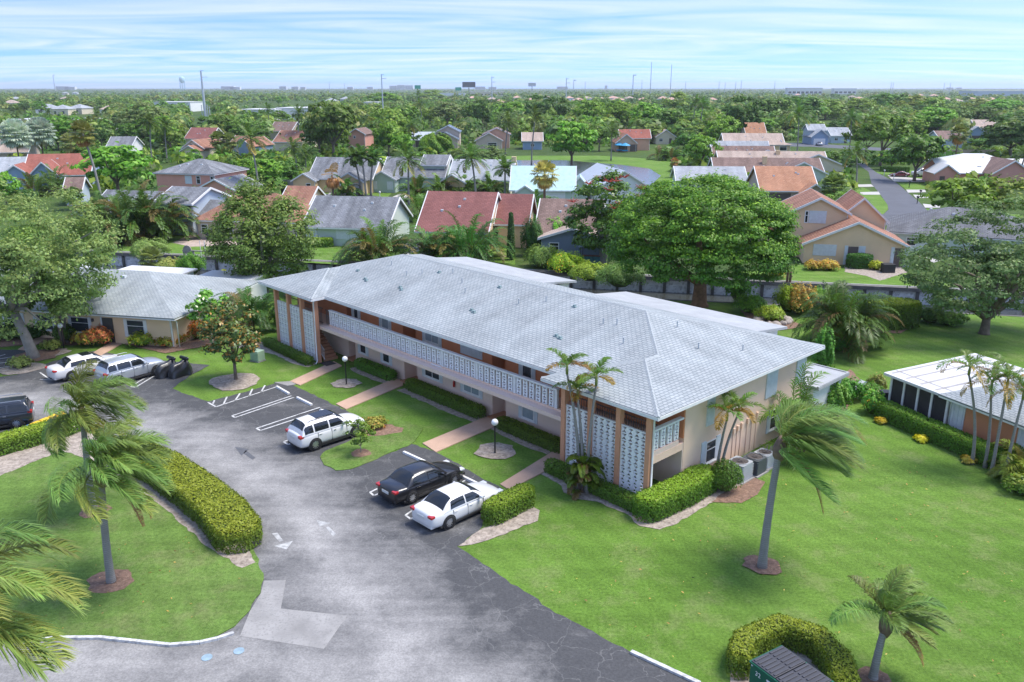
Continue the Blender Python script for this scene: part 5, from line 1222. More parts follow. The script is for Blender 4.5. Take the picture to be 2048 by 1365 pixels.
def hedge(name, label, path, w, h, top, side, dens=170, ls=.062, seed=1, z0=.05, rnd_=.2, group='clipped hedges', bumpy=.05, roundends=True):
    rng = np.random.default_rng(seed)
    l, r_ = offset_path(path, w)
    poly = [tuple(p) for p in l]
    if roundends:
        e = Vector(path[-1]); d = (e - Vector(path[-2])).normalized(); a0 = math.atan2(d.y, d.x)
        poly += [(e.x + math.cos(a0 + a) * w / 2, e.y + math.sin(a0 + a) * w / 2) for a in (PI / 4, 0, -PI / 4)]
    poly += [tuple(p) for p in r_[::-1]]
    if roundends:
        e = Vector(path[0]); d = (e - Vector(path[1])).normalized(); a0 = math.atan2(d.y, d.x)
        poly += [(e.x + math.cos(a0 + a) * w / 2, e.y + math.sin(a0 + a) * w / 2) for a in (PI / 4, 0, -PI / 4)]
    A = np.array(poly); x0, y0 = A.min(0); x1, y1 = A.max(0)
    dens *= 1.9; ls *= .95
    nt_ = int((x1 - x0) * (y1 - y0) * dens)
    x = rng.uniform(x0, x1, nt_); y = rng.uniform(y0, y1, nt_); k = inpoly(x, y, poly); x = x[k]; y = y[k]
    ed = edge_dist(x, y, poly)
    wav = bumpy * np.sin(x * 2.1 + seed) * np.cos(y * 1.7)
    z = z0 + h + wav - rnd_ * (1 - np.clip(ed / rnd_, 0, 1)) ** 2 + rng.normal(size=len(x)) * .025
    Ct = np.stack([x, y, z], 1); Nt = np.stack([rng.normal(size=len(x)) * .5, rng.normal(size=len(x)) * .5, np.ones(len(x))], 1)
    Cs = []; Ns = []
    n = len(poly)
    for i in range(n):
        a = np.array(poly[i]); b = np.array(poly[(i + 1) % n]); L = np.linalg.norm(b - a); m_ = int(L * h * dens * 1.05)
        if not m_: continue
        t = rng.random(m_)[:, None]; q = a + (b - a) * t; nn = np.array([b[1] - a[1], a[0] - b[0]]) / (L + 1e-9)
        if inpoly(np.array([q[0][0] + nn[0] * .05]), np.array([q[0][1] + nn[1] * .05]), poly)[0]: nn = -nn
        zz_ = rng.random(m_) ** .85 * h; q = q + nn * (rng.normal(size=(m_, 1)) * .035 - .06 * (zz_[:, None] / h > .9))
        Cs.append(np.column_stack([q, z0 + zz_])); Ns.append(np.column_stack([np.tile(nn, (m_, 1)) + rng.normal(size=(m_, 2)) * .45, rng.normal(size=m_) * .3 + .35]))
    C = np.concatenate([Ct] + Cs); N = np.concatenate([Nt] + Ns)
    cl = np.concatenate([leaf_cols(len(Ct), top, rng, .11), leaf_cols(len(C) - len(Ct), side, rng, .2)])  # light top and dark sides from a high sun, put into leaf colour
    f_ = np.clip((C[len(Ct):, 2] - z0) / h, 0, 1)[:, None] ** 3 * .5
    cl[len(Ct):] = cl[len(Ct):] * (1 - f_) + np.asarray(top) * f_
    g = A.mean(0)
    C[:, 0] -= g[0]; C[:, 1] -= g[1]
    v, f, c = leaves(C, N, ls * (.7 + .6 * rng.random(len(C))), cl, rng, .6)
    root = empty(name, (g[0], g[1], 0), 0, label, 'hedge', group)
    link('leaves', np_mesh('leaves', v, f, None, c), LEAF, root)
    inn = []
    for p in poly:
        d = Vector(p) - Vector(g); inn.append((p[0] - g[0], p[1] - g[1]))
    li, ri = offset_path(path, max(.1, w - .16))
    MB().prism([(p.x - g[0], p.y - g[1]) for p in li] + [(p.x - g[0], p.y - g[1]) for p in ri[::-1]], z0 - .03, z0 + h - .09).build('branches', CORE, root)
    return root
def bush(name, label, px_, py_, rx, h, base, n=1500, ls=.09, seed=3, tip=None, alt=None, altp=0, flat=.35, group='garden shrubs', ry=None, leafm=LEAF, cat='shrub', xy=None):
    rng = np.random.default_rng(seed)
    d = rng.normal(size=(n, 3)); d /= np.linalg.norm(d, axis=1, keepdims=True); d[:, 2] = np.abs(d[:, 2]) - .25 * (rng.random(n) < .3)
    lob = 1 + (.03 if 'round' in name else .16) * np.sin(3 * np.arctan2(d[:, 1], d[:, 0]) + seed) + (.03 if 'round' in name else .13) * np.sin(7 * np.arctan2(d[:, 1], d[:, 0]) + 4 * d[:, 2] + seed * 2)
    q = d * (lob * (.75 + .25 * rng.random(n) ** .5))[:, None]
    C = q * np.array([rx, ry or rx, h * .62]); C[:, 2] += h * .4; C[:, 2] = np.maximum(C[:, 2], .03)
    cl = leaf_cols(n, base, rng, .22, alt, altp)
    if tip is not None:
        w = np.clip(d[:, 2:3], 0, 1) * rng.random((n, 1)); cl = cl * (1 - w) + np.asarray(tip) * w
    v, f, c = leaves(C, d + rng.normal(size=(n, 3)) * .4 + [0, 0, .4], ls * (.6 + .8 * rng.random(n)), cl, rng, .5)
    g = xy or G(px_, py_)
    root = empty(name, (g[0], g[1], 0), 0, label, cat, group)
    link('leaves', np_mesh('leaves', v, f, None, c), leafm, root)
    MB().lathe([(rx * .3, .0), (rx * .6, h * .25), (rx * .55, h * .6), (rx * .1, h * .8)], 8).build('branches', CORE, root)
    return root
YT = (.165, .225, .03); YS = (.068, .125, .02); GT = (.085, .155, .026); GS = (.058, .115, .02)  # hedge tops and sides: sunlit and shaded tones painted into the leaves
def PH(x, y): return (23.7 + .4003 * x + .9164 * y, 50.0 - .9164 * x + .4003 * y)
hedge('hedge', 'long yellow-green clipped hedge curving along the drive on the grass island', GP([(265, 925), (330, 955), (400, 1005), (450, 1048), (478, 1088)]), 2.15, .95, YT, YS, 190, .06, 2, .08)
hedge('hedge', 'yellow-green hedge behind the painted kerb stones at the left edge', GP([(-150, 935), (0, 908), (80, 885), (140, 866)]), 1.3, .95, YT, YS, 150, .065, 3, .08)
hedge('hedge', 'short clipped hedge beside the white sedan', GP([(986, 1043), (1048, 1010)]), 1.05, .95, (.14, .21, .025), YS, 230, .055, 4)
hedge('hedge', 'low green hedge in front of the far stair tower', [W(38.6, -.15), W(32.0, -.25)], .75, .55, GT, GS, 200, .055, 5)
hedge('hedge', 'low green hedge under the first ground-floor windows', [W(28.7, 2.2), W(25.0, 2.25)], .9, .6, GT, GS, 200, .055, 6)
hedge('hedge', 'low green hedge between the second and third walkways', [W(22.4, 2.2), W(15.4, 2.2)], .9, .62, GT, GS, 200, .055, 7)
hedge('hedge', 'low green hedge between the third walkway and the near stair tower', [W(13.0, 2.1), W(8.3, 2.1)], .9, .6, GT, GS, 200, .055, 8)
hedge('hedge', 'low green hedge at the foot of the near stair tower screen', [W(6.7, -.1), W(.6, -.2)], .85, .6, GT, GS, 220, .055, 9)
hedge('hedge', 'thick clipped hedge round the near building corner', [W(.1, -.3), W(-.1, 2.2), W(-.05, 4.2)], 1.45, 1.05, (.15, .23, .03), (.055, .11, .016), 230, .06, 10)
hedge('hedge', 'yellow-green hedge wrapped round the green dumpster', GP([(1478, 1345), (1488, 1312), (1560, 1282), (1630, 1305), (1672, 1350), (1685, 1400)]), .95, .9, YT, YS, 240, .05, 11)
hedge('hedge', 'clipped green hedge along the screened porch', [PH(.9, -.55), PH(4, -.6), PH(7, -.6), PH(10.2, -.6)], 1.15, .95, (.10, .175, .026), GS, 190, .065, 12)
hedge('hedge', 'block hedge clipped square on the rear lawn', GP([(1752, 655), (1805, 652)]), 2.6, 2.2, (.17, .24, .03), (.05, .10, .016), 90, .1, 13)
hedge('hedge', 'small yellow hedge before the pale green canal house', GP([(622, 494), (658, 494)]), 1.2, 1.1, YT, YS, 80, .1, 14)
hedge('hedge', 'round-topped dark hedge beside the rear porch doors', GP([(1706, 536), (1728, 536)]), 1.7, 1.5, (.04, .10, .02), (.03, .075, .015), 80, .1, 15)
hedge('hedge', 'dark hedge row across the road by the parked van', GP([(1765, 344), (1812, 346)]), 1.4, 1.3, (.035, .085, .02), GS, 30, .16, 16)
bush('round_bush', 'round clipped bush beside the grey condenser', 1449, 980, .9, 1.65, (.045, .11, .018), 2600, .055, 21, group='clipped bushes', flat=.2, cat='bush')
for i, (x, y, rx, h, base, tip, alt, ap, lb) in enumerate([
    (285, 692, .95, 1.15, (.10, .19, .02), (.3, .34, .05), (.35, .3, .03), .15, 'rounded yellow-green croton right of the peach house walkway'), (310, 676, .8, 2.0, (.07, .17, .03), (.12, .24, .05), None, 0, 'feathery green shrub against the peach house wall'),
    (335, 692, .9, .9, (.12, .17, .02), (.3, .3, .04), (.4, .14, .03), .2, 'low croton with yellow leaves near the downspout'), (355, 688, .8, 1.0, (.15, .16, .02), (.3, .28, .03), (.35, .08, .04), .25, 'croton with crimson leaves at the house corner'),
    (372, 672, .9, 1.6, (.18, .19, .03), (.3, .28, .06), None, 0, 'tall yellowish shrub beyond the house corner'), (398, 676, 1.0, 1.5, (.20, .08, .03), (.4, .12, .03), (.12, .15, .03), .3, 'red-orange croton beside the frangipani'), (425, 664, 1.0, 1.2, (.22, .07, .03), (.35, .1, .03), (.08, .12, .03), .3, 'rusty red croton behind the brown-leaved tree'),
    (200, 690, 1.1, 1.5, (.32, .13, .06), (.5, .25, .12), (.12, .16, .03), .35, 'orange-red croton left of the peach house walkway'), (175, 690, 1.0, 1.1, (.16, .16, .03), (.35, .28, .06), (.4, .14, .08), .3, 'mixed croton with pink leaves by the walkway bed'), (163, 672, .8, 1.6, (.06, .07, .05), (.4, .15, .1), None, 0, 'dark purple shrub with red tips under the window'),
    (130, 684, .9, 1.5, (.05, .11, .02), (.1, .2, .04), None, 0, 'dark green shrub behind the lamp at the left house'), (112, 672, .8, 1.2, (.04, .09, .02), (.08, .16, .03), None, 0, 'dark green shrub at the foot of the brown palm trunk'), (70, 676, 1.2, 1.1, (.03, .07, .02), (.06, .12, .03), None, 0, 'dark hedge-like shrub behind the leaning oak'), (20, 676, 1.6, 1.2, (.03, .07, .02), (.06, .12, .03), None, 0, 'dark shrub mass at the left frame edge'),
    (105, 700, .7, .8, (.14, .17, .05), (.24, .25, .09), None, 0, 'thin pale shrub in the sandy ring by the lamp'), (42, 735, .8, .8, (.13, .17, .06), (.2, .24, .09), None, 0, 'thin pale shrub in the sandy ring near the oak'),
    (748, 855, .8, .6, (.16, .2, .05), (.28, .26, .08), (.35, .2, .06), .2, 'low yellowish shrub in the mulch behind the white SUV'), (560, 660, .5, 2.6, (.06, .14, .02), (.1, .2, .04), None, 0, 'tall green shrub beside the far stair tower'),
    (1665, 832, .9, 2.2, (.06, .15, .025), (.12, .24, .04), None, 0, 'leafy shrub at the rear corner of the gable wall'), (1690, 800, 1.0, 1.5, (.05, .13, .02), (.1, .22, .04), None, 0, 'green shrub behind the fallen white chair'), (1640, 760, .7, 3.6, (.05, .12, .02), (.1, .2, .04), None, 0, 'slim upright shrub before the ground-floor porch'), (1740, 800, .9, 1.1, (.06, .14, .03), (.1, .2, .04), (.4, .35, .3), .05, 'flowering shrub in the bed near the screened porch'), (1752, 790, .6, 1.4, (.10, .14, .04), (.2, .2, .06), None, 0, 'dry looking shrub next to the black bin'), (1800, 838, .45, .35, (.3, .28, .03), (.5, .4, .03), None, 0, 'yellow flowers in front of the porch hedge, the left patch'), (1870, 878, .5, .35, (.3, .28, .03), (.5, .4, .03), None, 0, 'yellow flowers in front of the porch hedge, the middle patch'), (1940, 905, .5, .35, (.25, .25, .05), (.45, .38, .05), None, 0, 'yellow flowers in front of the porch hedge, the right patch'),
    (1795, 800, .7, 1.5, (.08, .17, .03), (.16, .28, .05), (.5, .2, .05), .06, 'orange-flowered shrub at the porch corner'), (2045, 985, 1.0, 1.0, (.06, .13, .02), (.2, .24, .04), None, 0, 'low shrub at the right frame edge'),
    (1540, 640, 1.3, 1.2, (.13, .2, .03), (.28, .32, .05), None, 0, 'yellow-green shrub behind the garden stones'), (1500, 625, 1.4, 1.6, (.08, .16, .03), (.16, .26, .04), None, 0, 'green shrub at the foot of the big round tree'), (1575, 622, 1.3, 2.3, (.11, .22, .02), (.22, .34, .04), None, 0, 'bright lime shrub by the seawall'), (1600, 628, 1.5, 2.6, (.14, .13, .04), (.25, .15, .05), (.35, .12, .05), .2, 'reddish-green shrub next to the lime one'), (1640, 620, 1.4, 2.0, (.08, .17, .03), (.14, .26, .04), None, 0, 'green shrub left of the areca clump'), (1475, 600, 1.2, 2.2, (.07, .15, .02), (.14, .24, .04), None, 0, 'shrub in the shade of the big round tree'),
    (1660, 700, 1.3, 1.4, (.04, .12, .02), (.08, .2, .03), None, 0, 'dark shrub at the foot of the areca clump'), (1860, 645, 1.2, 1.4, (.05, .12, .03), (.1, .2, .05), None, 0, 'shrub on the canal bank under the grey-green tree'), (1830, 640, .7, .8, (.12, .06, .08), (.2, .1, .12), None, 0, 'small purple shrub on the canal bank'), (1900, 650, 1.3, 1.2, (.06, .13, .03), (.12, .22, .05), None, 0, 'second shrub on the bank under the grey-green tree'),
    (1625, 540, 1.0, 1.1, (.2, .14, .04), (.35, .15, .05), (.3, .3, .05), .4, 'red and yellow crotons under the storm panel'), (1655, 540, 1.2, 1.1, (.22, .2, .05), (.4, .28, .08), (.4, .1, .05), .2, 'yellow crotons by the sliding door'), (1752, 540, .8, 1.0, (.2, .24, .03), (.35, .38, .04), None, 0, 'yellow shrub between the two sliding doors'), (1550, 556, 1.3, 1.7, (.15, .2, .03), (.3, .3, .05), (.4, .2, .05), .2, 'yellow-leaved shrub on the seawall by the dock posts'),
    (1085, 535, 2.0, 2.4, (.10, .17, .05), (.18, .26, .07), None, 0, 'grey-green shrub mass behind the roof ridge'), (1130, 545, 2.2, 2.2, (.14, .26, .02), (.28, .4, .04), (.5, .3, .03), .08, 'bright lime shrub behind the roof ridge'), (1180, 560, 2.4, 1.8, (.12, .2, .03), (.24, .32, .05), None, 0, 'yellow-green shrub bank behind the rear porch roof'), (1240, 572, 2.5, 2.2, (.08, .15, .05), (.14, .22, .08), None, 0, 'soft green shrub under the big round tree'), (1065, 512, 1.3, 4.5, (.03, .085, .02), (.05, .12, .03), None, 0, 'dark upright shrub beside the cypress'), (1110, 505, 1.8, 4.0, (.08, .2, .03), (.2, .34, .05), None, 0, 'fresh green shrub left of the gazebo'),
    (300, 520, 2.2, 2.4, (.12, .17, .06), (.2, .25, .1), None, 0, 'pale green shrub by the left end of the seawall'), (345, 545, 1.8, 1.5, (.12, .17, .05), (.35, .36, .15), None, 0, 'pale shrub behind the porch roofs'), (385, 548, 1.5, 2.2, (.06, .14, .02), (.1, .2, .04), None, 0, 'green shrub in front of the boat lift'), (445, 565, 1.4, 1.2, (.16, .22, .02), (.32, .36, .04), None, 0, 'lime shrub left of the tall tree foot'),
    (345, 455, 1.2, 2.2, (.16, .09, .04), (.3, .12, .05), None, 0, 'rusty croton at the end of the palm thicket'), (375, 440, 1.5, 3.8, (.05, .17, .03), (.08, .24, .04), None, 0, 'rounded green topiary before the blue-grey house, taller one'), (395, 430, 1.2, 4.2, (.05, .17, .03), (.08, .24, .04), None, 0, 'rounded green topiary before the blue-grey house, right one'),
    (780, 298, 5, 5, (.05, .12, .03), (.09, .18, .04), None, 0, 'round dark shrub on the lake bank'), (870, 312, 5, 6, (.08, .17, .03), (.15, .25, .04), None, 0, 'green shrub clump on the near lake bank')]):
    s_ = pxm(y); big = s_ < 12
    bush('shrub', lb, x, y, rx * (.8 if 'yellow flowers' in lb else 1), h, base, int((500 if big else 1100) * max(.35, rx * h)), (.16 if big else .10) if rx < 3 else .4, 40 + i, tip, alt, ap, xy=PH(1.6 + 3 * ('middle' in lb) + 6.2 * ('right' in lb), -1.5) if 'yellow flowers' in lb else PH(.1, -.7) if 'at the porch corner' in lb else None)

# ------------------------------------------------------------------ trees that stand out
def place(root, px_, py_, label, cat='tree', group=None, s=1.0, rz=0.0, xy=None, sz=None):
    g = xy or G(px_, py_); root.location = (g[0], g[1], 0); root.rotation_euler = (0, 0, rz); root.scale = (s, s, sz or s)
    return tag(root, label, cat, group)
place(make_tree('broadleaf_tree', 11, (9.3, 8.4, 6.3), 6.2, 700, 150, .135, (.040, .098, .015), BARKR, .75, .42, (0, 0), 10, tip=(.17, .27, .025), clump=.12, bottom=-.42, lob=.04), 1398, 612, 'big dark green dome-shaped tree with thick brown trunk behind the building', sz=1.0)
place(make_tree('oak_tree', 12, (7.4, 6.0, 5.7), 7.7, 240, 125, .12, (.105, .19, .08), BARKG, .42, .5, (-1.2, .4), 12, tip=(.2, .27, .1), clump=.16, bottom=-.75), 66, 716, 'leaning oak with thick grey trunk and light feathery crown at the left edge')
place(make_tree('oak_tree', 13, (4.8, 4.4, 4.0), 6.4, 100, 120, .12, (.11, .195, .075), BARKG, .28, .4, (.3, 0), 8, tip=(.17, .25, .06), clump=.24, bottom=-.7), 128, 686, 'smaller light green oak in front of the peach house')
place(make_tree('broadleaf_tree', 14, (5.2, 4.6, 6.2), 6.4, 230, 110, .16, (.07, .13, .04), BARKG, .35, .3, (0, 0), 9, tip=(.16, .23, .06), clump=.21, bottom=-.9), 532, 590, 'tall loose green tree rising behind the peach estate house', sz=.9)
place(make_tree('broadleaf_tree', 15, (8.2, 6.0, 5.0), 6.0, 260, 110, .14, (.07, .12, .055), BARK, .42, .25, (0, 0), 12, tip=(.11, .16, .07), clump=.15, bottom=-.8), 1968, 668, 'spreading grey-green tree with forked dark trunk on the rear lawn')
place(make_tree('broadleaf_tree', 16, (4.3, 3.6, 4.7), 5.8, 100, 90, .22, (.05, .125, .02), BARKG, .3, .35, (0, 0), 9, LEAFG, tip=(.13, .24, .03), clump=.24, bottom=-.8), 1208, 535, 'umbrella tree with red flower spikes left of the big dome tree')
ut = bpy.context.scene.objects[-1] if False else None
place(make_tree('magnolia_tree', 17, (2.2, 2.0, 2.15), 3.55, 75, 70, .13, (.042, .075, .025), BARK, .14, .4, (0, 0), 9, LEAFG, tip=(.11, .13, .03), alt=(.22, .10, .035), altp=.28, clump=.24, bottom=-.85), 472, 760, 'small tree with bronze and green leaves on the lawn beside the lot')
place(make_tree('frangipani', 18, (1.6, 1.5, 1.5), 2.9, 34, 60, .17, (.09, .22, .03), BARKG, .1, .35, (0, 0), 8, LEAFG, tip=(.15, .30, .05), alt=(.75, .75, .65), altp=.05, clump=.3, bottom=-.6), 425, 690, 'frangipani with white flowers beside the peach house corner')
place(make_tree('young_tree', 19, (.95, .85, .75), 1.35, 24, 55, .075, (.07, .14, .02), BARKG, .035, .35, (0, 0), 7, LEAFG, tip=(.2, .26, .04), clump=.3, bottom=-.8), 722, 907, 'small young tree on the parking island by the white SUV')
# red flower spikes on the umbrella tree
g = G(1208, 535); ur = [o for o in COL.objects if o.get('label', '').startswith('umbrella tree')][0]
RF = mat('red_flower', (.42, .055, .035), .6, .2, 5)
rnd = random.Random(5)
for i in range(17):
    a = rnd.uniform(0, 2 * PI); e = rnd.uniform(.15, 1.2); c = Vector((5.2 * math.cos(a) * math.cos(e), 4.2 * math.sin(a) * math.cos(e), 5.8 + 4.9 * math.sin(e))) * 1.0
    b = MB()
    for k in range(9):
        d = Vector((math.cos(k * .7), math.sin(k * .7), rnd.uniform(.15, .9))).normalized() * rnd.uniform(.5, .8); b.tube([tuple(c), tuple(c + d)], [.05, .025], 4)
    b.build('flower_spike', RF, ur)

# ------------------------------------------------------------------ palms
def ring_mat(name, c, dark):
    m, t, o = new_mat(name); v = objc(t); w = nd(t, 'ShaderNodeTexWave', bands_direction='Z'); w.inputs['Scale'].default_value = 3.6; w.inputs['Distortion'].default_value = 3.0; w.inputs['Detail'].default_value = 3; t.links.new(v, w.inputs['Vector'])
    mx = nd(t, 'ShaderNodeMixRGB'); mx.inputs[1].default_value = c4(dark); t.links.new(w.outputs['Fac'], mx.inputs[0]); t.links.new(noise_mix(t, tuple(q * .8 for q in c), tuple(q * 1.15 for q in c), 3, 5, .3, .7, v), mx.inputs[2])
    p = nd(t, 'ShaderNodeBsdfPrincipled'); p.inputs['Roughness'].default_value = .9; t.links.new(mx.outputs[0], p.inputs['Base Color'])
    b = nd(t, 'ShaderNodeBump'); b.inputs['Strength'].default_value = .5; b.inputs['Distance'].default_value = .03; t.links.new(w.outputs['Fac'], b.inputs['Height']); t.links.new(b.outputs[0], p.inputs['Normal']); t.links.new(p.outputs[0], o.inputs[0])
    MATS[name] = m; return m
QT = ring_mat('palm_trunk', (.30, .285, .265), (.25, .235, .215)); QB = ring_mat('palm_trunk_brown', (.22, .15, .11), (.13, .09, .065))
BOOT = mat('palm_boots', (.17, .115, .08), .9, .3, 4, .5, 10)
WIND = np.array([.58, -.12, -.06])
def queen_palm(label, px_, py_, h, lean, seed, n=20, L=3.3, wind=WIND, r0=.17, up=(.1, 1.35), rz=(0, 2 * PI), dead=3, cols=(.105, .175, .055), name='queen_palm', ll=.95, nl=84, xy=None, lw=.038):
    g = xy or G(px_, py_); root = empty(name, (g[0], g[1], 0), 0, label, 'palm', 'queen palms round the drive')
    ring_trunk(h, r0, r0 * .72, lean).build('trunk', QT, root, smooth=True)
    top = np.array([lean[0], lean[1], h - .1]); rng = np.random.default_rng(seed)
    MB().lathe([(r0 * .8, h - .65), (r0 * 1.5, h - .4), (r0 * 1.6, h - .1), (r0 * .7, h + .35), (.02, h + .5)], 10, (lean[0], lean[1], 0)).build('crown_shaft', BOOT, root, smooth=True)
    for i in range(n):
        az = rz[0] + (rz[1] - rz[0]) * ((i * .381966) % 1.0) + rng.normal() * .12; el = up[0] + (up[1] - up[0]) * ((i + .5) / n) + rng.normal() * .1
        c = np.array(cols) * (.8 + .5 * rng.random()); c[0] *= .95 + .45 * rng.random() ** 2
        v, f4, f3, cc = frond_np(top + [0, 0, .25], az, el, L * (.85 + .25 * rng.random()), .46 + .16 * rng.random(), wind * (.7 + .6 * rng.random()), nl, ll, rng, c, lw)
        link('frond', np_mesh('frond', v, f4, f3, cc), PALML, root)
    for i in range(dead):
        az = rng.uniform(-.9, .4) if i else -.3
        v, f4, f3, cc = frond_np(top, az, -.2, L * .95, 1.0, wind * .35, 34, .32, rng, np.array([.20, .105, .055]), .035)
        link('dead_frond', np_mesh('dead_frond', v, f4, f3, cc), PALML, root)
    return root
queen_palm('windblown queen palm with mulch ring, front one of the two on the left island', 223, 1167, 5.1, (.25, .1), 31, 19, 2.95, rz=(-2.5, 2.3))
queen_palm('windblown queen palm standing behind the front one on the left island', 188, 1025, 5.1, (.1, .2), 32, 17, 2.9, rz=(-2.5, 2.3))
queen_palm('tall windblown queen palm on the lawn in front of the condensers', 1524, 1135, 5.6, (.35, .3), 33, 19, 3.7, np.array([.75, -.06, -.06]), rz=(-1.9, 1.7), r0=.19, up=(.15, 1.3), dead=2)
queen_palm('short windblown queen palm with hanging dry fronds beside the dumpster', 1746, 1358, 2.3, (.25, .15), 34, 15, 2.0, np.array([.75, .05, -.2]), r0=.15, ll=.6, nl=90, dead=4, lw=.03)
queen_palm('queen palm at the lower left corner, only its blown fronds in view', 0, 0, 7.6, (.3, .2), 35, 15, 3.5, np.array([.5, -.1, -.06]), xy=(-13.9, 17.0), dead=0, cols=(.115, .185, .06))
def feather_crown(h, seed, n, L, ll, droop, wind, cols, up=(-.5, 1.3), nl=30, w=.09, alt=None, altn=0):
    rng = np.random.default_rng(seed); parts = []
    for i in range(n):
        az = i * 2.39996 + rng.normal() * .15; el = up[0] + (up[1] - up[0]) * (i + .5) / n
        c = np.array(alt if i < altn else cols) * (.75 + .5 * rng.random())
        parts.append(frond_np((0, 0, h), az, el, L * (.85 + .3 * rng.random()), droop, np.asarray(wind), nl, ll, rng, c, w))
    return merge_np(parts)
def palm(name, h, r0, crownparts, bark=QT, curve=(0, 0), skirt=None):
    root = empty(name)
    ring_trunk(h, r0, r0 * .7, curve, 8, 8).build('trunk', bark, root, smooth=True)
    v, f4, f3, c = crownparts; v = v + np.array([curve[0], curve[1], 0]); link('crown', np_mesh('crown', v, f4, f3, c), PALML, root)
    return root
# christmas palms: slim trunks, short arching fronds with orange-brown ends
def xmas_palm(label, px_, py_, h, lean, seed, n=8, L=1.25, xy=None):
    g = xy or G(px_, py_); root = empty('christmas_palm', (g[0], g[1], 0), 0, label, 'palm', 'slim christmas palms')
    ring_trunk(h, .10, .055, lean, 8, 10).build('trunk', QT, root, smooth=True); rng = np.random.default_rng(seed)
    CS = mat('green_crownshaft', (.22, .26, .06), .5, .15, 4)
    MB().lathe([(.07, h - .15), (.075, h + .1), (.04, h + .4)], 8, (lean[0], lean[1], 0)).build('crown_shaft', CS, root, smooth=True)
    for i in range(n):
        az = i * 2.39996 + seed; el = .15 + 1.0 * (i + .5) / n
        c = np.array([.20, .13, .03]) if i < 3 else np.array([.085, .145, .035]) * (.8 + .5 * rng.random())
        v, f4, f3, cc = frond_np((lean[0], lean[1], h + .3), az, el, L * (.85 + .3 * rng.random()), .95, np.array([.25, -.03, -.05]), 30, .42, rng, c, .05, .5)
        link('frond', np_mesh('frond', v, f4, f3, cc), PALML, root)
    return root
xmas_palm('slim palm before the breeze-block tower, left trunk', 0, 0, 6.5, (-.75, 0), 1, xy=W(4.3, -.6)); xmas_palm('slim palm before the breeze-block tower, middle trunk', 0, 0, 5.1, (-.35, .3), 2, xy=W(4.1, -.55)); xmas_palm('slim palm before the breeze-block tower, right trunk', 0, 0, 6.0, (.35, .1), 3, xy=W(3.8, -.6))
xmas_palm('slim palm by the gable window, left trunk', 0, 0, 3.6, (.35, .1), 4, xy=W(-.1, 5.3)); xmas_palm('slim palm by the gable window, right trunk', 0, 0, 3.7, (.8, .4), 5, xy=W(-.1, 5.7))
for i, (x, y, h, lx) in enumerate(((1996, 898, 5.3, -.9), (2010, 905, 4.6, -.3), (2022, 912, 5.0, .1), (2034, 918, 4.5, .3))): xmas_palm('slim palm in the clump at the right frame edge, trunk %s' % ('first from its left', 'second from its left', 'third from its left', 'fourth from its left')[i], x, y, h, (lx, .2), 6 + i, 9, 2.0, xy=PH(8.0 + i * .6, -1.5 + .25 * (i % 2)))
# leafy skirt of young palms at the tower foot
def clump_palm(name, label, px_, py_, n, L, base, seed, xy=None, ll=.4, w=.07, brown=.15, spread=.5, wind=(.2, 0, -.05), nl=26, group='clumping palms', hstem=0.6, up=(.35, 1.45)):
    rng = np.random.default_rng(seed); parts = []
    for i in range(n):
        a = rng.uniform(0, 2 * PI); rr = spread * math.sqrt(rng.random()); c = np.array([.13, .105, .045]) if rng.random() < brown * .7 else np.array(base) * (.7 + .7 * rng.random())
        parts.append(frond_np((rr * math.cos(a), rr * math.sin(a), hstem * rng.random()), a + rng.normal() * .5, rng.uniform(*up), L * (.6 + .5 * rng.random()), 2.4 / L, np.array(wind) / L, nl, ll, rng, c, w, .3))
    g = xy or G(px_, py_); root = empty(name, (g[0], g[1], 0), 0, label, 'palm', group)
    v, f4, f3, c = merge_np(parts); link('crown', np_mesh('crown', v, f4, f3, c), PALML, root)
    st = MB()
    for i in range(7): a = i * .9; st.tube([(math.cos(a) * spread * .5, math.sin(a) * spread * .5, 0), (math.cos(a) * spread * .7, math.sin(a) * spread * .7, L * .35)], [.06, .04], 6)
    st.build('trunk', QB, root)
    return root
clump_palm('pygmy_palm', 'bushy palm skirt at the foot of the slim palms by the tower', 0, 0, 60, 1.1, (.075, .13, .02), 51, xy=W(4.0, -.65), brown=.25, spread=.32, hstem=1.9, up=(.3, 1.5), ll=.3)
clump_palm('areca_palm', 'big areca palm clump on the rear lawn', 1682, 700, 130, 4.0, (.05, .115, .025), 52, ll=.75, w=.09, spread=1.2, hstem=3.2, brown=.16)
clump_palm('areca_palm', 'areca palm clump by the canal in front of the grey gable roof', 760, 528, 75, 5.6, (.055, .105, .025), 53, ll=.8, w=.12, spread=1.8, hstem=2, brown=.22)
clump_palm('areca_palm', 'areca clump before the red roof, the left one', 880, 520, 55, 5.2, (.05, .105, .025), 54, ll=.8, w=.12, spread=1.5, hstem=1.5, brown=.12)
clump_palm('areca_palm', 'areca clump before the red roof, the right one', 938, 520, 80, 5.4, (.05, .11, .025), 55, ll=.8, w=.12, spread=2.0, hstem=2, brown=.16)
clump_palm('areca_palm', 'dark areca clump between the two estate blocks', 515, 655, 60, 3.4, (.04, .10, .03), 56, ll=.6, w=.08, spread=1.1, hstem=1.5, brown=.05)
clump_palm('areca_palm', 'yellowing palm clump low at the right frame edge', 2052, 955, 50, 2.2, (.13, .15, .03), 57, ll=.5, w=.07, spread=.7, brown=.3)
clump_palm('areca_palm', 'blown palm with yellow tips behind the tall queen palm', 0, 0, 50, 3.4, (.085, .16, .03), 58, xy=W(-1.2, 12.2), ll=.7, w=.06, spread=.5, hstem=2.2, wind=(.9, 0, -.1), brown=.04)
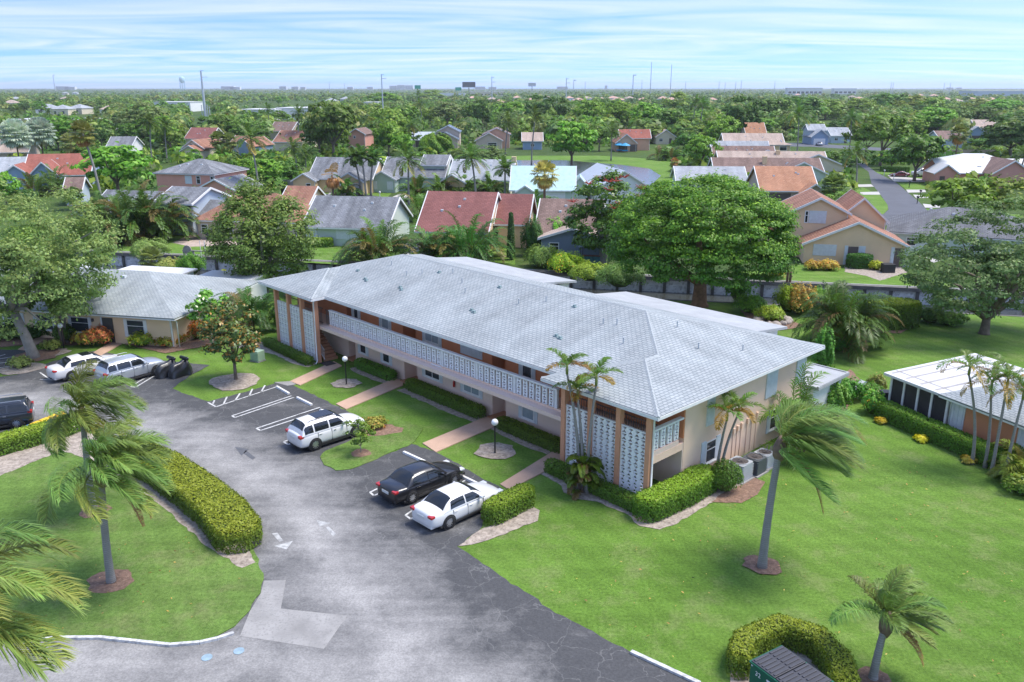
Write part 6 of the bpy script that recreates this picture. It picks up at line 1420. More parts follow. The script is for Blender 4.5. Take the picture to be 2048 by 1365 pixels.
for i, (x, y, L, lb) in enumerate(((215, 478, 5.5, 'left end'), (250, 482, 6.5, 'left middle'), (285, 480, 7.0, 'middle'), (320, 478, 5.5, 'right end'))): clump_palm('palm_thicket', 'tangled palm in the thicket before the blue-grey house, %s' % lb, x, y, 60, L, (.05, .10, .025), 60 + i, ll=.9, w=.16, spread=2.2, hstem=3, brown=.25, group='palm thicket')
for i, (x, y, L, c, lb) in enumerate(((690, 395, 4, (.08, .15, .03), 'left of the sage house'), (835, 400, 4.5, (.07, .14, .03), 'behind the red roof, left'), (880, 392, 4.0, (.07, .14, .03), 'behind the red roof, centre left'), (930, 390, 4.2, (.06, .14, .03), 'behind the red roof, centre'), (980, 392, 4.2, (.06, .13, .03), 'behind the red roof, right'), (845, 440, 4.5, (.07, .12, .03), 'between the grey gable and the red roof'), (1075, 440, 4.5, (.07, .13, .03), 'between the red roof and the brown roof'), (110, 385, 5.5, (.06, .12, .035), 'before the blue house with the red roof, right'), (70, 392, 5.5, (.07, .13, .035), 'before the blue house with the red roof, left'), (1690, 432, 4.6, (.10, .16, .04), 'beside the rust-roofed house'), (450, 322, 5, (.08, .13, .04), 'right of the cream gabled house'), (1320, 320, 4.5, (.08, .15, .03), 'on the lake lawn, left'), (1345, 322, 4.5, (.07, .14, .03), 'on the lake lawn, right'), (1110, 390, 5, (.06, .13, .04), 'before the turquoise roof'))):
    clump_palm('areca_palm', 'feathery palm clump ' + lb, x, y, 40, L, c, 80 + i, ll=.8, w=.2, nl=16, spread=1.0, hstem=1.5, group='palm clumps between the houses')
# single palms of the neighbourhood
def feather_palm(label, px_, py_, ytop, seed, cols=(.07, .13, .03), L=3.6, name='coconut_palm', bark=QT, n=22, alt=None, altn=0, up=(-.5, 1.3), lean=None, droop=.32, ll=.85, w=.16):
    g = G(px_, py_); h = max(2.5, (py_ - ytop) / pxm(py_) - L * .35); rnd = random.Random(seed)
    r = palm(name, h, .2, feather_crown(h, seed, n, L, ll, droop, (.22, 0, -.03), cols, up, 20, w, alt, altn), bark, lean or (rnd.uniform(-1, 1), 0))
    r.location = (g[0], g[1], 0); tag(r, label, 'palm', 'single palms of the neighbourhood'); return r
for i, a in enumerate([('coconut palm with yellow lower fronds behind the peach gable wing', 520, 402, 268, dict(alt=(.25, .2, .06), altn=5)), ('coconut palm before the sage green house', 818, 412, 310, dict(alt=(.2, .2, .05), altn=5)), ('coconut palm before the small orange gable', 952, 408, 305, dict(alt=(.16, .16, .05), altn=4)), ('coconut palm on the lake shore, left one of the pair', 1010, 330, 238, {}), ('coconut palm on the lake shore, right one of the pair', 1063, 334, 228, {}), ('dark coconut palm cluster above the pink hip roof', 305, 330, 238, dict(n=26)), ('second dark coconut palm above the pink hip roof', 335, 326, 246, dict(n=24)),
    ('royal palm with golden top frond above the brown roofs', 1592, 330, 222, dict(L=4.2, n=26, alt=(.3, .22, .05), altn=2)), ('coconut palm beside the road bend', 1712, 372, 296, dict(alt=(.22, .17, .05), altn=4)), ('coconut palm left of the road trees', 1697, 318, 232, dict(alt=(.2, .17, .06), altn=4)), ('tall palm by the lake end, left of two', 1383, 282, 200, {}), ('tall palm by the lake end, right of two', 1398, 284, 205, {}), ('thin palm above the umbrella patio', 1222, 322, 256, {}), ('triple-stemmed palm on the yellow house lawn, left stem', 722, 392, 310, dict(L=2.4)), ('triple-stemmed palm on the yellow house lawn, middle stem', 732, 394, 306, dict(L=2.4)), ('triple-stemmed palm on the yellow house lawn, right stem', 742, 392, 310, dict(L=2.4)), ('palm over the white-roofed house at the right edge', 2034, 372, 300, {}), ('palm left of the dead brown palm', 595, 350, 288, {}), ('palm between the cul-de-sac trees', 612, 346, 300, {}), ('palm above the sky blue cottage', 598, 300, 222, {}), ('palm before the far white office', 540, 268, 214, {}), ('palm left of the navy roofs', 830, 302, 246, dict(alt=(.2, .18, .05), altn=4)), ('palm in front of the turquoise roof left end', 1010, 398, 330, dict(L=2.6)), ('palm in the trees right of the ficus', 845, 262, 205, {}), ('palm near the green highway sign', 835, 225, 184, dict(L=4)), ('palm in front of the left warehouse', 195, 262, 225, {}), ('palm left of the warehouse centre', 100, 262, 222, {}), ('palm by the long warehouse, third', 45, 262, 218, {}), ('palm right of the thick power pole', 455, 262, 222, dict(alt=(.3, .2, .05), altn=6))]):
    feather_palm(a[0], a[1], a[2], a[3], 100 + i, **a[4])
def fan_palm(label, px_, py_, ytop, seed, cols=(.09, .14, .04), dead=(.26, .15, .07), nd_=14, n=26, L=1.9, bark=QB, name='fan_palm', lean=(0, 0), r0=.22):
    g = G(px_, py_); h = (py_ - ytop) / pxm(py_) - L * .6; rng = np.random.default_rng(seed); parts = []
    for i in range(n):
        parts.append(fan_np((0, 0, h), i * 2.4, -.85 + 2.25 * (i + .5) / n, L, rng, np.array(cols) * (.75 + .5 * rng.random()), .3))
    for i in range(nd_): parts.append(fan_np((0, 0, h - .2), i * 2.4 + 1, -1.35 + .6 * rng.random(), L * .72, rng, np.array(dead) * (.7 + .6 * rng.random()), 1.0))
    r = palm(name, h, r0, merge_np(parts), bark, lean); r.location = (g[0], g[1], 0); tag(r, label, 'palm', 'fan palms of the neighbourhood'); return r
fan_palm('very tall thin fan palm with brown skirt above the blue-grey house', 206, 420, 252, 131, (.13, .15, .05), (.34, .20, .09), 22, 24, 2.6, QT, lean=(-1.6, 0), r0=.24)
fan_palm('sabal palm with pale straw crown before the turquoise roof', 1088, 470, 330, 132, (.25, .23, .09), (.36, .26, .12), 16, 24, 2.4)
fan_palm('bushy sabal palm with yellow skirt beside the rust roof', 1662, 425, 355, 133, (.10, .16, .05), (.34, .24, .05), 22, 36, 2.8)
fan_palm('fan palm with brown skirt above the white roof at the right', 1907, 340, 256, 134, (.12, .14, .05), (.24, .13, .06), 20, 26, 3.0)
fan_palm('dead fan palm hung with brown leaves by the cul-de-sac', 668, 416, 332, 135, (.24, .15, .08), (.26, .13, .065), 30, 4, 2.6)
fan_palm('silver fan palm at the far left, left one', 40, 330, 248, 136, (.30, .37, .40), (.3, .3, .28), 6, 40, 5.0, name='silver_palm')
fan_palm('silver fan palm at the far left, right one', 88, 322, 244, 137, (.27, .34, .37), (.3, .3, .28), 6, 40, 5.0, name='silver_palm')
fan_palm('pale fan palm behind the red-roofed blue house', 148, 330, 272, 138, (.16, .18, .08), (.3, .2, .1), 12, 26, 3.6)
fan_palm('fan palm with hanging brown leaves in the palm thicket', 207, 470, 400, 139, (.10, .14, .05), (.30, .18, .12), 18, 20, 2.6)
fan_palm('small sabal on the seawall bank at the left', 305, 538, 498, 140, (.14, .18, .07), (.3, .25, .12), 6, 24, 1.8)
fan_palm('shaggy fan palm clump among the left houses, left', 440, 318, 268, 141, (.11, .16, .05), (.25, .2, .08), 10, 30, 3.2); fan_palm('shaggy fan palm clump among the left houses, right', 462, 318, 270, 142, (.12, .16, .06), (.27, .2, .08), 10, 30, 3.0)
fan_palm('dry brown plant column on the lake lawn', 1348, 356, 318, 143, (.22, .12, .05), (.24, .13, .06), 16, 16, 1.3)
# brown palm trunk with a pale ring before the peach house, crown lost in the oak
r = feather_palm('brown palm trunk with a pale ring in front of the peach house', 126, 690, 560, 144, L=2.6, bark=QB, lean=(-.2, 0)); MB().lathe([(.19, 2.9), (.2, 2.95), (.2, 3.1), (.19, 3.15)], 10, (-.04, 0, 0)).build('ring_band', WHITE, r)
# cypresses: narrow columns
def cypress(label, x, y, ytop, wpx, seed):
    s = pxm(y); h = (y - ytop) / s; rw = wpx / s / 2; rng = np.random.default_rng(seed); n = 1500
    t = rng.random(n) ** .8; a = rng.uniform(0, 2 * PI, n); rr = rw * np.clip(1.15 - t, .12, 1) ** .5 * (.8 + .25 * rng.random(n))
    C = np.stack([np.cos(a) * rr, np.sin(a) * rr, t * h + .1], 1); N = np.stack([np.cos(a), np.sin(a), .5 + 0 * a], 1) + rng.normal(size=(n, 3)) * .3
    v, f, c = leaves(C, N, .16, leaf_cols(n, (.028, .075, .02), rng, .25), rng, .4); g = G(x, y)
    root = empty('cypress', (g[0], g[1], 0), 0, label, 'tree', 'narrow cypresses'); link('crown', np_mesh('crown', v, f, None, c), LEAF, root); MB().tube([(0, 0, 0), (0, 0, h * .9)], [.14, .03], 6).build('trunk', BARK, root)
cypress('narrow dark cypress right of the peach gable wall', 1022, 520, 428, 17, 1); cypress('narrow cypress left of the gazebo', 1150, 512, 450, 16, 2); cypress('narrow cypress beside the far cream house', 563, 300, 268, 6, 3)

# ------------------------------------------------------------------ background trees: a few built trees, copied
PROTO = []
def proto(seed, rad, cz, nclump, per, ls, base, tip, **kw):
    r = make_tree(kw.pop('nm', 'broadleaf_tree'), seed, rad, cz, nclump, per, ls, base, tip=tip, nl=5, r0=kw.pop('r0', .3), **kw); PROTO.append([r, rad[0], cz + rad[2], False]); return r
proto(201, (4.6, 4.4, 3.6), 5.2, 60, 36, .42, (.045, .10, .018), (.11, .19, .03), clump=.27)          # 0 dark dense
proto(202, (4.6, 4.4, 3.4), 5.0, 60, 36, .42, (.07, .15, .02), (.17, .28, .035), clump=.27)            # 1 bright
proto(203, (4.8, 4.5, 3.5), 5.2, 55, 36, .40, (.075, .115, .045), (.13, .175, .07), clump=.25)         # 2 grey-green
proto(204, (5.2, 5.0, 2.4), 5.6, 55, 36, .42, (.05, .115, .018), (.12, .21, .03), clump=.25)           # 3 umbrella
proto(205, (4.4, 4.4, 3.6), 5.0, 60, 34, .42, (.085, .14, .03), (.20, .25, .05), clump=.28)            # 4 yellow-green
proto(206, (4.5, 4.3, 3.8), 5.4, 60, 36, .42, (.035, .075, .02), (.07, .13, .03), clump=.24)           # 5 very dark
def bg_tree(k, px_, yb, ytop, wpx, label, group='trees among the houses', rz=None):
    P_ = PROTO[k]
    if P_[3]: o = copy_tree(P_[0])
    else: o = P_[0]; P_[3] = True
    g = G(px_, yb); s = pxm(yb); h = (yb - ytop) / s; w = wpx / s / 2
    o.location = (g[0], g[1], 0); o.scale = (w / P_[1] / 1.08, w / P_[1] / 1.08, h / P_[2] / 1.02); o.rotation_euler = (0, 0, rz if rz is not None else (px_ * 7.13 + yb) % 6.28)
    tag(o, label, 'tree', group); return o
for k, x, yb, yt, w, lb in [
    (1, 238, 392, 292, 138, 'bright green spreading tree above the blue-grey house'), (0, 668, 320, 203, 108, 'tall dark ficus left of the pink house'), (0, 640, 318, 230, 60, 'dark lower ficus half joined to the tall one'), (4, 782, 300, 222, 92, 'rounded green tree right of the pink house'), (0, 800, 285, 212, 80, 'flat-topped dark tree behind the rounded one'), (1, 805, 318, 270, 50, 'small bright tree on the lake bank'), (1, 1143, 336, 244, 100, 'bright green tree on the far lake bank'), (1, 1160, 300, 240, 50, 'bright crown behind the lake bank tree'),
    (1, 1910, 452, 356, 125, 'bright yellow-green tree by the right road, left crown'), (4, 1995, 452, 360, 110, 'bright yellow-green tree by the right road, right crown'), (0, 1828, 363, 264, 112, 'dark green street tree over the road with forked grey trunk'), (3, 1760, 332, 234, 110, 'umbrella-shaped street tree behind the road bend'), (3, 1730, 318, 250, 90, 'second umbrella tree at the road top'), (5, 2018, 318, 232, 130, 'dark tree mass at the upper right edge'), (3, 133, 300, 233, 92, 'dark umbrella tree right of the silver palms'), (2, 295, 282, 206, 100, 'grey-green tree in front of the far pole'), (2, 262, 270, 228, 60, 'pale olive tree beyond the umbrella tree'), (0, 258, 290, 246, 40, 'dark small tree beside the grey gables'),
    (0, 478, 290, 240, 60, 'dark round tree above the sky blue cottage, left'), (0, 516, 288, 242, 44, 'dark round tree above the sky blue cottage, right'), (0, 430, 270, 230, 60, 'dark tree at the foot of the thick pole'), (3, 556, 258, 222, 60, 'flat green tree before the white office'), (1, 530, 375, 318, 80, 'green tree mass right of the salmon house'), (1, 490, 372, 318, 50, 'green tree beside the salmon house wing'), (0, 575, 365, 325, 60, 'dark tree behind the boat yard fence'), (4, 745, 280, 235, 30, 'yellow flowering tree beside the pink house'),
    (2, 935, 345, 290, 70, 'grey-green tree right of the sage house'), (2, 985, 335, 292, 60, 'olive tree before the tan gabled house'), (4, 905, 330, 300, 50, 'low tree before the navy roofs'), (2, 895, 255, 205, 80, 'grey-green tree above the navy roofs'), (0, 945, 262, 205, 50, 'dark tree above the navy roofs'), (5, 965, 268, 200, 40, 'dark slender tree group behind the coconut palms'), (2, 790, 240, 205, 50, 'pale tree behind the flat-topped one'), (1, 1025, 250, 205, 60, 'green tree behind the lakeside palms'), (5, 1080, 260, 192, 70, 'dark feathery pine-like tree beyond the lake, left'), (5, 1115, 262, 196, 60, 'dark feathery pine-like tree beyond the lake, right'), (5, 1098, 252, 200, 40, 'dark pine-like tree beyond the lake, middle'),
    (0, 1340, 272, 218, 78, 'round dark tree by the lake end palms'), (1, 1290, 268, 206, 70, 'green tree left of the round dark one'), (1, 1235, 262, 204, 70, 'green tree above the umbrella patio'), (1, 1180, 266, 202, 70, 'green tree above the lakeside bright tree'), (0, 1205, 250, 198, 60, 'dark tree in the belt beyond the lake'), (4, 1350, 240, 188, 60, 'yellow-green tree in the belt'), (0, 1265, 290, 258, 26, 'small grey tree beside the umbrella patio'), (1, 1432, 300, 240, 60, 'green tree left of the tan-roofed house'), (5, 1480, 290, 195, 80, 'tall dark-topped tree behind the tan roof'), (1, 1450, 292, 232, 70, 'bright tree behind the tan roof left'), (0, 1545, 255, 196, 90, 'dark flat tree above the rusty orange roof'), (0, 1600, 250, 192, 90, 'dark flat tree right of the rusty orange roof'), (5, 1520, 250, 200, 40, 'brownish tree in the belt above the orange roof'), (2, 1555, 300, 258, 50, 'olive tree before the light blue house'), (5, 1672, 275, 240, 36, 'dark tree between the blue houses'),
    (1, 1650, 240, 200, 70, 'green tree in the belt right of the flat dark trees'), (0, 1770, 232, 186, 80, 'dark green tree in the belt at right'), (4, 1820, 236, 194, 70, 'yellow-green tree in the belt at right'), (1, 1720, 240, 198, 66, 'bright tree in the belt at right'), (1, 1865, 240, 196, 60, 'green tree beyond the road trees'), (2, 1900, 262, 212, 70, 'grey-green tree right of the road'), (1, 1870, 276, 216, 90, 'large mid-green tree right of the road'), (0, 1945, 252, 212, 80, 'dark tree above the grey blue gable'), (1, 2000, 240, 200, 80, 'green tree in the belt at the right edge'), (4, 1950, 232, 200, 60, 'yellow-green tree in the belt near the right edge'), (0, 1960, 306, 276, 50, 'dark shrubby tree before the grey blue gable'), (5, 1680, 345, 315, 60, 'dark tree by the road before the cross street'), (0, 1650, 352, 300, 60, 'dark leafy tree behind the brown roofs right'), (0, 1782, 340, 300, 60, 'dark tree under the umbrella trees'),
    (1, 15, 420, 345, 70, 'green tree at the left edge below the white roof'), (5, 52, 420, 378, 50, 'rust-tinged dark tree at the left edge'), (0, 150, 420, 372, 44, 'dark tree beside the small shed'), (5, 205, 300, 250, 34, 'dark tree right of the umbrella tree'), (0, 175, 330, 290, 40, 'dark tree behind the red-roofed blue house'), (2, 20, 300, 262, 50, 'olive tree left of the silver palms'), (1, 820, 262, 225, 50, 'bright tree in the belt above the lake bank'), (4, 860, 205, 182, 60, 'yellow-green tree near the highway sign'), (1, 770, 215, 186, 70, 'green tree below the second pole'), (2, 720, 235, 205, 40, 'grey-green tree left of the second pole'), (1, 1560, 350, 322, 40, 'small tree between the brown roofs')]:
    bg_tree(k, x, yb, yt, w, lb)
# further trees that fill the gaps between the houses; one can count them but not tell them apart
boxes = [(392, 600, 395, 481), (610, 775, 402, 493), (838, 972, 390, 508), (318, 400, 362, 470), (312, 495, 312, 405), (620, 745, 312, 390), (765, 890, 312, 378), (900, 1010, 322, 380), (1024, 1150, 335, 400), (1190, 1310, 330, 397), (1522, 1635, 338, 402), (1355, 1490, 342, 377), (1425, 1650, 268, 352), (62, 190, 300, 378), (-40, 85, 308, 372), (366, 425, 262, 318), (540, 606, 250, 302), (697, 732, 252, 307), (840, 920, 245, 300), (950, 1004, 258, 300), (1225, 1275, 262, 308), (1310, 1350, 265, 292), (1618, 1700, 245, 290), (1880, 2060, 305, 362), (1925, 1990, 248, 288), (880, 1340, 300, 395), (1620, 1900, 280, 312), (1690, 1860, 312, 450), (218, 262, 268, 314), (0, 215, 228, 262), (476, 640, 208, 241), (380, 430, 205, 252), (560, 800, 372, 415), (466, 508, 280, 312), (1030, 1100, 285, 305)]
rnd = random.Random(77); n_ = 0; tries = 0
while n_ < 295 and tries < 9000:
    tries += 1
    y = 212 + 170 * rnd.random() ** 1.25; x = rnd.uniform(-60, 2110); s = pxm(y); h = rnd.uniform(6.5, 10.5); w = rnd.uniform(7, 11)
    hp = h * s; wp = w * s / 2
    if any(not (x + wp * .7 < b[0] or x - wp * .7 > b[1] or y < b[2] + 6 or y - hp > b[3] - 6) for b in boxes): continue
    kk = rnd.choice([0, 1, 1, 2, 3, 4, 5]); bg_tree(kk, x, y, y - hp, 2 * wp, ('dense dark green', 'bright green', 'grey-green', 'flat-topped green', 'yellow-green', 'very dark')[kk] + ' tree in the %s belt behind the %s houses' % ('near' if y > 262 else 'far', 'left' if x < 560 else 'middle left' if x < 1024 else 'middle right' if x < 1500 else 'right'), 'filler trees behind the houses'); n_ += 1
# the wood that runs to the horizon: one mass of small crowns
def woods(seed, N):
    rng = np.random.default_rng(seed)
    u = rng.random(N)
    py = 177.2 + 110 * u ** 1.75; px_ = rng.uniform(-120, 2170, N)
    X = []; 
    base = np.array([[.06, .12, .025], [.08, .15, .03], [.09, .14, .055], [.11, .16, .04], [.05, .095, .03], [.13, .16, .06]])
    Cs = []; Ns = []; Ss = []; Cl = []
    for i in range(N):
        x, y = px_[i], py[i]
        if any(b[0] - 6 < x < b[1] + 6 and b[2] < y < b[3] + 3 for b in ((0, 215, 228, 262), (476, 640, 208, 241), (310, 382, 205, 225), (1575, 1712, 176, 191), (1950, 2070, 182, 192))): continue
        g = G(x, y); s = pxm(y)
        if y > 214 and any(b[0] - 4 < x < b[1] + 4 and b[2] - 2 < y < b[3] + 14 for b in boxes): continue
        if y > 190 and any(abs(x - q[0]) < 9 and abs(y - q[1] - 1.5) < 4 for q in fhouses): continue
        k = max(14, int(70 * min(1, s / 3.5)))
        w = rng.uniform(3.2, 5.6); h = rng.uniform(5, 10.5); d = rng.normal(size=(k, 3)); d /= np.linalg.norm(d, axis=1, keepdims=True); d[:, 2] = np.abs(d[:, 2]) * .9 - .15
        c = d * np.array([w, w, h * .5]) * (.7 + .35 * rng.random((k, 1))); c[:, 2] += h * .5; c[:, 0] += g[0]; c[:, 1] += g[1]
        Cs.append(c); Ns.append(d + rng.normal(size=(k, 3)) * .4 + [0, 0, .4]); Ss.append(np.full(k, w * (.26 if k > 40 else .42)))
        Cl.append(leaf_cols(k, base[rng.integers(len(base))] * (.8 + .5 * rng.random()), rng, .22))
    C = np.concatenate(Cs); v, f, c = leaves(C, np.concatenate(Ns), np.concatenate(Ss), np.concatenate(Cl), rng, .7)
    o = link('far_woods', np_mesh('far_woods', v, f, None, c), LEAF); tag(o, 'green tree belt stretching away to the horizon', 'woods', None, 'stuff')
woods(9, 9500)
# undergrowth between houses and trees
def undergrowth(seed, N):
    rng = np.random.default_rng(seed); Cs = []; Ns = []; Ss = []; Cl = []; pal = np.array([[.05, .11, .02], [.08, .15, .03], [.09, .13, .05], [.12, .17, .03], [.04, .085, .02]])
    keep = [(880, 1350, 296, 400), (1690, 1870, 330, 452), (560, 830, 366, 418), (1560, 1900, 283, 312), (960, 1030, 460, 530)]
    n = 0
    while n < N:
        y = 206 + 175 * rng.random() ** 1.2; x = rng.uniform(-60, 2110)
        n += 1
        if any(b[0] < x < b[1] and b[2] < y < b[3] for b in keep): continue
        if any(b[0] - 3 < x < b[1] + 3 and b[2] + 18 < y < b[3] + 6 for b in boxes): continue
        g = G(x, y); k = 26; w = rng.uniform(1.2, 3.4); h = rng.uniform(1.0, 3.6); d = rng.normal(size=(k, 3)); d /= np.linalg.norm(d, axis=1, keepdims=True); d[:, 2] = np.abs(d[:, 2])
        c = d * np.array([w, w, h]) * (.75 + .3 * rng.random((k, 1))); c[:, 0] += g[0]; c[:, 1] += g[1]
        Cs.append(c); Ns.append(d + rng.normal(size=(k, 3)) * .4); Ss.append(np.full(k, .36 * w)); Cl.append(leaf_cols(k, pal[rng.integers(5)] * (.8 + .5 * rng.random()), rng, .22))
    v, f, c = leaves(np.concatenate(Cs), np.concatenate(Ns), np.concatenate(Ss), np.concatenate(Cl), rng, .7)
    o = link('undergrowth', np_mesh('undergrowth', v, f, None, c), LEAF); tag(o, 'tangled low greenery between the houses', 'undergrowth', None, 'stuff')
undergrowth(4, 3600)
# fallen leaves and clippings on the lawns
rng = np.random.default_rng(8); n = 520
lx = np.concatenate([rng.uniform(1, 26, 360), rng.uniform(-22, -8, 160)]); ly = np.concatenate([rng.uniform(22, 44, 360), rng.uniform(24, 40, 160)])
C = np.stack([lx, ly, np.full(n, .09)], 1); pp = np.array([PX(a, b, 0) for a, b in zip(lx, ly)])
inside = inpoly(pp[:, 0], pp[:, 1], [(950, 1100), (1290, 1085), (1480, 1000), (1560, 930), (1700, 880), (2048, 960), (2048, 1365), (1700, 1365), (1500, 1240), (1440, 1365), (1290, 1310)]) | inpoly(pp[:, 0], pp[:, 1], [(0, 960), (180, 930), (330, 1030), (500, 1150), (440, 1260), (300, 1280), (0, 1270)])
C = C[inside]; v, f, c = leaves(C, np.tile([0, 0, 1.0], (len(C), 1)) + rng.normal(size=(len(C), 3)) * .2, .035 + .05 * rng.random(len(C)), leaf_cols(len(C), (.24, .17, .07), rng, .35), rng, .4)
o = link('leaf_litter', np_mesh('leaf_litter', v, f, None, c), LEAF); tag(o, 'scattered dry leaves on the lawns', 'leaf litter', None, 'stuff')

# ------------------------------------------------------------------ vehicles
TYRE = mat('tyre_rubber', (.018, .018, .019), .85, .1, 10); RIM = mat('alloy_rim', (.50, .51, .52), .3, .05, 5, metal=.8); CGL = emat_glass('car_glass', (.012, .015, .018), .04); TRIMB = mat('black_plastic', (.02, .02, .021), .6, .05, 5)
HL = mat('headlight_lens', (.62, .64, .66), .12, 0, spec=.8); TL = mat('taillight_red', (.42, .02, .018), .15, 0, spec=.8); PLATE = mat('number_plate', (.62, .64, .62), .5, .1, 20)
def paint(name, c, metal=0.0, rough=.28): return mat(name, c, rough, .015, 2, metal=metal, coat=.7)
_wheel = {}
def wheel(parent, x, y, r, w=.22, side=1):
    key = (round(r, 3), side)
    if key not in _wheel:
        t = MB().lathe([(r * .62, -w / 2), (r * .9, -w / 2), (r, -w * .36), (r, w * .36), (r * .9, w / 2), (r * .62, w / 2)], 22, axis='y', cap=False).mesh('tyre', True); t.materials.append(TYRE)
        m = MB(); yo = side * w * .42
        m.lathe([(r * .60, -w * .4), (r * .66, -w * .4), (r * .66, w * .4), (r * .60, w * .4)], 22, axis='y', cap=False)
        m.lathe([(.01, yo * .6), (r * .16, yo * .6), (r * .16, yo), (.01, yo * 1.02)], 10, axis='y')
        for k in range(10):
            a = k * PI / 5; ca, sa = math.cos(a), math.sin(a); q = .1 * r
            m.add([(ca * r * .12 - sa * q, yo * .95, sa * r * .12 + ca * q), (ca * r * .12 + sa * q, yo * .95, sa * r * .12 - ca * q), (ca * r * .63 + sa * q * .7, yo * .9, sa * r * .63 - ca * q * .7), (ca * r * .63 - sa * q * .7, yo * .9, sa * r * .63 + ca * q * .7)], [(0, 1, 2, 3)])
        d = m.mesh('rim'); d.materials.append(RIM)
        bk = MB().lathe([(.01, -w * .1), (r * .62, -w * .1), (r * .62, w * .1), (.01, w * .1)], 16, axis='y').mesh('brake'); bk.materials.append(TRIMB)
        _wheel[key] = (t, d, bk)
    t, d, bk = _wheel[key]
    o = link('wheel', t, None, parent, (x, y, r)); link('rim', d, None, o); link('brake_disc', bk, None, o)
def car(label, loc, rz, P, kind='sedan', L=4.8, Wd_=1.82, Ht=1.46, wb=2.78, wr=.345, sun=False, rails=False, name='car', cat='car', clad=False, tail=TL, z=.03):
    """P: paint. Local +x is the nose. Body lofted through stations, cabin with glass panels, wheels, lamps."""
    root = empty(name, (loc[0], loc[1], z), rz, label, cat, 'cars in the lot')
    hw = Wd_ / 2; suv = kind != 'sedan'
    bz = Ht * (.63 if not suv else .615)             # belt line
    x0, x1 = -L / 2, L / 2
    if kind == 'sedan':
        st = [(x0, .74, .34, .60, bz - .14), (x0 + .08, .86, .24, .64, bz + .02), (x0 + .3, .95, .20, .68, bz + .07), (x0 + .9, 1.0, .18, .70, bz + .06), (-.2, 1.0, .18, .68, bz + .0), (x1 - 1.5, 1.0, .18, .64, bz + .0), (x1 - .8, .97, .19, .60, bz - .09), (x1 - .3, .86, .22, .52, bz - .22), (x1 - .05, .64, .28, .46, bz - .38)]
    else:
        st = [(x0, .84, .36, .70, bz - .06), (x0 + .10, .93, .28, .76, bz + .01), (x0 + .35, .98, .25, .78, bz + .03), (x0 + 1.0, 1.0, .24, .78, bz + .03), (-.2, 1.0, .24, .76, bz + .02), (x1 - 1.45, 1.0, .24, .74, bz + .03), (x1 - .7, .98, .25, .72, bz - .03), (x1 - .22, .91, .28, .66, bz - .11), (x1 - .02, .78, .34, .58, bz - .26)]
    V = []; F = []
    for (x, k, zl, zm, zt) in st:
        w = hw * k
        ring = [(w * .82, zl), (w * .99, zl + .12), (w, zm), (w * .97, zt - .10), (w * .84, zt - .01), (w * .45, zt + .03), (0, zt + .04)]
        ring = ring + [(-a, b) for a, b in ring[-2::-1]]
        V += [(x, a, b) for a, b in ring]
    n = 13
    for i in range(len(st) - 1):
        for j in range(n):
            a = i * n + j; b = i * n + (j + 1) % n; F.append((a, b, b + n, a + n))
    F.append(tuple(range(n))[::-1]); F.append(tuple((len(st) - 1) * n + j for j in range(n)))
    bm_ = MB(); bm_.add(V, F); bm_.build('body', P, root, smooth=True, sub=2)
    # cabin
    if kind == 'sedan': rb, rt, ft, fb = x0 + .72, x0 + 1.42, x1 - 2.25, x1 - 1.42
    elif kind == 'van': rb, rt, ft, fb = x0 + .12, x0 + .42, x1 - 2.0, x1 - 1.0
    else: rb, rt, ft, fb = x0 + .16, x0 + .58, x1 - 2.05, x1 - 1.28
    zb = bz - .03; zt = Ht; wbm, wtp = hw * .95, hw * .76
    def prof(x):
        def ez(t): return math.sin(max(0, min(1, t)) * PI / 2) ** .92
        if x < rt: return ez((x - rb) / (rt - rb)) * .955
        if x > ft: return ez((fb - x) / (fb - ft)) * .955
        return .955 + .045 * math.sin((x - rt) / (ft - rt) * PI)
    def S(x, t, off=0.0):
        h = (zt - zb) * prof(x); ct, sn = math.cos(t), math.sin(t)
        fz = abs(sn) ** .62; w = wbm + (wtp - wbm) * fz * min(1, h / (zt - zb))
        y = (w + off) * (1 if ct > 0 else -1) * abs(ct) ** .52
        return (x, -y, zb + h * fz + off * sn)
    def patch(nm, xs, ts, m, off=0.0, skew=None):
        V = []; F = []
        for i, t in enumerate(ts):
            for k, x in enumerate(xs):
                xx = x if skew is None else skew(x, i / (len(ts) - 1))
                V.append(S(xx, t, off))
        nx_ = len(xs)
        for i in range(len(ts) - 1):
            for k in range(nx_ - 1): a = i * nx_ + k; F.append((a, a + 1, a + nx_ + 1, a + nx_))
        return MB().add(V, F).build(nm, m, root, smooth=True)
    lin = lambda a, b, n: [a + (b - a) * i / (n - 1) for i in range(n)]
    zr = zt - .03
    patch('cabin', lin(rb, rt, 9)[:-1] + lin(rt, ft, 9)[:-1] + lin(ft, fb, 9), lin(0, PI, 29), P)
    T0, T1 = (.035, .62); span = fb - rb
    cuts = {'sedan': ((.16, .50), (.53, .88)), 'suv': ((.06, .24), (.27, .56), (.59, .90)), 'van': ((.04, .30), (.33, .61), (.64, .92))}[kind]
    for sd in (0, 1):
        for i, (a, b) in enumerate(cuts):
            ts = lin(T0, T1, 7); ts = ts if not sd else [PI - q for q in ts]
            xa, xb = rb + span * a, rb + span * b
            def skew(x, v, xa=xa, xb=xb, i=i):
                f_ = (x - xa) / (xb - xa); ra = rt - (.16 if kind == 'sedan' else .22) if i == 0 else xa; fa_ = ft + .12 if i == len(cuts) - 1 else xb
                A = max(xa, xa + (ra - xa) * v) if i == 0 else xa; B = min(xb, xb + (fa_ - xb) * v) if i == len(cuts) - 1 else xb
                return A + (B - A) * f_
            patch('side_window', lin(xa, xb, 7), ts, CGL, .014, skew)
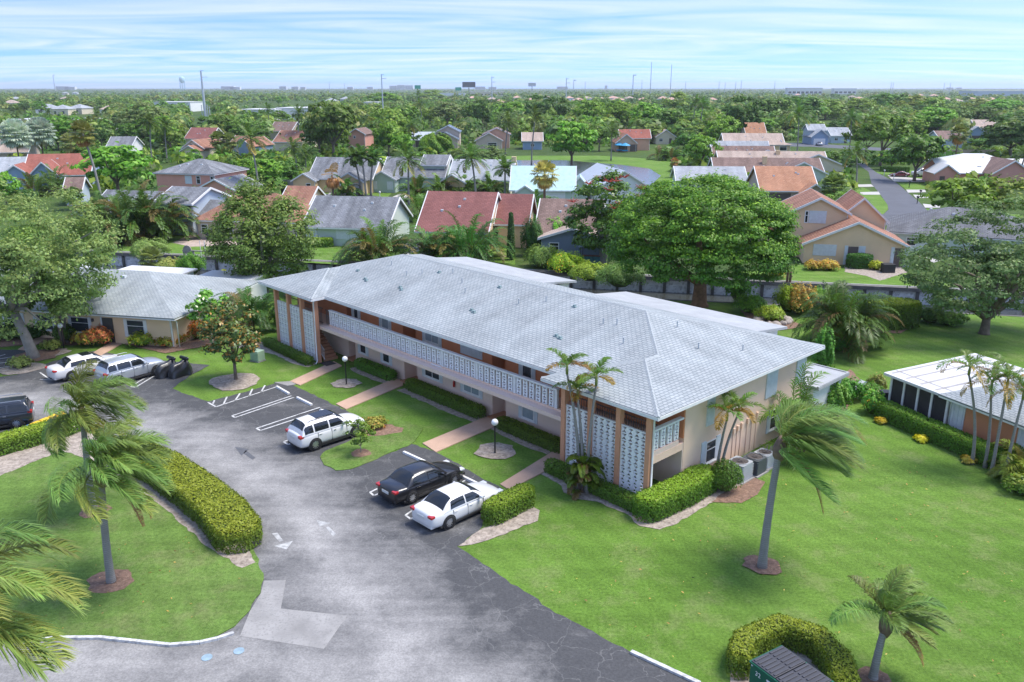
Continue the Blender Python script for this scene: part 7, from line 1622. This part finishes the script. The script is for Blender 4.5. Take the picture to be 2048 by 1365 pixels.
    patch('windscreen', lin(ft + .06, fb - .03, 8), lin(.80, PI - .80, 11), CGL, .014); patch('rear_window', lin(rb + (.04 if kind == 'sedan' else .12), rt - .05, 8), lin(.80, PI - .80, 11), CGL, .014)
    if sun: MB().box(rt + .75, ft - .0, -wtp * .62, wtp * .62, zt - .03, zt + .008).build('sunroof', CGL, root, bevel=.01)
    if rails:
        for s in (-1, 1): MB().tube([(rt + .1, s * wtp * .9, zr), (rt + .25, s * wtp * .92, zt + .03), (ft - .2, s * wtp * .92, zt + .03), (ft - .05, s * wtp * .9, zr)], .022, 6).build('roof_rail', TRIMB if rails == 1 else RIM, root)
    # wheels and arches
    for sx in (-1, 1):
        xw = sx * wb / 2 + (.03 if sx > 0 else .0)
        for s in (-1, 1):
            arch = MB().lathe([(wr * .5, s * (hw - .2)), (wr * 1.12, s * (hw - .2)), (wr * 1.14, s * (hw + .004)), (wr * 1.02, s * (hw + .006)), (wr * 1.0, s * (hw - .15))], 24, (xw, 0, wr), 'y', False); arch.build('wheel_arch', TRIMB, root)
            wheel(root, xw, s * (hw - .088), wr, .22, s)
    MB().box(x0 + .5, x1 - .6, -hw * .98, hw * .98, .16, .30 if not clad else .36).build('sill', TRIMB, root, bevel=.03)
    MB().box(x0 + .05, x0 + .4, -hw * .8, hw * .8, .24, .38).build('rear_bumper', TRIMB if suv else P, root, bevel=.04)
    MB().box(x1 - .35, x1 - .02, -hw * .72, hw * .72, .24, .40).build('grille', TRIMB, root, bevel=.04)
    for s in (-1, 1):
        MB().box(x1 - .46, x1 - .12, s * hw * .5, s * hw * .83, bz - .36, bz - .24).build('headlight', HL, root, bevel=.04)
        if suv: MB().box(x0 + .015, x0 + .3, s * hw * .62, s * hw * .925, bz - .17, bz - .0).build('taillight', tail, root, bevel=.03)
        else: MB().box(x0 + .0, x0 + .26, s * hw * .55, s * hw * .885, bz - .13, bz + .0).build('taillight', tail, root, bevel=.03)
        mr = MB().box(fb - .5, fb - .36, s * hw * .98, s * (hw + .17), bz + .02, bz + .16).build('mirror', P, root, bevel=.03)
        for xx in (-.1, -1.05): MB().box(xx, xx + .17, s * (hw * .985), s * (hw + .012), bz - .17, bz - .13).build('door_handle', P if not suv else RIM, root)
        for xx in (.78, -.22, -1.12): MB().box(xx - .006, xx + .006, s * (hw * .9), s * (hw + .001), .34, bz - .06).build('door_gap', TRIMB, root)
    MB().box(x0 - .012, x0 + .06, -.26, .26, bz - .28 if not suv else bz - .32, bz - .14 if not suv else bz - .18).build('number_plate', PLATE, root)
    return root
def car_px(label, rear, front, *a, **k):
    p = Vector(G(*rear)); q = Vector(G(*front)); m = (p + q) / 2; d = q - p
    return car(label, (m.x, m.y), math.atan2(d.y, d.x), *a, **k)
PW = paint('white_car_paint', (.74, .74, .73)); PB = paint('black_car_paint', (.012, .012, .014)); PS = paint('silver_car_paint', (.48, .51, .54), .45, .3); PWP = paint('pearl_white_paint', (.72, .71, .69)); PN = paint('charcoal_car_paint', (.035, .04, .05), .3)
ST = R(46)
def car_at(label, px_, py_, rz, *a, **k):
    g = G(px_, py_); return car(label, g, rz, *a, **k)
car_at('white sedan parked beside the short clipped hedge', 919, 1026, R(44.5), PW, 'sedan', 4.82, 1.83, 1.47, 2.78)
car_at('black sedan parked left of the white one', 846, 979, R(45), PB, 'sedan', 4.78, 1.83, 1.45, 2.76)
car_at('white SUV with panoramic sunroof beside the grass parking island', 656, 880, R(43.5), PW, 'suv', 4.55, 1.86, 1.74, 2.68, .365, 1, 1, 'suv', 'car', True)
car_at('silver SUV parked between the pearl white sedan and the covered motorcycles', 264, 757, R(52), PS, 'suv', 4.6, 1.87, 1.74, 2.80, .37, False, 2, 'suv', 'car')
car_at('pearl white sedan with tall red tail lamps, farthest in the row', 176, 747, R(48), PWP, 'sedan', 5.1, 1.85, 1.50, 2.84, .35, True)
car_at('dark charcoal minivan cut by the left frame edge', -20, 856, R(206), PN, 'van', 4.95, 1.95, 1.66, 3.05, .34, False, 2, 'minivan', 'car')
g = G(1798, 354); car('dark red sports car under the street tree', g, R(170), paint('maroon_paint', (.16, .02, .03)), 'sedan', 4.4, 1.8, 1.3, 2.6, .32, z=.02)
g = G(1846, 354); car('white van parked beyond the dark red car', g, R(176), PW, 'van', 5.4, 2.0, 2.1, 3.3, .36, name='van', cat='van', z=.02)
g = G(1638, 292); car('silver car at the light blue house', g, R(80), PS, 'sedan', 4.6, 1.8, 1.45, 2.7, z=.02)
# two motorcycles under black covers
COVER = mat('black_tarpaulin', (.016, .017, .02), .32, .1, 3, .6, 4, spec=.7)
def covered_bike(label, px_, py_, rz, seed):
    g = G(px_, py_); root = empty('covered_motorcycle', (g[0], g[1], .03), rz, label, 'motorcycle', 'motorcycles under covers'); rng = random.Random(seed); root.scale = (.86, 1.0, 1.08)
    prof = [(-1.05, .10, .05), (-1.02, .28, .55), (-.85, .34, .85), (-.45, .36, .95), (-.05, .36, .92), (.2, .42, 1.02), (.5, .48, 1.10), (.62, .44, 1.05), (.8, .30, .82), (1.02, .20, .55), (1.06, .08, .06)]
    V = []; F = []; n = 18
    for i, (x, w, h) in enumerate(prof):
        for j in range(n):
            a = PI * j / (n - 1); fold = 1 + .16 * math.sin(a * 9 + i * 1.3 + seed) * (1 - abs(math.sin(a)) * .5)
            V.append((x + .03 * math.sin(a * 7 + i), math.cos(a) * w * fold * (1.1 - .25 * math.sin(a)), max(.02, (math.sin(a) ** .55) * h * (1 + .03 * math.sin(j * 2.1 + i)))))
    for i in range(len(prof) - 1):
        for j in range(n - 1): a = i * n + j; F.append((a, a + 1, a + n + 1, a + n))
    MB().add(V, F).build('cover', COVER, root, smooth=True, sub=2)
    MB().box(-.12, .12, -.48, .48, -.1, .1).build('handlebar_bulge', COVER, root, (.48, 0, 1.13), bevel=.08, bseg=3).rotation_euler = (0, R(-25), 0)
    for x in (-.72, .74): MB().lathe([(.2, -.06), (.29, -.05), (.3, 0), (.29, .05), (.2, .06)], 16, axis='y').build('wheel', TYRE, root, (x, 0, .3))
covered_bike('covered motorcycle next to the silver SUV', 336, 752, R(55), 1); covered_bike('covered motorcycle at the outer end of the row', 362, 752, R(55), 2)

# ------------------------------------------------------------------ lamps, boxes, dumpster, garden things
LPB = mat('lamp_post_black', (.015, .015, .016), .45, 0); GLOBE = mat('opal_globe', (.82, .82, .80), .25, .02, 3)
for x, y, lb in ((693, 770, 'globe lamp on a black post beside the first walkway'), (990, 907, 'globe lamp on a black post beside the third walkway'), (128, 698, 'globe lamp on a black post before the peach house')):
    g = G(x, y); r = empty('lamp_post', (g[0], g[1], 0), 0, lb, 'lamp', 'globe lamps')
    MB().lathe([(.08, 0), (.08, .05), (.045, .08), (.04, 1.62), (.07, 1.66), (.07, 1.72), (.03, 1.74)], 12).build('post', LPB, r); MB().lathe([(.07, 1.72)] + [(.2 * math.sin(a), 1.91 - .2 * math.cos(a)) for a in [k * PI / 10 for k in range(2, 10)]] + [(.01, 2.11)], 18).build('globe', GLOBE, r, smooth=True)
g = G(516, 722); r = empty('utility_box', (g[0], g[1], 0), R(-30), 'pale green utility transformer box on the lawn', 'utility box'); UB = mat('utility_green', (.34, .46, .32), .6, .08, 3)
MB().box(-.42, .42, -.35, .35, .08, .85).build('cabinet', UB, r, bevel=.03); MB().box(-.46, .46, -.39, .39, .0, .08).build('pad', CONC, r)
for k in range(5): MB().box(-.4, .4, -.375, -.345, .2 + k * .12, .25 + k * .12).build('louvre', UB, r)
# dumpster
DGN = mat('dumpster_green', (.008, .115, .065), .45, .12, 3, spec=.5); LID = mat('dumpster_lid', (.055, .056, .066), .5, .1, 4)
p = Vector(G(1502, 1320, 1.55)); q = Vector(G(1564, 1290, 1.55)); rr_ = math.atan2((q - p).y, (q - p).x)
r = empty('dumpster', (p.x, p.y, 0), rr_, 'green metal dumpster with two ribbed black lids inside the hedge', 'dumpster')
dw, dl = (q - p).length, 2.1                      # local x along the back edge, local -y towards the viewer
MB().box(0, dw, -dl, 0, .12, 1.5).build('bin', DGN, r, bevel=.015)
MB().box(-.04, dw + .04, -dl - .04, .04, 1.44, 1.5).build('rim', DGN, r)
for k in (.06, dw - .06): MB().box(k - .04, k + .04, -dl, 0, 0, .12).build('skid', TRIMB, r)
for i in range(2):
    y0_, y1_ = -dl * (i + 1) / 2 + .02, -dl * i / 2 - .02
    ld = MB().box(0, dw, y0_, y1_, 1.502, 1.54).build('lid', LID, r, bevel=.01)
    for k in range(6):
        yy = y0_ + (y1_ - y0_) * (k + .5) / 6
        for xa, xb_ in ((.06, dw * .47), (dw * .53, dw - .06)): MB().box(xa, xb_, yy - .045, yy + .045, 1.54, 1.575).build('rib', LID, ld, bevel=.008)
text('32', .24, (-.045, -.38, 1.22), (PI / 2, 0, -PI / 2), mat('stencil_white', (.75, .75, .72), .6, 0), r)
sg = MB().box(-.055, -.041, -1.35, -.75, .75, 1.3).build('sticker', WHITE, r)
text('W', .36, (-.058, -.92, 1.1), (PI / 2, 0, -PI / 2), mat('logo_green', (.01, .10, .06), .5, 0), sg); text('M', .30, (-.058, -1.17, 1.07), (PI / 2, 0, -PI / 2), mat('logo_yellow', (.75, .42, .02), .5, 0), sg)
for yy in (-.1, -dl + .1):
    for xx in (-.03, dw + .03): MB().lathe([(.01, -.02), (.035, -.02), (.035, .02), (.01, .02)], 8, (xx, yy, 1.42)).build('bolt', PLATE, r)
# garden stones and pot on the rear lawn, bin, fallen chair
STONE = mat('garden_stone', (.38, .33, .29), .9, .3, 2, .6, 6); rnd = random.Random(4)
for i in range(14):
    a = i / 14 * 2 * PI; g = G(1545 + 34 * math.cos(a), 645 + 7 * math.sin(a)); s = rnd.uniform(.3, .55)
    o = MB().lathe([(.02, 0), (s, .05), (s * .95, .22), (s * .5, .36), (.02, .38)], 7).build('garden_stone', STONE, None, (g[0], g[1], 0), bevel=.04); o.rotation_euler = (0, 0, rnd.uniform(0, 6)); o.scale = (1.2, .8, 1); tag(o, 'rough stone in the ring round the rear planting bed', 'stone', 'stones of the garden ring')
g = G(1531, 652); o = MB().lathe([(.16, 0), (.22, .1), (.24, .4), (.2, .42), (.19, .3), (.02, .28)], 12).build('flower_pot', mat('black_pot', (.02, .02, .02), .5, 0), None, (g[0], g[1], 0)); tag(o, 'black flower pot before the garden stones', 'pot')
g = G(1768, 812); r = empty('bin', (g[0], g[1], 0), 0, 'black wheeled bin beside the porch corner', 'bin'); BIN = mat('bin_black', (.02, .022, .03), .5, .1, 3)
MB().prism([(-.28, -.26), (.28, -.26), (.3, .28), (-.3, .28)], .08, .95).build('body', BIN, r, bevel=.03); MB().box(-.31, .31, -.3, .32, .955, 1.03).build('lid', BIN, r, bevel=.03)
for s in (-1, 1): MB().lathe([(.02, -.03), (.11, -.03), (.11, .03), (.02, .03)], 12, axis='y').build('wheel', TYRE, r, (s * .25, .25, .11))
g = G(1725, 790); r = empty('garden_chair', (g[0], g[1], 0), R(30), 'white tubular garden chair lying in the shrubs', 'chair')
for pts in ([(-.5, 0, .2), (.3, 0, .9), (.55, 0, .7)], [(-.5, .5, .2), (.3, .5, .9), (.55, .5, .7)]): MB().tube(pts, .025, 6).build('frame', WHITE, r)
MB().add([(-.4, .03, .3), (.28, .03, .88), (.28, .47, .88), (-.4, .47, .3), (-.4, .03, .28), (.28, .03, .86), (.28, .47, .86), (-.4, .47, .28)], [(0, 1, 2, 3), (7, 6, 5, 4), (0, 4, 5, 1), (1, 5, 6, 2), (2, 6, 7, 3), (3, 7, 4, 0)]).build('seat', WHITE, r)
# gazebo and counter beside the slate blue house, fence panels, dock posts
g = G(1190, 528); r = empty('gazebo', (g[0], g[1], 0), R(-10), 'small gazebo with pale blue canopy behind the ridge', 'gazebo'); CV = mat('blue_canopy', (.24, .38, .42), .6, .1, 2)
planes('canopy', hip_polys(-1.9, 1.9, -1.6, 1.6, 2.3, .8), CV, r, .04)
for sx in (-1.6, 1.6):
    for sy in (-1.3, 1.3): MB().box(sx - .05, sx + .05, sy - .05, sy + .05, 0, 2.3).build('post', mat('gazebo_post', (.08, .08, .09), .5, 0), r)
MB().box(-1.3, 1.3, -.9, -.4, 0, 1.05).build('counter', mat('teal_counter', (.10, .30, .34), .5, .3, 3), r); MB().box(-1.45, 1.45, -1.0, -.3, 1.05, 1.12).build('counter_top', mat('wood_top', (.25, .12, .08), .6, .2, 3), r)
WOOD = mat('weathered_wood', (.36, .33, .29), .9, .2, 3)
def fence(label, p, q, h=1.8, m=WOOD, n=None, name='fence'):
    a = Vector(G(*p)); b = Vector(G(*q)); d = b - a; L = d.length; r = empty(name, (a.x, a.y, 0), math.atan2(d.y, d.x), label, 'fence', 'garden fences')
    k = n or max(3, int(L / .3)); st = L / k; me = MB().box(0, st * .93, -.02, .02, .05, h).mesh('board'); me.materials.append(m)
    for i in range(min(k, 120)): link('board', me, None, r, (i * st, 0, 0))
    MB().box(0, L, .021, .08, .4, .5).box(0, L, .021, .08, h - .4, h - .3).build('rail', m, r)
fence('grey board fence beside the gazebo', (1198, 530), (1212, 540)); fence('pale board fence between the peach house and the mint house', (1796, 514), (1818, 536), 1.7, mat('pale_fence', (.50, .48, .40), .85, .1, 2)); fence('grey board fence by the boat yard left of the yellow house', (560, 376), (606, 378), 1.7); fence('tan wall-like fence behind the road trees at right', (1870, 312), (1990, 312), 1.8, WM['tanw'], 40)
for x, lb in ((1574, 'left'), (1580, 'right')):
    g = G(x, 565); o = MB().lathe([(.14, -1.5), (.14, 1.1), (.09, 1.16)], 10).build('dock_post', BARKR, None, (g[0], g[1], 0)); tag(o, 'brown wooden dock post at the seawall, %s one' % lb, 'post', 'dock posts')
r = empty('boat_lift', (G(392, 516)[0], G(392, 516)[1], 0), R(-12), 'wooden boat lift frame with wheel at the seawall', 'boat lift')
for x in (-1.2, 0, 5.4): MB().box(x - .12, x + .12, -.6, -.36, -2.2, .9).build('pile', WOOD, r)
MB().box(-1.4, 5.8, -.58, -.4, .9, 1.02).build('beam', WOOD, r); MB().lathe([(.45, -.05), (.55, -.05), (.55, .05), (.45, .05)], 16, (-.6, -.7, 1.1), 'y').build('wheel', WOOD, r)
for x in (.6, 1.2): MB().box(x - .03, x + .03, .2, .26, 0, 2.1).build('ladder_rail', WHITE, r)
for x, y, lb in ((644, 484, ''),): pass
# mailboxes and white post
for x, y, lb in ((1834, 408, 'black mailbox by the road bend'), (1818, 376, 'dark mailbox on the right verge'), (1752, 446, 'dark mailbox at the dead end'), (1840, 395, 'double mailbox on the right verge'), (1768, 352, 'white mailbox by the upper drive'), (1787, 360, 'white post mailbox under the street tree'), (616, 390, 'white mailbox post on the yellow house lawn'), (760, 398, 'white mailbox on the sage house lawn'), (1860, 434, 'white mailbox by the mint house drive')):
    g = G(x, y); m_ = TRIMB if 'black' in lb or 'dark' in lb or 'double' in lb else WHITE; r = empty('mailbox', (g[0], g[1], 0), 0, lb, 'mailbox', 'mailboxes'); MB().box(-.05, .05, -.05, .05, 0, 1.05).build('post', m_, r); MB().box(-.14, .14, -.28, .28, 1.05, 1.38).build('box', m_, r, bevel=.06)
# blue umbrellas and loungers on the lakeside patio
UM = mat('blue_umbrella', (.05, .32, .55), .6, .1, 3)
for x, y, lb in ((1238, 304, 'blue patio umbrella, left one'), (1250, 305, 'blue patio umbrella, right one')):
    g = G(x, y); r = empty('umbrella', (g[0], g[1], 0), 0, lb, 'umbrella', 'patio umbrellas'); MB().lathe([(1.7, 2.1), (1.72, 2.14), (.9, 2.6), (.05, 2.95)], 8).build('canopy', UM, r); MB().tube([(0, 0, 0), (0, 0, 2.9)], .03, 6).build('pole', WHITE, r); MB().box(-.9, .9, -.4, .4, .4, .75).build('table', UM, r)
g = G(1812, 500); condenser(g[0], g[1], 0, 1.5, ACG, 'tall grey condenser beside the mint house wall')
g = G(1774, 545); o = MB().prism([(-.7, -.5), (.7, -.5), (.6, .5), (-.6, .5)], 0, 1.0).build('equipment_box', TRIMB, None, (g[0], g[1], 0), bevel=.05); tag(o, 'dark square box on the gravel behind the peach house', 'box')
g = G(420, 479); r = empty('barbecue', (g[0], g[1], 0), 0, 'black barrel barbecue beside the rust-roofed house', 'barbecue'); MB().lathe([(.02, -.6), (.4, -.6), (.42, 0), (.4, .6), (.02, .6)], 12, (0, 0, .9), 'y').build('barrel', TRIMB, r)
for sx in (-.3, .3): MB().box(sx - .03, sx + .03, -.4, .4, 0, .6).build('leg', TRIMB, r)

# ------------------------------------------------------------------ the thin bluish air of the distance
mh, t, o_ = new_mat('haze_air')
vol = nd(t, 'ShaderNodeVolumePrincipled'); vol.inputs['Color'].default_value = (.90, .95, 1.0, 1); vol.inputs['Density'].default_value = .9e-4; vol.inputs['Anisotropy'].default_value = .2
t.links.new(vol.outputs[0], o_.inputs['Volume'])
HAZE = True
if HAZE:
    hz = MB().box(-9500, 9500, -60, 13500, -3.6, 78).build('haze', mh); hz['kind'] = 'stuff'; hz['label'] = 'thin bluish haze over the distance'
for P_ in PROTO:
    if not P_[3]:
        for ch in list(P_[0].children): bpy.data.objects.remove(ch)
        bpy.data.objects.remove(P_[0])
